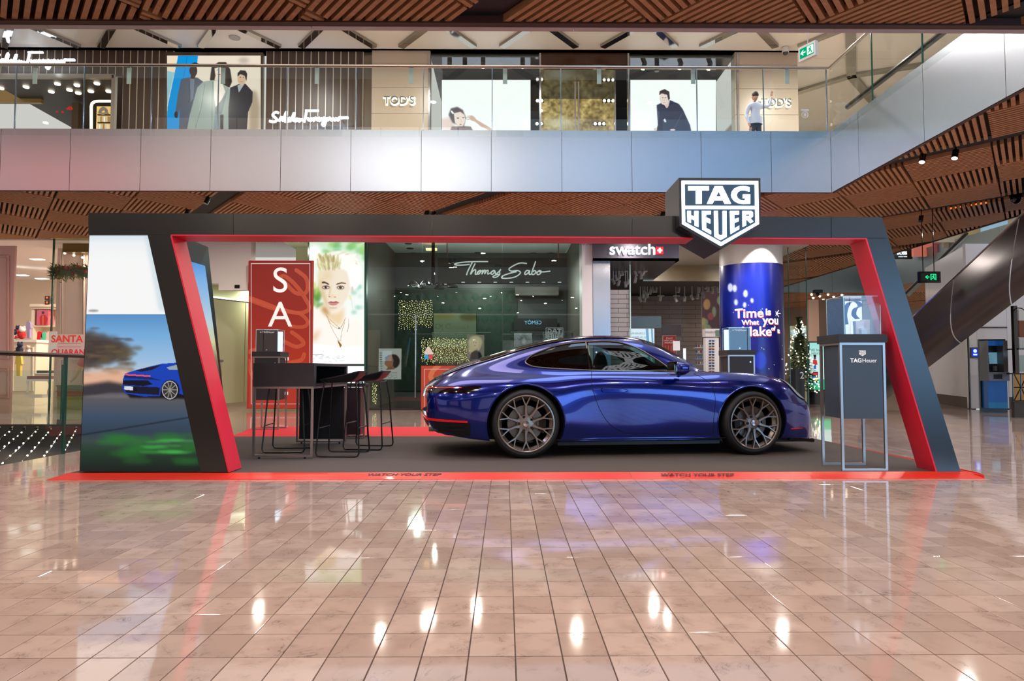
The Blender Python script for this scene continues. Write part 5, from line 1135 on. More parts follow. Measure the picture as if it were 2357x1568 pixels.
# tiled wall: individually laid long tiles
BRK = M('long_tile', (176, 170, 170), rough=.35); BRKD = M('long_tile_warm', (158, 144, 138), rough=.35)
def tilewall(x0, y0, x1, y1, Y, tw, th, lb, mat, lim=300):
    o = empty('wall_tiled', tuple(P(x0, y1, Y=Y)), kind='structure', label=lb); W(x0, y0, x1, y1, Y+.012, .1, 'backing', M('dark_joint', (84, 80, 80)), o)
    a, b_ = P(x0, y1, Y=Y), P(x1, y0, Y=Y); r = 0; z = a.z; protos = {}
    while z < b_.z-.02:
        x = a.x-(tw/2 if r % 2 else 0)
        while x < b_.x-.01:
            u0, u1 = max(x, a.x), min(x+tw, b_.x); w = round(u1-u0-.012, 3)
            if w > .03:
                if w in protos: t_ = protos[w].copy(); COL.objects.link(t_)
                else: t_ = MB().box(0, w, 0, .012+random.uniform(0, .002), 0, min(th, b_.z-z)-.012).build('tile', mat, o); protos[w] = t_
                t_.location = (u0-o.location.x, Y-random.uniform(0, .004)-o.location.y, z-o.location.z)
            x += tw
        z += th; r += 1
tilewall(1406, 667, 1449, 860, YG+.5, .42, .117, 'column of long grey wall tiles beside the steel pillar', BRK)
tilewall(1450, 688, 1615, 870, YG+6.5, .9, .155, 'back wall of long warm grey tiles in the watch shop', BRKD)
W(1450, 600, 1452.5, 875, YG+.3, .03, 'glass_edge', M('pale_edge', (176, 206, 200), rough=.2, emit=.2), label='pale green glass edge beside the tiled column', cat='glass pane')
# inner steel band, ceiling and soffit
W(1480, 607, 1690, 647, YG+3.2, .1, 'steel_band', M('warm_steel', (206, 190, 160), rough=.24, metal=.9), label='warm reflecting steel band high inside the watch shop', cat='steel band')
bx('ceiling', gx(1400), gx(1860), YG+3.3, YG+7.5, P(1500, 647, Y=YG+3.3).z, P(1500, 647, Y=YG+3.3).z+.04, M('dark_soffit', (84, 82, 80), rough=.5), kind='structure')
# posters and doors of the watch shop
cq = Cv(1448, 755, 1510, 860, 2, (214, 236, 246)); cq.poly([(1486, 755), (1492, 755), (1500, 860), (1494, 860)], (110, 166, 196)).poly([(1498, 755), (1502, 755), (1508, 860), (1504, 860)], (110, 166, 196))
o = poster('light_poster', 1448, 757, 1506, 850, YG+1.2, cq, 'pale blue glowing poster with two lines of mirrored writing', emit=1.0)
for i, s_ in enumerate(('CORASHNI', 'LUXURIOUS')): q = P(1468, 768+i*9, Y=YG+1.19); text('lettering', s_, M('faint_letter', (130, 176, 196)), o, loc=tuple(q), size=.08, rot=(pi/2, 0, pi), ex=.001, local=False)
W(1452, 728, 1522, 755, YG+1.3, .05, 'door_lintel', M('teal_lintel', (90, 112, 116), rough=.3), label='grey teal panel above the pale blue poster', cat='panel')
cq = Cv(1525, 770, 1558, 840, 3, (166, 50, 44))
for i in range(4): cq.line([(1532+i*6.5, 796), (1532+i*6.5, 812)], 1.6, (206, 130, 110))
o = poster('red_poster', 1526, 773, 1556, 838, YG+1.6, cq, 'dark red poster with small white handwriting inside the watch shop', emit=.5)
for i, s_ in enumerate(("Don't", 'miss your', 'moment')): q = P(1540, 779+i*5, Y=YG+1.59); text('lettering', s_, WHITE, o, loc=tuple(q), size=.075, ex=.001, shear=.3, local=False)
W(1525, 747, 1568, 773, YG+1.7, .1, 'dark_panel', M('bronze_panel', (70, 58, 52), rough=.4), label='dark bronze panel above the red poster', cat='panel')
W(1549, 785, 1565, 807, YG-.006, .006, 'notice', M('paper', (214, 212, 216), rough=.6, emit=.2), label='white paper notice stuck on the watch shop glass', cat='notice')
W(1575, 802, 1579, 850, YG-.1, .1, 'light_pillar', M('gate_white', (226, 236, 240), emit=.7), label='slim white security gate post right of the paper notice', cat='security gate')
# sunglasses tower
tw = empty('sunglasses_tower', tuple(P(1637, 870, Y=YG-.6)), 'white display tower holding rows of sunglasses', 'display stand'); YT = YG-.6
W(1625, 778, 1655, 880, YT, .2, 'tower', M('tower_white', (214, 210, 208), rough=.4, emit=.1), tw, z0=0); W(1624, 757, 1656, 775, YT-.02, .26, 'header', M('tower_head', (200, 196, 194), rough=.4, emit=.15), tw)
q = P(1635, 764, Y=YT-.03); text('lettering', 'swatch', M('grey_letter', (150, 144, 140)), tw, loc=tuple(q), size=.09, ex=.002, local=False); W(1647, 760, 1656, 774, YT-.03, .01, 'badge', M('badge_green', (90, 110, 90), rough=.3), tw)
LENS = [M('lens_dark', (30, 30, 40), rough=.08), M('lens_blue', (30, 90, 150), rough=.08), M('lens_amber', (120, 60, 40), rough=.08), M('lens_grey', (90, 90, 96), rough=.1)]
for k in range(15):
    y = 785+k*6.4; o = empty('sunglasses', tuple(P(1638, y, Y=YT-.04)), ORD[k]+' pair of sunglasses from the top of the white tower', 'sunglasses', 'sunglasses on the white tower')
    for sx in (-3.6, 3.6):
        c = P(1638+sx, y, Y=YT-.04); MB().sphere(c, 1, 10, 6, (.033, .012, .022)).xf(inv(o)).build('lens', LENS[(k*7+1) % 4], o, smooth=True)
    MB().tube([P(1634, y-1.5, Y=YT-.045), P(1642, y-1.5, Y=YT-.045)], .004, 5).xf(inv(o)).build('bridge', GBLK, o)
# glass shelf rack with small goods
rk = empty('watch_rack', tuple(P(1613, 850, Y=YG+.5)), 'small clear rack with rows of dark watches left of sunglasses tower', 'rack'); YK = YG+.5
for k in range(4):
    W(1603, 800+k*13, 1623, 801+k*13, YK, .3, 'shelf', CASEG if k else WHITE, rk)
    for i in range(5): W(1604.5+i*3.7, 791+k*13+3, 1606.8+i*3.7, 799+k*13, YK+.05, .04, 'watch', [GBLK, M('w_red', (170, 50, 50)), M('w_cream', (214, 200, 160))][(i*k+i) % 3], rk)
# track spotlights in the watch shop: group of white heads on bars
TRW = M('spot_white', (214, 212, 204), rough=.4)
def track_head(px, py, Y, rz, k, grp, lb):
    c = P(px, py, Y=Y); o = empty('track_spotlight', tuple(c), lb, 'spotlight', grp); m = MB()
    d = Vector((.35*cos(rz), -.25, -.8)).normalized(); MB().cyl(c-d*.10*k, c+d*.10*k, .055*k, 12).xf(inv(o)).build('head', TRW, o, smooth=30)
    MB().box(c.x-.012, c.x+.012, c.y-.01, c.y+.01, c.z, max(c.z+.1, (P(1400, 600, Y=YG-.3).z if Y < YG+2 else P(1500, 647, Y=YG+3.3).z))).xf(inv(o)).build('bracket', TRW, o)
hs = [(1412,648),(1418,640),(1426,636),(1432,628),(1424,652),(1438,620),(1440,655),(1445,650),(1463,630),(1470,622),(1476,636),(1481,628),(1487,620),(1462,645)]
hs.sort()
for i, (a, b_) in enumerate(hs): track_head(a, b_, YG+1.4, i*1.3, .75, 'near track spotlights in the watch shop', 'white track spotlight near the watch shop front, '+ORD[i]+' from the left')
hs = [(1474,690),(1480,682),(1485,675),(1490,680),(1497,672),(1503,668),(1510,668),(1484,690),(1520,688),(1556,690),(1576,688),(1593,685),(1606,682),(1562,668),(1609,668),(1625,660),(1630,665),(1638,658),(1645,655),(1652,668),(1640,670),(1618,680)]
hs.sort()
for i, (a, b_) in enumerate(hs): track_head(a, b_, YG+4.6, i*2.1, .8, 'far track spotlights in the watch shop', 'white track spotlight deep in the watch shop, '+ORD[i]+' from the left')
for (a, b_, c_, d_) in ((1459, 613, 1479, 616), (1550, 653, 1566, 656), (1598, 653, 1613, 656), (1630, 654, 1646, 657), (1514, 680, 1529, 682), (1550, 680, 1565, 682)): W(a, b_, c_, d_, YG+(1.3 if a < 1500 else 4.4), .05, 'track_adapter', TRW, label='short white lighting track in the watch shop ceiling', cat='lighting track', group='short white tracks')
# decorated back wall of the shop with balloons
cq = Cv(1612, 670, 1680, 800, 2, (96, 70, 74)); random.seed(9)
for i in range(16): cq.ell(random.uniform(1614, 1678), random.uniform(675, 790), random.uniform(4, 9), random.uniform(7, 13), random.choice([(150, 172, 130), (190, 120, 90), (196, 160, 100), (60, 50, 56), (170, 90, 90)]), b=1, al=.8)
poster('wall_graphic', 1616, 672, 1676, 800, YG+5.2, cq, 'plum coloured wall graphic with oval balloons at the column', 'wall graphic', emit=.5)
# --- round column with blue wrap
YC = 16.2; xc = P(1741, 700, Y=YC).x; rc = .5*(P(1814, 700, Y=YC).x-P(1671, 700, Y=YC).x)*.985
colo = empty('round_column', (xc, YC+.35, 0), 'large white round column wrapped in a glossy blue printed poster', 'column')
MB().lathe([(rc, 0), (rc, 4.2)], (0, 0, 0), n=64).build('shaft', M('column_white', (206, 206, 200), rough=.45), colo, smooth='all')
zt, zb = P(1741, 604, Y=YC-rc+.35).z, .0
def cyl_pt(px, py, r=rc+.012):
    """pixel -> point on the cylinder surface"""
    rr = ray(px, py); ox, oy = -xc, -(YC+.35); a = rr.x**2+rr.y**2; b = 2*(rr.x*ox+rr.y*oy); c = ox*ox+oy*oy-r*r; D = max(0, b*b-4*a*c); t = (-b-sqrt(D))/(2*a); return Vector((0, 0, EYE))+rr*t
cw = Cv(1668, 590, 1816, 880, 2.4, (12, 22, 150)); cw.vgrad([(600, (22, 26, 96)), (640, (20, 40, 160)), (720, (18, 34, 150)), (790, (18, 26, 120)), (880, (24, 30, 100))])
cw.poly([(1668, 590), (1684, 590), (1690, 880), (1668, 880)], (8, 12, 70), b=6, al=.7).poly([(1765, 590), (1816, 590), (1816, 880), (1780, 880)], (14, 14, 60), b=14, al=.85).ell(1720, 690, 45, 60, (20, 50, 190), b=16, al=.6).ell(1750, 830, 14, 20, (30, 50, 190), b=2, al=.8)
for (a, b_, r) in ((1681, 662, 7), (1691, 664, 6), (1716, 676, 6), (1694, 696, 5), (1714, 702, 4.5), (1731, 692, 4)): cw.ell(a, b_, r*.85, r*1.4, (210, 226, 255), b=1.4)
for i in range(46): cw.ell(random.uniform(1688, 1806), random.uniform(700, 870), .6, .6, (220, 226, 255))
pp = [(1676, 600), (1806, 606), (1808, 876), (1680, 876)]
a0 = math.atan2(-1, 0)
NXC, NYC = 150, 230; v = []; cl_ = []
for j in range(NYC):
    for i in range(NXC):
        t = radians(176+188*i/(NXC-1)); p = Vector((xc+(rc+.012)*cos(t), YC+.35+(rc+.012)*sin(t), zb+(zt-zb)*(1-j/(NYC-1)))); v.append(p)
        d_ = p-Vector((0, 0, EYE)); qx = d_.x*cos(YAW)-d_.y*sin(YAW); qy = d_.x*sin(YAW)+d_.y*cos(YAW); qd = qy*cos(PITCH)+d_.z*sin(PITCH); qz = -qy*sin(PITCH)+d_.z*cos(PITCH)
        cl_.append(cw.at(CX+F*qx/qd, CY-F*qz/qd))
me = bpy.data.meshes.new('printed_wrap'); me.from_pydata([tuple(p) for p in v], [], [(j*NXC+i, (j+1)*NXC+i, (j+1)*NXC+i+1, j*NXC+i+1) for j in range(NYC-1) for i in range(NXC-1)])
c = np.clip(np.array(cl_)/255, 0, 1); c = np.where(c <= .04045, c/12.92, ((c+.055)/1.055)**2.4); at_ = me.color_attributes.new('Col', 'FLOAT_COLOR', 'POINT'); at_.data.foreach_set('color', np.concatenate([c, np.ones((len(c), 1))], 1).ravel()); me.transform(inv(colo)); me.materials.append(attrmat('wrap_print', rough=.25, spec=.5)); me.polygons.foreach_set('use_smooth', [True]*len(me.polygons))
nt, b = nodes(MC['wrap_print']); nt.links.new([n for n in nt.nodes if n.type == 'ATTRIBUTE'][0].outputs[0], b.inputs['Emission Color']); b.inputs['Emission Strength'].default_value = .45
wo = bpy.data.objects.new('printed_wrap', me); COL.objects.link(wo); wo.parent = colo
def wraptext(s, px, py, w, size, mat, shear=0, off=.02, name='lettering'):
    o = text(name, s, mat, None, loc=(0, 0, 0), size=size, width=w, ex=.004, bold=.006, shear=shear); me = o.data; c = cyl_pt(px, py, rc); a = math.atan2(c.y-YC-.35, c.x-xc)
    bm = bmesh.new(); bm.from_mesh(me); bmesh.ops.subdivide_edges(bm, edges=[e for e in bm.edges if e.calc_length() > .08], cuts=2); bm.to_mesh(me); bm.free()
    for v_ in me.vertices:
        t = a+v_.co.x/rc; r = rc+off-v_.co.y; v_.co = (xc+r*cos(t), YC+.35+r*sin(t), c.z+v_.co.z)
    me.transform(inv(colo)); o.parent = colo
RS = M('red_shadow', (190, 30, 40), emit=.5); LWH = M('wrap_letter', (236, 238, 250), emit=.6)
for s, px, py, w, sz in (('Time', 1724, 722, .64, .30), ('is', 1767, 719, .13, .2), ('What', 1727, 743, .38, .2), ('you', 1774, 738, .42, .30), ('Make', 1742, 764, .66, .32), ('of', 1778, 757, .12, .17), ('it', 1790, 763, .08, .15)):
    wraptext(s, px+1, py+1.8, w, sz, RS, off=.018); wraptext(s, px, py, w, sz, LWH, off=.026)
for k in range(3):
    a = k*pi/3; c = cyl_pt(1788, 722, rc+.02); t = Vector((cos(a), 0, sin(a)))*.09; MB().tube([c-t, c+t], .008, 5).xf(inv(colo)).build('snowflake_arm', LWH, colo)

lamp('column_wash', (xc, YC-.9, 4.05), 'SPOT', power=260, size=.05, col=NEUT, target=(xc, YC-.3, 3.0), angle=radians(70), blend=.25)
for x, y, p_, c_ in ((gx(1000), YG+1.8, 60, NEUT), (gx(1250), YG+1.8, 50, NEUT), (gx(1100), YG+3.6, 50, NEUT), (gx(1540), YG+2, 120, NEUT), (gx(1560), YG+5.5, 170, NEUT), (gx(620), YG+2, 60, NEUT), (gx(60), YG+2, 150, WARM), (gx(60), YG+5.5, 170, WARM), (gx(160), YG+1.2, 60, WARM)): lamp('shop_lamp', (x, y, 3.9 if x > -6 else 4.0), power=p_, size=.4, col=c_)
W(980, 571, 1005, 575, YG+2.6, .15, 'ceiling_light', E('glow_amber', (255, 196, 130), 3), label='glowing amber ceiling ring reflected high in the jewellery shop', cat='ceiling light')
for px, py in ((940, 562), (944, 573), (952, 584), (1100, 583), (1228, 584), (1268, 584), (958, 591)): tag(MB().lathe([(0, 0), (.09, 0), (.12, .02)], P(px, py, z=4.585), n=16).build('downlight', M('dl_dark', (60, 62, 62))), 'small dark recessed downlight in the jewellery shop ceiling', 'downlight', 'jewellery shop downlights')

for px in (930, 1090, 1260): lamp('jewel_fill', (gx(px), YG+2.6, 3.3), 'POINT', power=34, size=.25, col=(236, 246, 240))  # unseen point lights added to lift the dark shop ceiling
# ================================================================= UPPER LEVEL
UF = 5.17; YU = 16.4; UC = 8.82
bx('floor', -16, VX1+.3, VY1+.05, 24, UF-.2, UF, M('upper_floor', (190, 176, 160), rough=.2), kind='structure', label='upper level floor slab behind the balcony')
bx('floor', VX1+.05, 10.6, -2, 24, UF-.2, UF, MC['upper_floor'], kind='structure', label='upper level walkway slab on the right')
UCM = M('upper_ceiling_white', (232, 226, 216), rough=.35)
bx('ceiling', gx(1850), 18, 16.7, 24, UC, UC+.06, UCM, kind='structure'); ucl = bx('ceiling', -16, 18, 12.6, 16.69, UC, UC+.06, UCM, kind='structure', label='white upper ceiling crossed by mirrored bands')
MIR = M('mirror_band', (170, 165, 158), rough=.06, metal=1.); MIRS = M('mirror_side', (92, 80, 70), rough=.15, metal=.8)
def band(x0, y0, x1, y1, w=.16, z=None, ob=ucl):
    a, b_ = Vector((x0, y0, 0)), Vector((x1, y1, 0)); t = (b_-a).normalized(); n = Vector((-t.y, t.x, 0))*w/2; zz = UC-.07
    MB().prism([(*(a+n).xy, zz), (*(b_+n).xy, zz), (*(b_-n).xy, zz), (*(a-n).xy, zz)], (0, 0, .07)).build('mirror_band', [MIR], ob)
vx = [P(x, y, z=UC) for x, y in ((36, 44), (275, 45), (511, 45), (760, 46), (1005, 48), (1244, 49), (1489, 51), (1728, 53), (1968, 56))]
ft = [P(x, 104, z=UC) for x, _ in ((8,0),(182,0),(232,0),(414,0),(461,0),(643,0),(693,0),(862,0),(923,0),(1091,0),(1155,0),(1326,0),(1387,0),(1555,0),(1614,0),(1785,0),(1839,0))]
for i, v_ in enumerate(vx):
    for k, s_ in ((2*i, -1), (2*i+1, 1)):
        if k < len(ft): f_ = ft[k]; band(v_.x, v_.y-.1, f_.x, min(f_.y, YU-.02))
    band(v_.x, v_.y-.1, v_.x-.9, v_.y-1.9); band(v_.x, v_.y-.1, v_.x+.9, v_.y-1.9)
for (a, b_, c_, d_) in ((7.9, 15.1, 9.2, 17.6), (9.2, 17.6, 7.4, 19.6), (7.9, 15.1, 9.6, 13.6), (9.2, 17.6, 12.4, 16.2), (9.2, 17.6, 11.5, 20.2), (7.4, 19.6, 9.4, 22), (12.4, 16.2, 11.0, 13)): band(a, b_, c_, d_, .22)
for px, py in ((145, 53), (634, 51), (1126, 53), (1615, 57), (540, 86)):
    q = P(px, py, z=UC); o = empty('ceiling_speaker', tuple(q), 'round white ceiling speaker, %s' % {145: 'leftmost in the white ceiling', 634: 'above the right end of the brown wall', 1126: 'above the left display screen', 1615: 'above the right display screen', 540: 'closest to the fashion light box'}[px], 'ceiling speaker', 'round speakers in the upper ceiling'); MB().cyl(q+Vector((0, 0, -.02)), q+Vector((0, 0, .01)), .13, 24).xf(inv(o)).build('grille', M('grille_grey', (170, 168, 164), rough=.5), o)
def US(name, x0, y0, x1, y1, Y, d, mat, label=None, kind='structure', **k): return W(x0, y0, x1, y1, Y, d, name, mat, kind=kind, label=label, **k)
def UW(name, x0, x1, Y0, Y1, mat, z1=None, label=None): return bx(name, gx(x0, Y0), gx(x1, Y0), Y0, Y1, UF, z1 or P(1000, 112, Y=YU).z, mat, kind='structure', label=label)
# head trim above the shops
TRM = M('head_trim_metal', (120, 112, 100), rough=.2, metal=.9)
bx('trim_6', -16, gx(1850), YU-.12, YU+.3, P(1000, 113, Y=YU).z, UC, TRM, kind='structure', label='dark metal head trim above the upper shopfronts'); bx('trim_7', -16, gx(1850), YU-.16, YU-.12, P(1000, 110, Y=YU).z, P(1000, 106, Y=YU).z, M('head_line', (180, 176, 170), rough=.2, metal=.8), kind='structure', label='thin pale line of the head trim above the upper shopfronts')
# ---- left shop: brown wall of tall panels with bright joints
BRN = M('brown_panel', (70, 54, 44), rough=.4); BRJ = M('pale_joint', (176, 164, 146), rough=.3, emit=.25)
bw = empty('wall_brown', (gx(600), YU, UF), kind='structure', label='dark brown shop wall of tall panels with thin bright joints')
wz1 = P(300, 116, Y=YU).z
def panels(x0, x1, n, zb_=UF, Y=YU):
    ws = np.linspace(x0, x1, n+1)
    for a, c in zip(ws, ws[1:]): MB().box(gx(a)+.012, gx(c)-.012, Y, Y+.1, zb_, wz1).xf(inv(bw)).build('panel', BRN, bw)
    MB().box(gx(x0), gx(x1), Y+.008, Y+.12, zb_, wz1).xf(inv(bw)).build('joint_backing', BRJ, bw)
zd = P(100, 172, Y=YU).z
panels(-130, 265, 22, zd); panels(265, 383, 7); panels(601, 829, 13)
# side glass shop with interior
DKB = M('shop_brown', (96, 78, 54), rough=.6)
bx('wall_back', gx(-150), gx(270), YU+5, YU+5.1, UF, UC, M('shop_tan', (140, 116, 76), rough=.6), kind='structure'); bx('ceiling', gx(-150), gx(300), YU+.15, YU+5, P(100, 200, Y=YU+1).z+.3, P(100, 200, Y=YU+1).z+.36, M('shop_dark_ceiling', (70, 60, 54), rough=.5), kind='structure')
W(-60, 170, 262, 178, YU-.02, .1, 'doorway_lintel', M('pale_metal', (176, 168, 156), rough=.3, metal=.6), label='pale metal head over the open upper left shopfront', cat='door head'); W(255, 172, 264, 300, YU-.02, .1, 'doorway_post', MC['pale_metal'], label='pale metal post at the right side of the upper left shopfront', cat='door post', z0=UF)
W(-20, 178, 95, 236, YU+2.5, .1, 'gold_wall_panel', M('gold_wall', (150, 120, 60), rough=.3, emit=.12), label='gold wall panel inside the upper left shop', cat='panel'); W(165, 236, 180, 300, YU+2.6, .2, 'brown_post', DKB, label='brown post inside the upper left shop', cat='post', z0=UF)
DL = E('downlight_glow', (255, 236, 214), 6)
for i, (px, py) in enumerate(((132, 195), (177, 198), (223, 194), (160, 209), (180, 216), (209, 212), (250, 212), (60, 202), (105, 284), (118, 213), (183, 279), (2, 205))):
    q = P(px, py, z=P(100, 200, Y=YU+1).z+.26); o = empty('downlight', tuple(q), 'small bright downlight inside the upper left shop', 'downlight', 'downlights in the upper left shop'); MB().lathe([(0, 0), (.07, 0), (.075, .03), (0, .06)], q, n=12).xf(inv(o)).build('lens', DL, o)
sh = empty('lit_shelf_niche', tuple(P(237, 290, Y=YU+1.6)), 'glowing arched niche with shelves of small goods in the upper left shop', 'shelf'); YN = YU+1.6; NL = E('niche_light', (255, 236, 200), 3.0)
MB().tube([P(x, y, Y=YN) for x, y in ((210, 300), (210, 245), (212, 238), (218, 234), (226, 233), (258, 233))], .035, 8).xf(inv(sh)).build('light_strip', NL, sh, smooth=True)
W(222, 245, 254, 300, YN+.05, .1, 'back', M('niche_back', (226, 190, 120), rough=.5, emit=.75), sh)
for i, (a, b_, c_, d_) in enumerate(((224, 281, 253, 283), (224, 263, 253, 265))): W(a, b_, c_, d_, YN, .1, 'shelf_board', DKB, sh)
for i in range(9): W(225+(i % 5)*5.6, 268+(i//5)*17, 228.5+(i % 5)*5.6, 280+(i//5)*17, YN-.02, .06, 'goods', M('goods%d' % (i % 3), [(240, 230, 200), (200, 160, 90), (255, 250, 240)][i % 3], emit=.4), sh)
MB().tube([P(x, y, Y=YN-.03) for x, y in bez([(228, 262), (232, 252), (240, 248), (246, 256), (238, 262), (230, 258), (240, 252), (248, 262)], 5)], .03, 6).xf(inv(sh)).build('bow', M('bow_white', (240, 236, 226)), sh)
for i, (px, py, r) in enumerate(((162, 249, 5), (156, 250, 3), (131, 257, 2.4), (144, 258, 2.8))): q = P(px, py, Y=YU+1.2); o = empty('red_flower', tuple(q), 'small red ornament in the upper left shop', 'ornament', 'red ornaments in the upper left shop'); MB().sphere(q, r*.011, 8, 6, (1, 1, .8)).xf(inv(o)).build('petals', M('red_orn', (214, 30, 30), emit=.5), o)
# fashion poster
YP_ = YU-.05
fp = empty('fashion_light_box', tuple(P(492, 296, Y=YP_)), 'large fashion light box showing three people in suits on blue and white', 'light box')
W(378, 121, 604, 305, YP_, .12, 'frame', M('bronze_frame', (96, 84, 70), rough=.3, metal=.6), fp, z0=UF+.1)
K6 = lambda a, b_: (370+a/5.124, 110+b_/5.124)
cf = Cv(384, 126, 602, 320, 3, (240, 226, 206)); kf = lambda l: [K6(a, b_) for a, b_ in l]
cf.poly(kf([(205, 95), (440, 95), (430, 200), (350, 420), (200, 1080), (60, 1080), (80, 700)]), (0, 150, 226)).poly(kf([(75, 270), (160, 290), (70, 700)]), (150, 200, 214), b=1).poly(kf([(75, 95), (200, 95), (160, 290), (75, 270)]), (244, 226, 196)).line(kf([(310, 100), (300, 200), (250, 420)]), 1, (10, 110, 180))
cf.ell(*K6(980, 150), 12, 7, (196, 186, 172), b=4).poly(kf([(1080, 500), (1130, 520), (1150, 600), (1170, 700), (1165, 950), (1040, 1080), (1040, 700)]), (170, 146, 122), b=4, al=.8)
cf.poly(kf([(240, 370), (340, 345), (430, 350), (500, 400), (420, 700), (360, 1080), (210, 1080), (225, 700), (200, 830), (165, 820), (200, 560)]), (92, 96, 110), b=.6).poly(kf([(345, 350), (400, 350), (385, 600), (350, 640)]), (120, 130, 146)).line(kf([(340, 400), (345, 600), (330, 640)]), .8, (54, 58, 70)).ell(*K6(385, 270), 9, 14, (62, 42, 36)).ell(*K6(405, 200), 9, 5, (18, 14, 14)).poly(kf([(355, 320), (415, 320), (400, 365), (350, 365)]), (66, 44, 38)).ell(*K6(180, 790), 4, 8, (70, 44, 36))
cf.poly(kf([(820, 470), (920, 430), (1000, 425), (1085, 520), (1080, 640), (1030, 760), (1010, 1080), (800, 1080), (790, 600)]), (52, 50, 56), b=.6).poly(kf([(905, 440), (985, 430), (920, 530)]), (176, 184, 186)).ell(*K6(955, 360), 10, 16, (222, 186, 156)).poly(kf([(905, 300), (940, 265), (1000, 270), (1020, 310), (1010, 390), (990, 330), (940, 310), (905, 340)]), (38, 28, 26), b=.5).ell(*K6(940, 348), 1.4, .8, (30, 22, 20)).ell(*K6(975, 350), 1.4, .8, (30, 22, 20)).line(kf([(935, 400), (965, 402)]), .8, (150, 90, 80))
cf.poly(kf([(580, 380), (600, 230), (680, 170), (770, 170), (820, 260), (840, 400), (810, 470), (740, 440), (720, 300), (650, 300), (630, 400)]), (44, 32, 32), b=.8)
cf.poly(kf([(500, 400), (620, 380), (700, 400), (820, 490), (800, 700), (800, 1080), (290, 1080), (340, 800), (430, 470)]), (160, 172, 164), b=.6).poly(kf([(630, 390), (720, 400), (760, 520), (700, 650), (650, 720), (630, 600)]), (246, 232, 220)).poly(kf([(640, 710), (760, 560), (790, 480), (740, 700), (720, 780), (640, 800)]), (120, 134, 134), b=.6).line(kf([(520, 420), (480, 700), (410, 940)]), 1, (112, 122, 118)).line(kf([(610, 400), (605, 700), (600, 1080)]), 1, (100, 108, 108)).poly(kf([(640, 780), (740, 780), (720, 1080), (610, 1080)]), (130, 150, 160), b=.5).poly(kf([(700, 790), (740, 790), (735, 1080), (705, 1080)]), (60, 50, 44), b=.6)
cf.poly(kf([(635, 240), (700, 230), (760, 250), (765, 300), (740, 370), (700, 400), (660, 370), (640, 300)]), (250, 226, 208), b=.4).ell(*K6(688, 314), 3.8, 1.4, (200, 30, 40)).ell(*K6(668, 262), 1.5, .8, (60, 40, 34)).ell(*K6(725, 262), 1.5, .8, (60, 40, 34)).poly(kf([(720, 220), (780, 220), (800, 420), (730, 430)]), (60, 48, 46), b=.8, al=.9)
print_panel('print', cf, [(384.5, 128), (600, 128), (600, 318), (384.5, 318)], YP(YP_-.01), attrmat('fashion_print', emit=.95, rough=.3), fp, nx=300, ny=260)
# glowing script signs
FER = [[(22,-18),(8,-22),(-6,-10),(6,2),(14,12),(0,20),(-22,16)],[(24,18),(32,2),(40,2),(38,16),(46,2),(44,18),(54,-14),(60,-22),(52,16),(62,16)],[(66,2),(58,14),(66,18),(74,2),(74,18),(84,6),(96,-20),(88,16),(100,6),(98,16),(108,14),(112,4),(106,16),(120,8),(118,18),(130,10),(140,16)],[(142,22),(150,-8),(154,-28)],[(148,-28),(212,-28)],[(158,2),(166,14),(174,4),(172,16),(186,4),(186,16),(198,2),(206,14),(214,2),(214,16),(226,4),(226,14),(238,2),(244,18),(236,36),(228,30),(240,14),(252,4),(252,14),(264,2),(272,14),(280,4),(288,14),(294,4),(302,14),(308,2),(320,2),(352,2)]]
SWF = E('script_glow', (226, 238, 255), 3.2)
def ferr(x, y, w, lb, Y=YU-.22):
    o = empty('script_sign', tuple(P(x, y, Y=Y)), lb, 'sign', 'glowing script shop signs'); k = w/374
    for l in FER: MB().tube([P(x+(a+22)*k, y+b_*k*1.1, Y=Y) for a, b_ in bez(l, 4)], .032, 6).xf(inv(o)).build('glowing_stroke', SWF, o, smooth=True)
    for i in range(6):
        q = P(x+w*(i+.5)/6, y+5, Y=Y); MB().cyl(q, q+Vector((0, .22, 0)), .01, 6).xf(inv(o)).build('stand_off', CHR, o)
ferr(620, 270, 182, 'glowing white cursive sign Salvatore Ferragamo right of the fashion light box'); ferr(-24, 137, 196, 'glowing white cursive sign Salvatore Ferragamo at the top left corner')
lamp('script_glow_light', tuple(P(710, 268, Y=YU-.5)), 'AREA', power=16, size=1.6, size_y=.3, shape='RECTANGLE', col=(190, 214, 255), target=tuple(P(710, 268, Y=YU)))
# ---- middle shop
BEI = M('beige_stone', (196, 180, 160), rough=.3); SEAM = M('stone_seam', (150, 138, 122), rough=.5)
def stone(x0, x1, lb, d=.3):
    o = empty('wall_stone', (gx(x0), YU-.03, UF), kind='structure', label=lb); zs = [UF, P(900, 262, Y=YU).z, P(900, 202, Y=YU).z, P(900, 147, Y=YU).z, P(900, 115, Y=YU).z]
    for a, c in zip(zs, zs[1:]): MB().box(gx(x0), gx(x1), YU-.03, YU-.03+d, a+.004, c-.004).xf(inv(o)).build('stone_panel', BEI, o)
    MB().box(gx(x0)+.01, gx(x1)-.01, YU, YU+d-.04, UF, zs[-1]).xf(inv(o)).build('backing', SEAM, o)
stone(850, 987, 'beige stone wall panels carrying the left TODS sign'); stone(1701, 1848, 'beige stone wall panels carrying the right TODS sign')
bx('trim_8', gx(829), gx(849), YU+.05, YU+.2, UF, wz1, M('grey_metal_strip', (136, 124, 112), rough=.2, metal=.7), kind='structure', label='grey metal strip between brown and beige upper walls')
HALO = M('halo_white', (255, 255, 236), emit=1.4, rough=.5); HLET = M('tods_letter', (120, 116, 104), rough=.35)
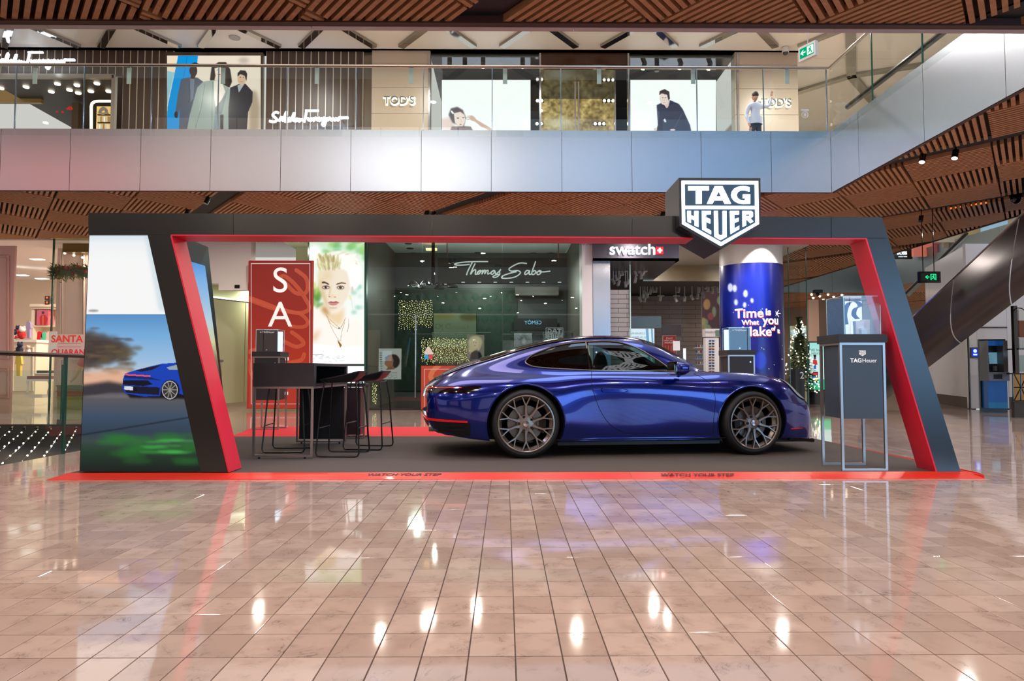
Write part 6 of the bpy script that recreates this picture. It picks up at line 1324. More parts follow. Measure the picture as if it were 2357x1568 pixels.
for px, py, lb in ((918, 231, 'left halo lit letters TODS on beige stone'), (1787, 236, 'right halo lit letters TODS partly behind the waving person')):
    q = P(px, py, Y=YU-.13); o = empty('letter_sign', tuple(q), lb, 'sign')
    text('halo', "TOD'S", HALO, o, loc=tuple(q+Vector((0, .085, 0))), size=.34, width=.80, ex=.004, bold=.018, local=False); text('letter', "TOD'S", HLET, o, loc=tuple(q), size=.34, width=.74, ex=.02, bold=-.002, local=False)
CHF = M('polished_frame', (190, 190, 196), rough=.12, metal=1.)
bx('wall_back', gx(987), gx(1700), YU+3.2, YU+3.3, UF, UC, M('navy_shop_wall', (58, 62, 74), rough=.4), kind='structure'); bx('ceiling', gx(987), gx(1700), YU+.05, YU+3.2, 8.70, 8.74, M('mirror_ceiling', (110, 116, 126), rough=.08, metal=.9), kind='structure')
for a in (988, 1243.5, 1447, 1699): W(a-2, 122, a+2, 300, YU-.06, .12, 'shopfront_post', CHF, z0=UF, label='polished metal post of the upper middle shopfront', cat='post', group='polished shopfront posts')
wn2 = empty('window_2', (0, YU, UF), kind='structure', label='display windows of the upper middle shop'); 
for a, c in ((990, 1241), (1449, 1697)): W(a, 122, c, 300, YU+.0, .012, 'glass_pane', CLRG, wn2, z0=UF)
W(1245, 122, 1446, 148, YU, .3, 'door_lintel_panel', M('brown_gloss', (70, 42, 28), rough=.15), label='glossy dark brown panel above the upper shop door', cat='panel')
dr = empty('door_1', (gx(1345), YU+.3, UF), kind='structure', label='glazed double door of the upper middle shop')
for a, c in ((1246, 1324), (1332, 1414)): W(a, 200, c, 300, YU+.3, .02, 'glass_leaf', CLRG, dr, z0=UF)
for a in (1324, 1332, 1416): W(a-1.6, 188, a+1.6, 300, YU+.25, .06, 'pull_bar', CHF, dr, z0=UF)
cg = Cv(1246, 196, 1418, 306, 2, (190, 160, 100)); cg.noise(120, 9, col=(255, 230, 170)).noise(90, 4, col=(255, 230, 170)).ell(1290, 285, 30, 16, (246, 232, 190), b=8, al=.8)
poster('gold_wall_art', 1246, 200, 1417, 304, YU+2.6, cg, 'mottled gold panel behind the upper glass door', cat='wall panel', emit=.8)
for px0, px1, lb in ((1017, 1221, 'left glowing display screen in the upper shop with a woman and raised hand'), (1451, 1648, 'right glowing display screen in the upper shop with a man in navy')):
    Yd = YU+1.0; o = empty('display_screen', tuple(P((px0+px1)/2, 300, Y=Yd)), lb, 'screen'); W(px0-1, 183, px1+1, 306, Yd, .1, 'case', M('screen_case', (60, 66, 80), rough=.4), o, z0=UF+.05)
    c_ = Cv(px0, 183, px1, 320, 3, (255, 255, 255))
    if px0 < 1100:
        h = lambda a, b_: (830+a/5.481, 100+b_/5.481); L_ = lambda l: [h(*q) for q in l]
        c_.poly(L_([(1020, 950), (1130, 930), (1180, 880), (1190, 1100), (1020, 1100)]), (226, 190, 186), b=4, al=.8).poly(L_([(1110, 900), (1140, 820), (1220, 800), (1290, 840), (1330, 940), (1300, 1060), (1160, 1000)]), (96, 84, 92), b=1.4).poly(L_([(1175, 880), (1260, 862), (1310, 900), (1325, 970), (1290, 1050), (1250, 1062), (1190, 1000)]), (244, 220, 214), b=.8).ell(*h(1228, 942), 3, 1.2, (70, 60, 66)).ell(*h(1295, 938), 2.6, 1.1, (70, 60, 66)).ell(*h(1262, 1022), 3, 1.1, (190, 120, 120)).line(L_([(1262, 950), (1272, 990)]), .7, (200, 160, 150)).line(L_([(1150, 860), (1165, 880)]), 4, (250, 250, 255))
        c_.poly(L_([(1370, 920), (1400, 905), (1440, 930), (1460, 960), (1560, 1020), (1660, 1080), (1650, 1110), (1520, 1050), (1440, 985), (1390, 970)]), (214, 176, 164), b=.8).line(L_([(1340, 940), (1380, 930)]), 2.4, (214, 176, 164)).line(L_([(1345, 960), (1385, 950)]), 2.4, (214, 176, 164)).line(L_([(1345, 920), (1385, 915)]), 2, (220, 190, 180)).poly(L_([(1150, 1050), (1320, 1045), (1390, 1050), (1420, 1100), (1130, 1100)]), (120, 96, 104), b=1)
    else:
        h = lambda a, b_: (1230+a/3.518, 100+b_/3.518); L_ = lambda l: [h(*q) for q in l]
        c_.poly(L_([(990, 500), (1030, 480), (1100, 460), (1170, 490), (1200, 530), (1260, 660), (1280, 760), (970, 760), (1000, 660)]), (44, 50, 78), b=.8).poly(L_([(1035, 480), (1098, 462), (1085, 510), (1072, 525)]), (226, 196, 190)).ell(*h(1052, 445), 11, 15, (236, 212, 206), b=.5).poly(L_([(1010, 420), (1015, 385), (1055, 370), (1092, 390), (1098, 450), (1085, 460), (1075, 415), (1030, 405)]), (44, 36, 46), b=.6).ell(*h(1040, 440), 1.5, .9, (60, 50, 60)).ell(*h(1062, 440), 1.5, .9, (60, 50, 60)).line(L_([(1043, 480), (1062, 480)]), .9, (170, 110, 110)).line(L_([(1052, 445), (1050, 466)]), .6, (190, 150, 140)).poly(L_([(1045, 620), (1058, 608), (1070, 635), (1055, 640)]), (220, 220, 235)).line(L_([(1200, 560), (1130, 690)]), 1, (80, 90, 130)).line(L_([(1010, 540), (1000, 650)]), 1, (80, 90, 130)).ell(*h(980, 695), 4, 3, (230, 200, 200)).ell(*h(1120, 700), 6, 2, (230, 200, 200))
    print_panel('lit_picture', c_, [(px0, 184), (px1, 184), (px1, 318), (px0, 318)], YP(Yd-.006), attrmat('screen_print', emit=1.25, rough=.3), o, nx=240, ny=170)
SPB = M('spot_black', (52, 54, 62), rough=.3)
for i, (px, py, on) in enumerate(((1035, 140, 0), (1070, 140, 0), (1112, 141, 1), (1203, 141, 1), (1483, 145, 1), (1512, 150, 0), (1567, 144, 1), (1634, 146, 1))):
    q = P(px, py+4, Y=YU+.35); o = empty('spotlight', tuple(q), 'black cylinder spotlight in the %s upper shop window, %s from its left' % ('left' if i < 4 else 'right', ORD[i % 4]), 'spotlight', 'black spotlights in the upper shop windows')
    tl = Vector((0, 0, 1)) if on == 0 or i < 4 else Vector((.35, 0, 1)).normalized(); MB().cyl(q-tl*.12, q+tl*.09, .058, 16).xf(inv(o)).build('can', SPB, o, smooth=30)
    MB().cyl(q+tl*.08, (q.x, q.y, 8.71), .015, 8).xf(inv(o)).build('stem', SPB, o)
    if on: MB().cyl(q-tl*.127, q-tl*.121, .046, 14).xf(inv(o)).build('lens', DL, o)
for i, (px, py) in enumerate(((1269, 159), (1335, 159), (1401, 159), (1155, 148))): q = P(px, py, Y=YU+.8); o = empty('downlight', tuple(q), 'round downlight over the upper shop door', 'downlight', 'downlights over the upper shop door'); MB().lathe([(0, 0), (.065, 0), (.08, .03), (0, .05)], q, n=14).xf(inv(o)).build('lens', DL, o)
for i, (px, py, n) in enumerate(((1386, 232, 3), (1365, 285, 3), (1232, 232, 2), (1231, 285, 2))):
    q = P(px, py, Y=YU+2.0); o = empty('spot_cluster', tuple(q), 'black bar of small bright spots behind the upper door', 'spotlight', 'spot bars behind the upper door'); MB().box(q.x, q.x+.12*n, q.y, q.y+.03, q.z-.05, q.z+.05).xf(inv(o)).build('bar', GBLK, o)
    for k in range(n): c = q+Vector((.06+.12*k, -.004, 0)); MB().sphere(c, .042, 10, 6).xf(inv(o)).build('bulb', DL, o)
# ---- right of the shop
bx('wall_right', gx(1848), 18, 22, 22.1, UF, UC, M('beige_far', (206, 194, 172), rough=.3), kind='structure'); fw = bpy.data.objects['wall_right.001'] if 'wall_right.001' in bpy.data.objects else None
for (a, b_, c_, d_) in ((1849, 165, 1925, 300), (1850, 182, 1935, 158), (1852, 248, 1960, 215), (1880, 290, 1990, 262), (1935, 230, 2010, 300), (1925, 100, 2040, 250)):
    p_, q_ = P(a, b_, Y=21.97), P(c_, d_, Y=21.97); t = (q_-p_).normalized(); n = Vector((-t.z, 0, t.x))*.13
    MB().prism([p_+n, q_+n, q_-n, p_-n], (0, .03, 0)).build('mirror_band', MIR, fw)
# dome camera and hanging exit sign
o = empty('dome_camera', tuple(P(1808, 121, Y=YU-.3)), 'small white dome security camera under the upper ceiling', 'security camera'); q = P(1808, 121, Y=YU-.3)
MB().cyl(q, q+Vector((0, 0, .12)), .08, 20).xf(inv(o)).build('mount', WHITE, o, smooth=30); MB().sphere(q, .066, 16, 10).xf(inv(o)).build('dome', M('dome_grey', (60, 60, 62), rough=.1), o, smooth=True)
GRN = E('exit_green', (0, 170, 110), 1.0); GRW2 = E('exit_white', (214, 255, 236), 1.3)
def exit_sign(c, w, h, ang, lb, dark, rod):
    """running figure, doorway and arrow on a hanging box"""
    o = empty('exit_sign', tuple(c), lb, 'sign', rz=ang); g, wh = (GRN, GRW2) if not dark else (M('exit_dark', (14, 22, 20), rough=.4), E('exit_glow', (30, 240, 150), 1.2))
    MB().box(-w/2-.03, w/2+.03, .0, .07, -h/2-.04, h/2+.04).build('case', WHITE if not dark else GBLK, o); MB().box(-w/2, w/2, -.004, .0, -h/2, h/2).build('panel', g, o)
    f = lambda l, s=h: [(a*s, -.006, b_*s) for a, b_ in l]
    MB().prism(f([(-.72, 0), (-.42, .26), (-.30, .26), (-.50, .06), (-.12, .06), (-.12, -.06), (-.50, -.06), (-.30, -.26), (-.42, -.26)]), (0, -.004, 0)).build('arrow', wh, o)
    fg = g if not dark else wh
    if dark: MB().prism([f([(.02, -.42), (.80, -.42), (.80, .42), (.02, .42)]), f([(.14, -.42), (.70, -.42), (.70, .34), (.14, .34)])], (0, -.004, 0)).build('doorway', wh, o)
    else: MB().prism(f([(.06, -.42), (.78, -.42), (.78, .42), (.06, .42)]), (0, -.004, 0)).build('doorway', wh, o)
    MB().cyl((.46*h, -.008, .27*h), (.46*h, -.014, .27*h), .07*h, 12).build('figure_head', fg, o)
    MB().prism(f([(.40, .18), (.50, .18), (.50, -.05), (.62, -.20), (.60, -.38), (.53, -.38), (.54, -.22), (.42, -.10), (.34, -.22), (.18, -.26), (.18, -.20), (.30, -.15), (.38, .0), (.38, .08), (.28, .0), (.24, .06), (.36, .18)]), (0, -.01, 0)).build('figure', fg, o)
    for x in rod[1]: MB().cyl((x, .03, h/2+.03), (x, .03, rod[0]-c.z), .008, 8).build('hanger', CHR if not dark else GBLK, o)
    return o
exit_sign(P(1857, 118, Y=11.2), .27, .17, radians(-62), 'green and white hanging exit sign at the top of the picture', False, (8.8, (0,)))
exit_sign(P(2141, 638, Y=13.2), .36, .145, radians(0), 'dark hanging exit sign with glowing green figure at right', True, (4.15, (-.12, .1)))
# ---- balustrade of the balcony
BAG = glassmat('balustrade_glass', (250, 253, 251), f0=.0, refl=.7); RAILM = M('rail_steel', (170, 160, 148), rough=.22, metal=1.)
bal = empty('balustrade', (0, VY1+.02, FT), 'long glass balustrade with steel handrail along the upper balcony', 'railing'); ib = inv(bal); RZ = P(1000, 153, Y=VY1).z
jp = [-150, 15, 175, 334, 490, 651, 813, 971, 1132, 1293, 1452, 1612, 1768, 1916]
for a, c in zip(jp, jp[1:]):
    MB().box(gx(a, VY1)+.008, gx(c, VY1)-.008, VY1-.005, VY1+.007, FT-.12, RZ-.02).xf(ib).build('glass_pane', BAG, bal)
for i, a in enumerate(jp[1:]): MB().box(gx(a, VY1)-.008, gx(a, VY1)+.006, VY1-.012, VY1+.012, FT, RZ-.02).xf(ib).build('post_strip', M('strip_chrome', (170, 190, 210), rough=.15, metal=1.) , bal)
MB().tube([(gx(-150, VY1), VY1, RZ), (VX1, VY1, RZ)], .028, 10).xf(ib).build('handrail', RAILM, bal, smooth=True); MB().tube([(VX1, VY1, RZ), (VX1, VY0-.3, RZ)], .028, 10).xf(ib).build('handrail', RAILM, bal, smooth=True)
for a, c in ((VY1, 10.6), (10.58, 9.3), (9.28, 8.0), (7.98, 6.7)): MB().box(VX1-.006, VX1+.006, c+.01, a-.01, FT-.12, RZ-.02).xf(ib).build('glass_pane', BAG, bal)
for y in (10.59, 9.29, 7.99): MB().box(VX1-.008, VX1+.008, y-.012, y+.012, FT, RZ-.02).xf(ib).build('glass_edge', GREENE, bal)
for k in range(9): a = 80+k*216.5; W(a-5, 156, a+5, 193, VY1+.05, .01, 'pale_plate', M('pale_plate', (190, 206, 200), rough=.3), bal)  # thin pale plates just below the rail
MB().tube([(6.5, 12.6, 5.95), (6.45, 6.0, 5.95)], .05, 8).build('dark_rail', M('dark_handrail', (40, 36, 34), rough=.25), label='dark rail seen through the right balcony glass', cat='handrail')  # plain dark tube behind the right balcony glass
st = empty('round_sticker', tuple(P(1853, 264, Y=VY1-.02)), 'white round symbol sticker on the balcony glass', 'sticker'); q = P(1853, 264, Y=VY1-.015)
MB().lathe([(.05, -.002), (.062, -.002), (.062, .002), (.05, .002)], q, (0, 1, 0), 28, closed=True).xf(inv(st)).build('ring', WHITE, st); MB().box(q.x-.02, q.x+.02, q.y-.002, q.y+.002, q.z-.03, q.z+.03).xf(inv(st)).build('figure', WHITE, st); MB().box(q.x-.07, q.x+.07, q.y-.002, q.y+.002, q.z+.07, q.z+.10).xf(inv(st)).build('bar', WHITE, st)
# ---- person in a pale shirt, arm raised
YPn = 13.3; pb = P(1752, 300, Y=YPn)
per = empty('person', (pb.x, YPn, UF), 'person in a white shirt and dark trousers seen from behind, right arm raised', 'person')
def skin(name, joints, edges, mat, parent, sub=2):
    me = bpy.data.meshes.new(name); me.from_pydata([j[0] for j in joints], edges, []); o = bpy.data.objects.new(name, me); COL.objects.link(o)
    md = o.modifiers.new('s', 'SKIN'); 
    for v_, j in zip(me.skin_vertices[0].data, joints): v_.radius = j[1] if isinstance(j[1], tuple) else (j[1], j[1])
    me.skin_vertices[0].data[0].use_root = True; md.use_smooth_shade = True; s_ = o.modifiers.new('u', 'SUBSURF'); s_.levels = sub
    bpy.context.view_layer.update(); m2 = bpy.data.meshes.new_from_object(o.evaluated_get(bpy.context.evaluated_depsgraph_get())); bpy.data.objects.remove(o)
    m2.materials.clear(); m2.materials.append(mat); m2.polygons.foreach_set('use_smooth', [True]*len(m2.polygons)); o = bpy.data.objects.new(name, m2); COL.objects.link(o); o.parent = parent; return o
SKN = M('skin', (206, 160, 136), rough=.5); SHIRT = M('white_shirt', (214, 220, 236), rough=.7); TRO = M('dark_trousers', (34, 36, 44), rough=.7); HAIR = M('brown_hair', (52, 38, 34), rough=.6)
bodyj = [((0,0,.98),(.13,.10)), ((0,0,1.12),(.14,.10)), ((0,0,1.32),(.16,.11)), ((.0,0,1.46),(.12,.09)), ((.0,.01,1.53),.055), ((.0,.01,1.60),.05),
 ((.19,0,1.44),.07), ((.36,.02,1.46),.048), ((.44,.03,1.50),.042), ((.50,.02,1.66),.034), ((.52,.02,1.74),.028),
 ((-.19,0,1.42),.07), ((-.26,.02,1.18),.05), ((-.27,-.04,1.08),.044), ((-.25,-.10,.90),.034), ((-.24,-.12,.82),.028),
 ((.09,0,.92),(.09,.09)), ((.10,0,.50),.062), ((.10,.02,.30),.06), ((.10,0,.09),.042), ((.10,-.12,.04),.035),
 ((-.09,0,.92),(.09,.09)), ((-.10,0,.50),.062), ((-.10,.02,.30),.06), ((-.10,0,.09),.042), ((-.10,-.12,.04),.035)]
ed = [(0,1),(1,2),(2,3),(3,4),(4,5),(3,6),(6,7),(7,8),(8,9),(9,10),(3,11),(11,12),(12,13),(13,14),(14,15),(0,16),(16,17),(17,18),(18,19),(19,20),(0,21),(21,22),(22,23),(23,24),(24,25)]
bo = skin('body', bodyj, ed, SHIRT, per); me = bo.data; me.materials.append(TRO); me.materials.append(SKN)
for p_ in me.polygons:
    c = p_.center; p_.material_index = 1 if c.z < .99 and abs(c.x) < .22 else (2 if c.z > 1.53 and abs(c.x) < .1 or (c.x > .4 and c.z > 1.68) or (c.x < -.2 and c.z < .92) else 0)
MB().lathe([(1, 0), (1.03, .10), (1.0, .2), (.8, .2)], (0, 0, 0), n=24).xf(Matrix.Translation((0, 0, .93)) @ Matrix.Diagonal((.185, .15, 1, 1))).build('shirt_hem', SHIRT, per, smooth=True)
m = MB(); m.sphere((0, .0, 1.70), 1, 20, 14, (.078, .095, .115)); m.sphere((0, -.095+.19, 1.69), 1, 8, 6, (.012, .02, .018)); m.sphere((.08, .0, 1.69), 1, 8, 6, (.012, .02, .03)); m.sphere((-.08, .0, 1.69), 1, 8, 6, (.012, .02, .03)); m.build('head', SKN, per, smooth=True)
MB().sphere((0, .045, 1.655), 1, 6, 4, (.03, .05, .006)).build('mouth', M('lips', (170, 100, 96)), per); 
for s_ in (-1, 1): MB().sphere((s_*.03, .088, 1.71), .012, 8, 6).build('eye', M('eye_dark', (40, 30, 30)), per)
MB().sphere((0, -.012, 1.735), 1, 20, 12, (.086, .10, .095)).build('hair', HAIR, per, smooth=True)
def hand(c, up, sgn_):
    c = Vector(c); jn = [(tuple(c), (.03, .018)), (tuple(c+Vector((0, 0, .07*up))), (.038, .016))]; eg = [(0, 1)]
    for k in range(4):
        b0 = c+Vector(((k-1.5)*.02, 0, .085*up)); ln = (.06, .07, .066, .05)[k]; n0 = len(jn); jn += [(tuple(b0), .009), (tuple(b0+Vector((0, -.006, ln*.55*up))), .0085), (tuple(b0+Vector((0, -.018, ln*up))), .007)]; eg += [(1, n0), (n0, n0+1), (n0+1, n0+2)]
    n0 = len(jn); jn += [(tuple(c+Vector((sgn_*.035, -.005, .03*up))), .011), (tuple(c+Vector((sgn_*.055, -.012, .065*up))), .009)]; eg += [(0, n0), (n0, n0+1)]
    return skin('hand', jn, eg, SKN, per, 1)
hand((.525, .02, 1.75), 1, -1); hand((-.24, -.125, .81), -1, 1)
per.rotation_euler = (0, 0, radians(12)); dz = P(1745, 212, Y=YPn).z-UF; k_ = dz/1.82; per.scale = (k_, k_, k_); per.location.x = P(1738, 230, Y=YPn).x
# ================================================================= LEFT SIDE: pink shop, floor opening with fairy lights
PINK = M('pink_paint', (232, 180, 168), rough=.4); CREAM = M('cream_paint', (236, 222, 200), rough=.5); GOLD = M('gold_trim', (196, 170, 70), rough=.25, metal=.8, emit=.12)
def moulded(name, x0, y0, x1, y1, Y, mat, lb, cat, ins=6, yaw=0):
    o = empty(name, tuple(P((x0+x1)/2, y1, Y=Y)), lb, cat); W(x0, y0, x1, y1, Y, .06, 'leaf', mat, o, z0=0)
    for (a, b_, c_, d_) in ((x0+ins, y0+22, x1-ins, y0+(y1-y0)*.72), (x0+ins, y0+(y1-y0)*.78, x1-ins, y1-12)):
        m = MB(); r = [P(a, b_, Y=Y-.012), P(c_, b_, Y=Y-.012), P(c_, d_, Y=Y-.012), P(a, d_, Y=Y-.012)]; m.tube(r, .022, 6, closed=True).xf(inv(o)).build('moulding', mat, o)
        r = [P(a+4, b_+6, Y=Y-.012), P(c_-4, b_+6, Y=Y-.012), P(c_-4, d_-6, Y=Y-.012), P(a+4, d_-6, Y=Y-.012)]; MB().tube(r, .014, 6, closed=True).xf(inv(o)).build('moulding', mat, o)
    return o
moulded('panelled_door', -40, 566, 29, 928, 15.6, PINK, 'pink panelled door with mouldings at the left edge of the picture', 'door', ins=10)
moulded('panelled_wall', 128, 556, 205, 905, YG+1.2, M('cream_door', (226, 200, 184), rough=.45), 'cream moulded panel behind the glass of the pink shop', 'wall panel', ins=12)
ws = empty('window_3', (gx(158), YG, 0), kind='structure', label='glass shopfront of the pink shop with gold edge')
W(118, 552, 203, 948, YG, .012, 'glass_pane', CLRG, ws, z0=0); W(116, 545, 119, 948, YG-.02, .04, 'glass_edge', GREENE, ws, z0=0); W(116, 544, 205, 549, YG-.04, .1, 'gold_head', GOLD, ws); W(145, 551, 203, 556, YG+.3, .3, 'gold_head', GOLD, ws)
W(144, 556, 204, 580, YG+.5, .5, 'brass_pelmet', M('brass_pelmet', (120, 96, 40), rough=.4, metal=.4), label='brass coloured pelmet at the top of the pink shop window', cat='pelmet')
for px, py in ((69, 562), (86, 597), (97, 642), (50, 634)): q = P(px, py, Y=YG+1.5+(py-562)*.04); o = empty('downlight', tuple(q), 'square recessed downlight in the pink shop ceiling', 'downlight', 'downlights in the pink shop ceiling'); q.z = 4.115; MB().box(-.16, .16, -.1, .1, -.01, .01).build('lens', E('shop_white', (255, 250, 240), 3), o)
for px, py in ((149, 583), (170, 588), (176, 582), (190, 593)): q = P(px, py, Y=YG+.8); o = empty('window_bulb', tuple(q), 'small warm bulb at the top of the pink shop window', 'light', 'warm bulbs in the pink shop window'); MB().sphere((0, 0, 0), .03, 10, 6).build('bulb', DL, o); MB().cyl((0, 0, .03), (0, 0, .5), .004, 4).build('wire', GBLK, o)
# garland
gr = empty('garland', tuple(P(158, 638, Y=YG+.15)), 'green fir garland with red baubles across the pink shop window', 'garland'); m = MB(); random.seed(5)
for i in range(900):
    q = P(119+random.random()*84, 625+random.gauss(0, 6), Y=YG+.15+random.uniform(-.08, .08)); d = Vector((random.uniform(-1, 1), random.uniform(-.6, .2), random.uniform(-1, .6))).normalized()*.14
    n = d.orthogonal().normalized()*.018; m.add([q-n, q+n, q+d], [(0, 1, 2)])
m.xf(inv(gr)).build('needles', M('fir_green', (116, 124, 54), rough=.7), gr, fix=False, kind='stuff')
for i, (px, py, r, c_) in enumerate(((152, 617, 4, 0), (180, 615, 3, 0), (196, 625, 4, 0), (162, 618, 3, 0), (134, 621, 2.5, 0), (123, 630, 4, 1), (175, 633, 3.5, 2), (167, 629, 2.5, 0), (190, 614, 2, 2))):
    q = P(px, py, Y=YG+.05); MB().sphere(q, r*.0105, 12, 8).xf(inv(gr)).build('bauble', [M('bauble_red', (206, 40, 40), rough=.15), M('bauble_silver', (196, 190, 180), rough=.15, metal=.8), M('bauble_gold', (240, 200, 120), rough=.15, metal=.7)][c_], gr, smooth=True)
# window sticker SANTA
ps = empty('window_poster', tuple(P(155, 816, Y=YG-.02)), 'pale window poster with red words SANTA QUARANTINE', 'poster'); W(112, 763, 131, 816, YG-.03, .004, 'paper', M('poster_paper', (226, 232, 220), rough=.6, emit=.15), ps); W(131, 770, 200, 816, YG-.028, .003, 'tint', M('poster_pink', (236, 206, 196), rough=.6, emit=.15), ps)
RL = M('poster_red', (226, 66, 44), rough=.5, emit=.3)
for s_, px, py, w, mt in (('SANTA', 154, 781, 72, RL), ('QUARAN', 157, 811.5, 76, M('poster_pinkred', (214, 50, 70), emit=.3))): q = P(px, py, Y=YG-.035); text('lettering', s_, mt, ps, loc=tuple(q), size=.26, width=w/F*YG, ex=.002, bold=.006, local=False)
for y in (790.5, 798): W(134, y, 186, y+1, YG-.034, .003, 'small_print', M('poster_thin', (206, 150, 140)), ps)
# shelving and goods
bk = empty('bookcase', tuple(P(94, 830, Y=YG+3.6)), 'cream shelf unit with cornice inside the pink shop', 'shelf'); YB2 = YG+3.6
W(71, 704, 76, 815, YB2, .5, 'side', CREAM, bk, z0=0); W(76, 704, 132, 815, YB2+.45, .05, 'back', CREAM, bk, z0=0); W(68, 700, 134, 706, YB2-.1, .6, 'cornice', CREAM, bk); W(72, 706, 132, 711, YB2-.04, .5, 'frieze', CREAM, bk); W(76, 749, 132, 752, YB2, .45, 'shelf', CREAM, bk)
cq = Cv(84, 714, 112, 750, 3, (236, 110, 124)); cq.ell(99, 720, 3.4, 3.4, (120, 60, 50)).poly([(91, 730), (97, 724), (105, 725), (110, 734), (106, 750), (92, 750)], (226, 56, 50)).line([(99, 727), (99, 748)], 1.2, (250, 180, 120))
poster('pink_gift_box', 85, 715, 110.5, 748, YB2-.02, cq, 'pink box with a red figure print on the cream shelf', cat='box', emit=.7, thick=.25, frame_m=M('pink_card', (226, 96, 110)))
for i, y in enumerate((681, 692)): o = empty('small_box', tuple(P(108, y+9, Y=YB2-.1)), ['upper small black box stacked on top of the cream shelf', 'lower small black box on top of the cream shelf'][i], 'box', 'black boxes on the cream shelf'); W(103, y, 114, y+9.5, YB2-.1, .2, 'body', M('box_black', (50, 36, 26), rough=.4), o); W(105.5, y+2, 110, y+6.5, YB2-.11, .01, 'window', M('box_copper', (206, 120, 70), emit=.3), o)
def garment(px0, px1, y0, y1, mat, lb, Y=YB2-.3):
    o = empty('garment', tuple(P((px0+px1)/2, y1, Y=Y)), lb, 'clothes'); xm = (px0+px1)/2; w = px1-px0
    MB().prism([P(xm+a*w, y0+b_*(y1-y0), Y=Y) for a, b_ in ((-.12, 0), (.12, 0), (.42, .06), (.55, .42), (.36, .44), (.34, .56), (.32, 1.), (.04, 1.), (0, .62), (-.04, 1.), (-.32, 1.), (-.34, .56), (-.36, .44), (-.55, .42), (-.42, .06))], (0, .08, 0)).xf(inv(o)).build('cloth', mat, o)
    MB().tube([P(xm-w*.4, y0+3, Y=Y+.04), P(xm, y0-2, Y=Y+.04), P(xm+w*.4, y0+3, Y=Y+.04)], .008, 5).xf(inv(o)).build('hanger', CHR, o); return o
garment(85, 97, 763, 812, M('cloth_red', (206, 26, 30), rough=.7), 'red hanging pyjamas in the pink shop'); garment(94, 108, 765, 810, M('cloth_mint', (80, 196, 150), rough=.7), 'mint green hanging pyjamas beside the red ones'); garment(106, 116, 764, 812, M('cloth_pink', (240, 190, 186), rough=.7), 'pale pink hanging pyjamas beside the glass edge'); garment(35, 49, 818, 866, M('cloth_yellow', (226, 196, 70), rough=.7), 'white and yellow hanging garment below the rail', Y=YG+2.2)
garment(60, 70, 740, 778, M('cloth_striped', (150, 140, 176), rough=.7), 'lilac grey garment standing on the cream counter', Y=YG+3)
cn = empty('counter', tuple(P(60, 920, Y=YG+2.8)), 'cream shop counter with mouldings and toys on it', 'counter'); YK2 = YG+2.8
W(24, 787, 82, 912, YK2, .7, 'body', CREAM, cn, z0=0); W(22, 782, 84, 788, YK2-.05, .8, 'top', WHITE, cn)
MB().tube([P(30, 800, Y=YK2-.01), P(76, 800, Y=YK2-.01), P(76, 900, Y=YK2-.01), P(30, 900, Y=YK2-.01)], .02, 6, closed=True).xf(inv(cn)).build('moulding', CREAM, cn)
def plush(px, py, k, cols, lb, Y=YK2+.1):
    o = empty('plush_toy', tuple(P(px, py+8*k, Y=Y)), lb, 'toy'); c = P(px, py, Y=Y); s_ = .085*k
    MB().sphere(c, s_, 14, 10, (1, .8, 1.1)).xf(inv(o)).build('toy_body', cols[0], o, smooth=True); MB().sphere(c+Vector((.3*s_, -.3*s_, 1.4*s_)), s_*.75, 14, 10).xf(inv(o)).build('toy_head', cols[1], o, smooth=True)
    for d in (-1, 1): MB().sphere(c+Vector((d*.8*s_, -.5*s_, -.6*s_)), s_*.45, 10, 8, (1, 1.4, .8)).xf(inv(o)).build('toy_paw', cols[0], o, smooth=True); MB().sphere(c+Vector((.3*s_+d*.5*s_, -.3*s_, 2.0*s_)), s_*.28, 8, 6).xf(inv(o)).build('toy_ear', cols[1], o, smooth=True)
TR, TWh, TN, TB = M('toy_red', (190, 40, 40), rough=.8), M('toy_white', (240, 232, 226), rough=.8), M('toy_navy', (40, 44, 66), rough=.8), M('toy_beige', (206, 186, 160), rough=.8)
plush(50, 771, 1.3, (TR, TWh), 'red and white plush toy on the cream counter'); plush(30, 778, 1.3, (TWh, TN), 'white plush toy at the left end of the counter'); plush(45, 805, 1.1, (TN, TN), 'dark navy plush toy in front of the counter', Y=YG+1.9); plush(64, 808, .8, (TWh, TB), 'small white plush toy beside the navy one', Y=YG+1.9); plush(40, 763, .9, (TR, TN), 'dark and red plush toy behind the red and white one', Y=YG+3.2)
tb_ = empty('side_table', tuple(P(95, 915, Y=YG+2)), 'small white side table with curved legs and books', 'table'); Yt = YG+2.0
W(60, 873, 116, 878, Yt, .5, 'table_top', WHITE, tb_)
for px in (63, 112): MB().tube([P(x, y, Y=Yt+.05) for x, y in bez([(px, 878), (px+3, 890), (px-1, 903), (px+1, 912)], 4)], .03, 8).xf(inv(tb_)).build('leg', WHITE, tb_, smooth=True)
W(58, 909, 96, 916, Yt, .4, 'base_board', WHITE, tb_)
for i, (a, b_, c_, d_, cc, lb) in enumerate(((62, 866, 116, 873, (120, 60, 56), 'maroon book lying on the white side table'), (80, 860, 116, 866, (206, 180, 160), 'beige book on top of the maroon one'), (84, 853, 110, 859, (60, 50, 44), 'dark book topmost of the pile'))): W(a, b_, c_, d_, Yt+.05, .3, 'book', M('book%d' % i, cc, rough=.6), label=lb, cat='book', group='books on the white side table')
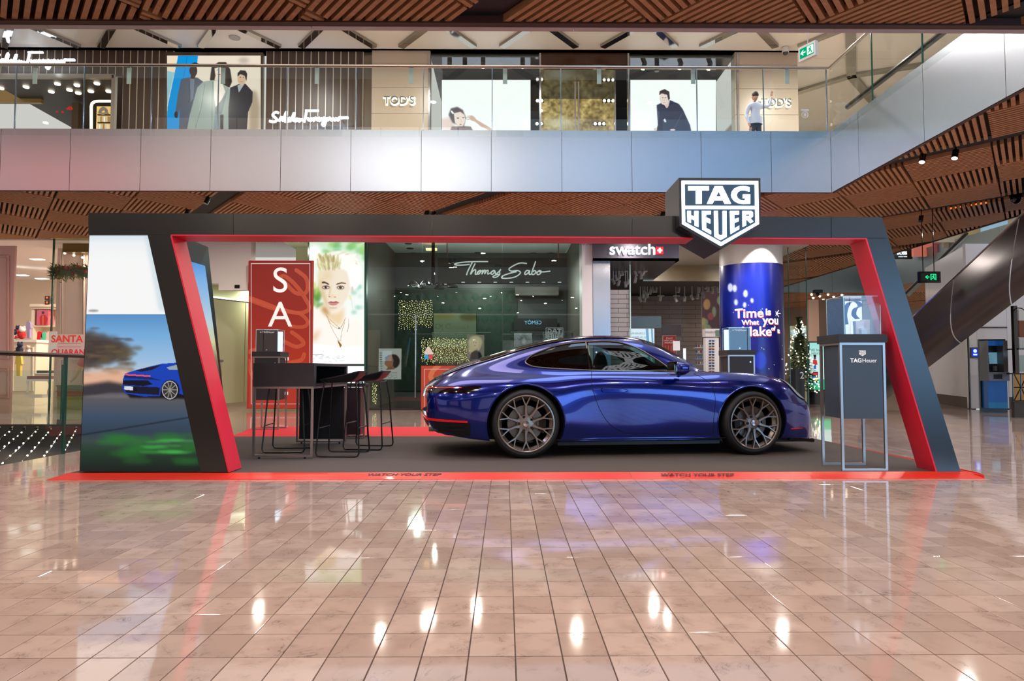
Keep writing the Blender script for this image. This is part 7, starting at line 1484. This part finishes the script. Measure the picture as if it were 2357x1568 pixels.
# mannequin leg on stacked gift boxes
mq = empty('mannequin_leg', tuple(P(170, 880, Y=YG+.6)), 'reclining mannequin leg in pink floral trousers on gift boxes', 'mannequin'); Ym = YG+.6
MB().tube([P(205, 812, Y=Ym), P(192, 832, Y=Ym), P(180, 856, Y=Ym), P(170, 872, Y=Ym), P(162, 879, Y=Ym)], [.10, .08, .055, .04, .03], 10).xf(inv(mq)).build('shin', M('mannequin_skin', (226, 186, 140), rough=.4), mq, smooth=True); MB().tube([P(210, 800, Y=Ym), P(196, 822, Y=Ym), P(186, 842, Y=Ym)], [.12, .10, .085], 10).xf(inv(mq)).build('trouser', M('floral_pink', (214, 110, 110), rough=.7), mq, smooth=True)
for i, (y0, y1, cc, lb) in enumerate(((887, 899, (110, 112, 50), 'olive gift box, topmost of the stack under the mannequin leg'), (899, 913, (176, 116, 84), 'rose brown gift box in the middle of the stack'), (913, 934, (176, 166, 76), 'yellow green gift box at the bottom of the stack'))): o = empty('gift_box', tuple(P(165, y1, Y=YG+.4)), lb, 'box'); W(131, y0+3, 196, y1, YG+.4, .5, 'box_body', M('gift%d' % i, cc, rough=.5), o, z0=0 if i == 2 else None); W(129, y0, 198, y0+3, YG+.38, .54, 'box_lid', M('gift%d' % i, cc), o)
# floor opening with its balustrade
VOIDM = M('opening_cover', (50, 48, 54), rough=.35, spec=.4)
MB().box(-14, VOX, NEARY, 12.1, -.7, -.35).build('trim_9', VOIDM, kind='structure', label='dark cover below the floor opening on the left'); MB().box(-14, VOX, 12.06, 12.12, -.35, -.0).box(VOX-.02, VOX, NEARY, 12.1, -.35, 0).build('trim_10', M('opening_edge', (70, 60, 54), rough=.4), kind='structure', label='metal edge of the floor opening')
bl = empty('balustrade', (VOX, 6.1, 0), 'glass balustrade with dark handrail beside the left floor opening', 'railing'); ib2 = inv(bl); ZR = 1.12; NG = glassmat('left_balustrade_glass', (246, 251, 248), f0=.0, refl=.8)
MB().tube([(VOX, 5.2, ZR), (VOX, 12.1, ZR)], .024, 10).xf(ib2).build('handrail', M('rail_dark_bronze', (74, 60, 54), rough=.3, metal=.8), bl, smooth=True)
for a, c in ((5.2, 6.5), (6.52, 7.78), (7.84, 9.2), (9.22, 10.6), (10.62, 12.08)): MB().box(VOX-.006, VOX+.006, a, c, -.1, ZR-.02).xf(ib2).build('glass_pane', NG, bl)
MB().box(VOX-.012, VOX+.012, 7.79, 7.83, -.02, ZR-.02).xf(ib2).build('glass_edge', GREENE, bl)
MB().box(-14, VOX, 12.09, 12.1, -.1, .95).xf(ib2).build('far_pane', NG, bl); qx = P(143, 900, Y=12.09).x; MB().box(qx-.012, qx+.012, 12.07, 12.11, -.05, 1.05).xf(ib2).build('glass_edge', GREENE, bl); MB().box(qx-.05, qx+.05, 12.05, 12.12, -.0, .09).xf(ib2).build('clamp', M('clamp_grey', (110, 106, 100), rough=.3, metal=.8), bl)
# strings of fairy lights over the opening
random.seed(11)
for i in range(10):
    q = P(-60+i*29.4, 984, z=-.02); a = Vector((q.x, q.y, -.03)); k = min(1.35, (VOX-.08-a.x)/1.75); b_ = a+Vector((1.75*k, -3.1*k, -.12))
    o = empty('light_string', tuple(a), 'string of tiny white lights stretched over the dark floor opening', 'fairy lights', 'light strings over the floor opening')
    MB().tube([a, a.lerp(b_, .5)+Vector((0, 0, -.05)), b_], .006, 5).xf(inv(o)).build('wire', GBLK, o); MB().cyl(a, a.lerp(b_, .03), .025, 8).xf(inv(o)).build('end_clip', GBLK, o)
    m = MB()
    for k in range(9): q = a.lerp(b_, (k+.7)/9.5+random.uniform(-.02, .02))+Vector((0, 0, -.03)); m.sphere(q, .012, 6, 4)
    m.xf(inv(o)).build('bulbs', E('string_bulb', (255, 246, 230), 9), o, kind='stuff')
# ================================================================= RIGHT SIDE
# fascias of the far opening
GF = M('far_fascia_metal', (150, 164, 166), rough=.4, metal=.6); ff = empty('trim_11', (14.8, 20, ZC), kind='structure', label='grey metal fascia around the far opening on the right')
ys = [8, 11, 14, 17, 20, 23, 27.5]
for a, c in zip(ys, ys[1:]): MB().box(14.8, 14.86, a+.006, c-.006, ZC, FT).xf(inv(ff)).build('fascia_panel', GF, ff)
xs_ = [10.6, 12, 13.4, 14.8]
for a, c in zip(xs_, xs_[1:]): MB().box(a+.006, c-.006, 27.5, 27.56, ZC, FT).xf(inv(ff)).build('fascia_panel', GF, ff)
MB().box(10.58, 10.62, 12, 27.5, ZC-.02, FT).xf(inv(ff)).build('near_edge', M('dark_edge', (44, 34, 30), rough=.5), ff)
bx('ceiling', 14.9, 24, 8, 27.5, ZC+.02, ZC+.08, WOOD, kind='structure')
# upper shops glimpsed beyond
sg2 = empty('shop_sign', (16.5, 26, FT+.2), 'white sign reading BOSS glimpsed above the far fascia', 'sign'); q0 = P(2062, 588, Y=27); 
bx('wall_right', 14.9, 26, 27.4, 27.5, FT, 9, M('far_shop_dark', (60, 58, 62), rough=.5), kind='structure'); bx('wall_right', 17, 17.1, 8, 27.4, FT, 9, M('far_shop_pale', (190, 200, 206), rough=.3, emit=.25), kind='structure')
q = P(2076, 583, Y=24); text('letter', 'BOSS', E('boss_white', (236, 250, 255), 1.6), sg2, loc=tuple(q), size=.42, ex=.01, bold=.012, width=23/F*24, local=False); q = P(2078, 591, Y=24); text('lettering', 'HUGO BOSS', MC['boss_white'], sg2, loc=tuple(q), size=.1, ex=.004, width=20/F*24, local=False); W(2060, 560, 2100, 596, 24.1, .1, 'board', M('boss_board', (20, 30, 34), rough=.4), sg2)
for i, (a, b_, c_, d_, cc) in enumerate(((2102, 560, 2150, 590, (226, 130, 110)), (2150, 540, 2170, 580, (150, 80, 84)), (2172, 530, 2220, 570, (130, 116, 96)), (2222, 520, 2260, 560, (150, 130, 90)), (2262, 500, 2320, 550, (150, 190, 214)))): W(a, b_, c_, d_, 23.5-i*.6, .1, 'shop_or_added_window', M('far_win%d' % i, cc, emit=.4), label=['orange red lit', 'dark red', 'brown grey', 'amber', 'pale blue'][i]+' upper shop window glimpsed over the far fascia', cat='shop window')
# escalator
esc = empty('escalator', (9.2, 14.3, 1.0), 'steel clad escalator with curved polished underside rising to the right', 'escalator'); ESM = M('escalator_steel', (74, 68, 68), rough=.36, metal=.8)
A0, A1 = P(2104, 727, Y=14.2), P(2344.5, 501, Y=11.8); B0, B1 = P(2139.6, 844, Y=14.6), P(2327, 702, Y=12.2)
npan = [(-.75, -.2), (-.19, .42), (.43, 1.0), (1.01, 1.3)]
for (t0, t1) in npan:
    v = []; n = 14
    for t in np.linspace(t0, t1, 5):
        a, b_ = A0.lerp(A1, t), B0.lerp(B1, t); out = Vector((-.55, -.55, -.25))
        for k in range(n): s_ = k/(n-1); v.append(a.lerp(b_, s_)+out*sin(pi*s_)*.75+Vector((0, 0, -.12))*sin(pi*s_))
    MB().add(v, [(i*n+k, i*n+k+1, (i+1)*n+k+1, (i+1)*n+k) for i in range(4) for k in range(n-1)]).xf(inv(esc)).build('soffit_panel', ESM, esc, smooth=True)
a, b_ = A0.lerp(A1, -.75), A0.lerp(A1, 1.3); MB().add([a, b_, b_+Vector((1.4, 1.2, 0)), a+Vector((1.4, 1.2, 0))], [(0, 1, 2, 3)]).xf(inv(esc)).build('deck', GBLK, esc); MB().tube([a, b_], .02, 6).xf(inv(esc)).build('edge_trim', CHR, esc)
hr = empty('escalator', (12.5, 23, 2), 'far escalator balustrade edge crossing behind the exit sign', 'escalator'); MB().tube([P(2085, 675, Y=22), P(2225, 537, Y=19)], .05, 8).xf(inv(hr)).build('handrail', M('dark_handrail', (40, 36, 34)), hr, smooth=True); MB().add([P(2085, 677, Y=22), P(2225, 539, Y=19), P(2232, 543, Y=19.2), P(2092, 684, Y=22.2)], [(0, 1, 2, 3)]).xf(inv(hr)).build('side_strip', M('pale_strip', (150, 170, 160), rough=.3), hr)
# white wall with the cash machine
w0, w1 = Vector((12.9, 20.6, 0)), Vector((11.5, 16.65, 0)); t = (w1-w0).normalized(); nrm = Vector((t.y, -t.x, 0));  nrm = nrm if nrm.x < 0 else -nrm
WP = M('white_gloss_panel', (206, 206, 210), rough=.2); KICK = M('dark_skirting', (58, 52, 50), rough=.3)
wr_ = empty('wall_right', tuple(w0), kind='structure', label='white glossy panelled wall under the escalator at right')
L = (w1-w0).length; cuts = [0, .6, 3.55, 4.05, 5.9, 6.4, L]
def wq(s0, s1, z0, z1, d=.1, o=0): a = w0+t*s0+nrm*o; b_ = w0+t*s1+nrm*o; return MB().prism([(a.x, a.y, z0), (b_.x, b_.y, z0), (b_.x, b_.y, z1), (a.x, a.y, z1)], -nrm*d)
def slide(px, py): r = ray(px, py); n2 = nrm; k = (w0).dot(n2)/r.dot(n2); return (r*k-w0).dot(t)
cuts = [0, slide(2146, 900), L]
for a, c in zip(cuts, cuts[1:]):
    if c > a+.02: wq(a+.006, c-.006, .28, 4.1).xf(inv(wr_)).build('wall_panel', WP, wr_)
wq(0, L, 0, .27, d=.08, o=-.01).xf(inv(wr_)).build('skirting', KICK, wr_)
YW = 16.6; fx = P(2232, 900, Y=YW).x
for (a, c, z0_, z1_) in ((2232, 2252, .02, 2.0), (2252.6, 2322, .02, 2.0), (2322.6, 2345, .3, 4.1), (2345.6, 2480, .3, 4.1), (2232, 2322, 2.03, 4.1)): MB().box(P(a, 900, Y=YW).x, P(c, 900, Y=YW).x, YW, YW+.1, z0_, z1_).xf(inv(wr_)).build('wall_panel', WP, wr_)
MB().box(P(2322.6, 900, Y=YW).x, P(2480, 900, Y=YW).x, YW+.01, YW+.1, 0, .3).xf(inv(wr_)).build('skirting', KICK, wr_)
MB().box(fx-.02, P(2322, 900, Y=YW).x, YW-.02, YW+.01, 2.0, 2.03).xf(inv(wr_)).build('door_frame', GBLK, wr_); MB().box(fx-.02, fx+.01, YW-.02, YW+.01, 0, 2.0).xf(inv(wr_)).build('door_frame', GBLK, wr_)
# the machine: faces the wall normal
q0_, q1_ = P(2256, 948, z=0), P(2312, 951, z=0); base = Vector((q0_.x, q0_.y, 0)); wd_ = .5
atm = empty('cash_machine', tuple(base), 'grey and blue cash machine set into the white wall', 'cash machine'); atm.rotation_euler = (0, 0, radians(-8))
hA = P(2258, 786, Y=base.y).z; AG = M('atm_grey', (112, 112, 116), rough=.4, metal=.3); AB = M('atm_blue', (0, 92, 176), rough=.35, emit=.08); AD = M('atm_dark', (26, 28, 32), rough=.3)
sg_ = -1
def ab(name, x0, x1, z0, z1, d0, d1, m, **k): return MB().box(wd_*x0, wd_*x1, min(sg_*d0, sg_*d1), max(sg_*d0, sg_*d1), hA*z0, hA*z1).build(name, m, atm)
ab('surround', .0, 1.12, .0, 1.03, -.02, .05, AD); ab('lower_door', .06, .86, .06, .44, .05, .30, AB); ab('lower_band', .06, .86, .06, .14, .30, .302, M('atm_cyan', (20, 140, 200), rough=.35)); ab('key_shelf', .0, .86, .44, .56, .05, .40, AG); ab('hood_left', .0, .06, .56, 1.0, .05, .36, AG); ab('hood_right', .68, .86, .56, 1.0, .05, .36, AG); ab('hood_top', .06, .68, .93, 1.0, .05, .36, AB); ab('screen_bay', .06, .68, .56, .93, .05, .10, AD)
ab('screen', .34, .66, .68, .84, .10, .13, M('atm_screen', (110, 160, 180), emit=.5)); ab('card_slot', .3, .45, .59, .63, .10, .14, GBLK); ab('receipt_slot', .47, .64, .58, .65, .10, .14, AG); ab('key_pad', .2, .55, .47, .53, .40, .41, GBLK)
for k in range(4): ab('side_key', .28, .31, .69+k*.04, .705+k*.04, .10, .14, CHR)
q = P(2233, 812, Y=YW); o = empty('info_screen', (q.x, YW-.002, 0), 'small blue glowing screen beside the cash machine', 'screen')
za, zb_ = P(2241, 824, Y=YW).z, P(2241, 800, Y=YW).z; wS = P(2251, 812, Y=YW).x-q.x; sg_ = -1
MB().box(0, wS, 0, sg_*.03, za, zb_).build('bezel', GBLK, o); MB().box(wS*.12, wS*.88, sg_*.03, sg_*.035, za+.03, zb_-.03).build('display', E('blue_screen', (20, 50, 200), 1.2), o)
MB().cyl((wS*.5, sg_*.036, (za+zb_)/2+.04), (wS*.5, sg_*.04, (za+zb_)/2+.04), .045, 12).build('symbol', E('symbol_white', (200, 220, 255), 1.3), o); MB().box(wS*.25, wS*.75, sg_*.036, sg_*.04, za+.06, za+.1).build('caption', MC['symbol_white'], o)
# shelf stand and planter with X lattice at the right edge
pl = empty('planter', tuple(P(2345, 960, Y=14.2)), 'black metal lattice planter lit from inside at the right edge', 'planter'); Yp = 13.6
W(2334, 862, 2420, 924, Yp+.12, .05, 'lit_box', M('amber_box', (150, 116, 66), emit=.25, rough=.4), pl); W(2335, 925, 2420, 958, Yp+.1, .08, 'plinth', KICK, pl, z0=0)
Yp = 13.6
for (a, b_, c_, d_) in ((2330, 861, 2420, 861), (2330, 923, 2420, 923), (2332, 861, 2332, 923), (2350, 861, 2350, 923), (2380, 861, 2380, 923), (2334, 861, 2366, 923), (2366, 861, 2334, 923), (2332, 892, 2420, 892), (2366, 861, 2400, 923), (2400, 861, 2366, 923)): MB().tube([P(a, b_, Y=Yp), P(c_, d_, Y=Yp)], .012, 5).xf(inv(pl)).build('lattice_bar', GBLK, pl)
sf = empty('shelf_stand', tuple(P(2340, 860, Y=14.6)), 'black shelf stand with goods above the lattice planter', 'shelf'); W(2335, 704, 2344, 862, 14.6, .08, 'post', GBLK, sf)
for y in (805, 862): W(2340, y-3, 2420, y, 14.6, .3, 'shelf_board', GBLK, sf)
for i, (a, b_, c_, d_, cc) in enumerate(((2345, 712, 2420, 738, (190, 190, 186)), (2346, 738, 2420, 776, (110, 60, 36)), (2346, 778, 2420, 802, (176, 180, 178)), (2346, 818, 2420, 856, (150, 170, 166)))): W(a, b_, c_, d_, 14.68, .15, 'goods', M('sg%d' % i, cc, rough=.4), sf)
MB().tube([P(2342, 709, Y=14.6), P(2352, 710, Y=14.5), P(2362, 718, Y=14.4)], .01, 6).xf(inv(sf)).build('lamp_arm', GBLK, sf)
# far concourse
bx('wall_back', 7.6, 24, 34.5, 34.6, 0, 4.2, M('far_warm_wall', (150, 124, 100), rough=.6), kind='structure'); bx('window_4', 7.40, 7.412, 16.9, 27, 0, 4.15, CLRG, kind='structure', label='long glass wall receding beside the blue column')
for px in (1817, 1858): W(px-.9, 560, px+.9, 946, YG+.3, .012, 'glass_fin', GREENE, z0=0, label='vertical green glass edge right of the blue column' if px > 1830 else 'thin glass edge touching the blue column', cat='glass pane')
kx = empty('advert_screen', tuple(P(1890, 900, Y=19)), 'tall green advertising screen with a figure and a phone graphic', 'screen'); W(1862, 786, 1912, 930, 19, .15, 'case', GBLK, kx, z0=0)
cq = Cv(1862, 788, 1912, 898, 3, (190, 232, 226)); cq.vgrad([(788, (150, 226, 216)), (840, (214, 240, 234)), (873, (206, 236, 226)), (874, (40, 190, 140)), (898, (30, 200, 130))]); cq.poly([(1872, 828), (1879, 828), (1878, 854), (1873, 854)], (40, 110, 190)).ell(1875.5, 825, 3, 3, (120, 60, 40)).poly([(1871, 829), (1880, 829), (1882, 840), (1871, 840)], (206, 50, 50)).poly([(1872, 817), (1879, 817), (1878, 823), (1873, 823)], (30, 30, 44)).poly([(1869, 856), (1883, 856), (1883, 886), (1869, 886)], (30, 30, 40)).poly([(1871, 858), (1881, 858), (1881, 864), (1871, 864)], (206, 60, 50)).ell(1874, 870, 4, 4, (40, 140, 220)).ell(1879, 873, 3, 4, (240, 200, 60)).ell(1875, 878, 3, 3, (70, 170, 90)).poly([(1870, 882), (1882, 882), (1882, 885), (1870, 885)], (80, 220, 230))
print_panel('picture', cq, [(1863.5, 789), (1911, 789), (1911, 897), (1863.5, 897)], YP(18.99), attrmat('advert_print', emit=1.0), kx, nx=110, ny=240)
for i, s_ in enumerate(('$240 back', 'Galaxy')): q = P(1876, 806+i*7, Y=18.98); text('lettering', s_, M('advert_letter', (70, 150, 140)), kx, loc=tuple(q), size=.11, ex=.001, local=False)
xt = empty('christmas_tree', tuple(P(1841, 925, Y=18.1)), 'lit christmas tree behind glass right of the blue column', 'christmas tree'); m = MB(); q = P(1843, 925, Y=18.1); q.z = 0; random.seed(4); bm_ = MB()
for i in range(1400):
    h = random.random(); r = .42*(1-h)**.8+.02; a = random.uniform(0, 2*pi); c = q+Vector((r*cos(a), r*sin(a), .35+h*2.0)); d = Vector((cos(a), sin(a), -.35)).normalized()*.13; n = Vector((-sin(a), cos(a), 0))*.03; m.add([c-d-n, c-d+n, c+d*.6], [(0, 1, 2)])
m.xf(inv(xt)).build('foliage', M('tree_green', (70, 86, 50), rough=.7), xt, kind='stuff', fix=False)
for i in range(150): h = random.random(); r = .46*(1-h)**.8+.03; a = random.uniform(0, 2*pi); bm_.sphere(q+Vector((r*cos(a), r*sin(a), .35+h*2.0)), .018, 6, 4)
bm_.xf(inv(xt)).build('bulbs', BULB, xt, kind='stuff'); MB().cyl(q, q+Vector((0, 0, .4)), .05, 10).xf(inv(xt)).build('trunk', DKB, xt)
o = empty('number_crate', tuple(P(1842, 880, Y=17.0)), 'black crate printed with a white number 2 below the christmas tree', 'crate'); W(1831, 849, 1852, 882, 17.0, .3, 'box', M('crate_black', (38, 40, 42), rough=.5), o, z0=0); q = P(1846, 865, Y=16.99); text('number', '2', WHITE, o, loc=tuple(q), size=.24, ex=.002, local=False)
sw2 = empty('shop_sign', tuple(P(1836, 765, Y=16.95)), 'pale mirrored sign reading Sw above the christmas tree', 'sign'); W(1822, 750, 1856, 778, 18.2, .1, 'board', M('pale_board', (206, 206, 170), emit=.3), sw2); q = P(1838, 766, Y=18.1); text('letter', 'Sw', E('pale_blue_letter', (190, 226, 240), 1), sw2, loc=tuple(q), size=.34, rot=(pi/2, 0, pi), ex=.005, bold=.01, local=False)
W(1822, 782, 1856, 900, 19.5, .1, 'lit_wall', M('lit_beige', (176, 176, 130), emit=.3, rough=.5), label='pale lit shop wall behind the christmas tree', cat='wall panel', z0=0)
W(1862, 690, 1885, 786, 24, .2, 'beige_pier', M('beige_pier', (190, 156, 134), rough=.5), label='beige pier above the green advertising screen', cat='pier', z0=0); W(1885, 690, 1990, 930, 26, .2, 'brown_wall', M('brown_pier', (140, 112, 94), rough=.4), label='brown wall behind the lettered display stand', cat='wall panel', z0=0)
for i, (px, py) in enumerate(((1868, 678), (1887, 682), (1906, 678), (1919, 683), (1938, 679), (1872, 686), (1895, 690), (1930, 692))): q = P(px, py, z=4.13); o = empty('downlight', tuple(q), 'tiny bright downlight in the far concourse ceiling', 'downlight', 'far concourse downlights'); MB().sphere((0, 0, 0), .05, 8, 6).build('lens', DL, o)
o = empty('dome_camera', tuple(P(1885, 674, Y=26)), 'dark security camera under the far grey fascia', 'security camera'); MB().box(-.15, .15, 0, .2, 0, .12).build('mount', GBLK, o); MB().sphere((0, .1, -.02), .1, 12, 8).build('dome', GBLK, o)
# ---- track lamps in the slots of the timber ceiling
def slotlamp(px, py, lb, on=True, z=ZC+.0):
    q = P(px, py, z=z); o = empty('track_lamp', tuple(q), lb, 'spotlight'); MB().cyl((0, 0, .06), (0, 0, .0), .012, 8).build('stem', GBLK, o); d = Vector((-.3, -.2, -.9)).normalized(); MB().cyl((0, 0, 0), tuple(d*.13), .045, 16).build('can', GBLK, o, smooth=30)
    if on: MB().cyl(tuple(d*.131), tuple(d*.134), .038, 14).build('lens', E('lamp_glow', (255, 232, 214), 14), o); lamp('lamp_light', tuple(q+Vector((0, 0, -.25))), power=14, size=.1, col=WARM)
for (a, b_, lb, on) in ((480, 455, 'black track lamp in the left ceiling slot', False), (434, 483, 'glowing track lamp above the left end of the arch', True), (984, 486, 'first glowing lamp in the middle ceiling slot', True), (1000, 488, 'second glowing lamp in the middle ceiling slot', True), (1527, 488, 'glowing lamp beside the shield sign', True), (2125, 356, 'bright lamp in the right ceiling slot', True), (2200, 347, 'glowing lamp farther along the right ceiling slot', True), (2121, 497, 'small grey lamp hanging over the exit sign', False)): slotlamp(a, b_, lb, on)
for i in range(9):
    q = P(2188+i*10, 478-i*1.6, z=ZC+.05); o = empty('slot_glow', tuple(q), 'small orange glow between slats of the right timber ceiling', 'light', 'orange glows in the right ceiling'); MB().box(-.016, .016, -.02, .02, -.03, -.0).build('lens', E('amber_glow', (255, 130, 60), 1.1), o)
o = empty('dome_camera', tuple(P(2338, 455, z=ZC)), 'black dome camera in the timber ceiling at right edge', 'security camera'); MB().sphere((0, 0, -.03), .09, 14, 8).build('dome', GBLK, o, smooth=True); MB().cyl((0, 0, -.02), (0, 0, .05), .1, 16).build('mount', GBLK, o)
# ---- unseen walls behind the viewpoint, with glowing panels added to shape reflections
bx('wall_behind', -14, 20, -8.1, -8, 0, 4.3, M('behind_wall', (96, 84, 76), rough=.6), kind='structure', label='shop wall across the concourse behind the viewpoint')
def added_glow(x0, x1, y, z0, z1, col, em, lb):  # added glowing panes in a frame, for reflections on steel and gloss
    o = empty('shop_or_added_window', ((x0+x1)/2, y, z0), lb, 'shop window', 'added glow panels behind the viewpoint'); w = (x1-x0)/2; MB().box(-w-.08, w+.08, -.08, 0, 0, z1-z0+.12).build('frame', DARK, o)
    n = max(1, int((x1-x0)/1.3))
    for k in range(n): a = -w+2*w*k/n; MB().box(a+.02, a+2*w/n-.02, 0, .02, .06, z1-z0).build('lit_pane', M('lit_%d_%d' % (int(x0*10), int(z0)), col, emit=em), o)
added_glow(-12, -7.5, -7.95, .3, 3.4, (255, 214, 190), .3, 'added warm glow panel far left behind the viewpoint'); added_glow(-5.6, -1.6, -7.95, .3, 3.2, (255, 226, 206), .25, 'added warm glow panel left behind the viewpoint')
added_glow(-.2, 3.6, -7.95, .3, 3.2, (236, 232, 240), .45, 'added neutral glow panel behind the viewpoint'); added_glow(7.5, 19, -7.95, .2, 4.0, (140, 190, 236), 5.5, 'large added cool blue glow panel right behind the viewpoint')
bx('wall_behind', -20, 16, .9, 1.0, 5.3, 11, M('behind_wall', (96, 84, 76)), kind='structure', label='upper shop wall across the void above the viewpoint'); 
bx('floor', -20, VX1, 1.0, VY0-.3, UF-.2, UF, MC['upper_floor'], kind='structure', label='upper walkway above the viewpoint')
added_glow(-19, -12.4, 1.04, 5.9, 8.6, (240, 158, 148), .8, 'added reddish upper glow panel far left'); added_glow(-12, -6.4, 1.04, 5.6, 9.6, (232, 208, 194), .8, 'added pale warm upper glow panel left'); added_glow(-5.6, -.3, 1.04, 6.4, 9.3, (255, 252, 246), 2.3, 'added bright white upper glow panel in the middle'); added_glow(.6, 5.0, 1.04, 5.6, 9.6, (196, 216, 236), .85, 'added pale cool upper glow panel right'); added_glow(5.4, 12, 1.04, 5.6, 9.6, (136, 176, 214), .95, 'added blue upper glow panel far right')

for x, y, z, p_ in ((9.5, 19.5, 8.3, 130), (7.5, 13.5, 8.3, 70), (9.2, 22, 3.6, 90), (12.5, 30, 3.8, 160), (-7.2, 18.5, 3.6, 90), (12.5, 16, 8, 160)): lamp('concourse_fill', (x, y, z), power=p_, size=.5, col=NEUT)  # fill lights without fixtures, added to brighten dim areas
# ---- look-alikes of one group: told apart by their order in the photograph
def pxx(o):
    v = o.matrix_basis @ (o.data.vertices[0].co if o.type == 'MESH' else Vector((0, 0, 0))); qx = v.x*cos(YAW)-v.y*sin(YAW); qy = v.x*sin(YAW)+v.y*cos(YAW); return qx/qy
same = {}
for o in SC.objects:
    if o.parent is None and 'label' in o and 'group' in o: same.setdefault((o['group'], o['label']), []).append(o)
for (g_, l_), os_ in same.items():
    if 1 < len(os_) <= 22 and len(l_.split()) <= 12:
        os_.sort(key=pxx)
        for i, o in enumerate(os_): o['label'] = l_+(', leftmost' if i == 0 else ', rightmost' if i == len(os_)-1 else ', %s from the left' % ORD[i])
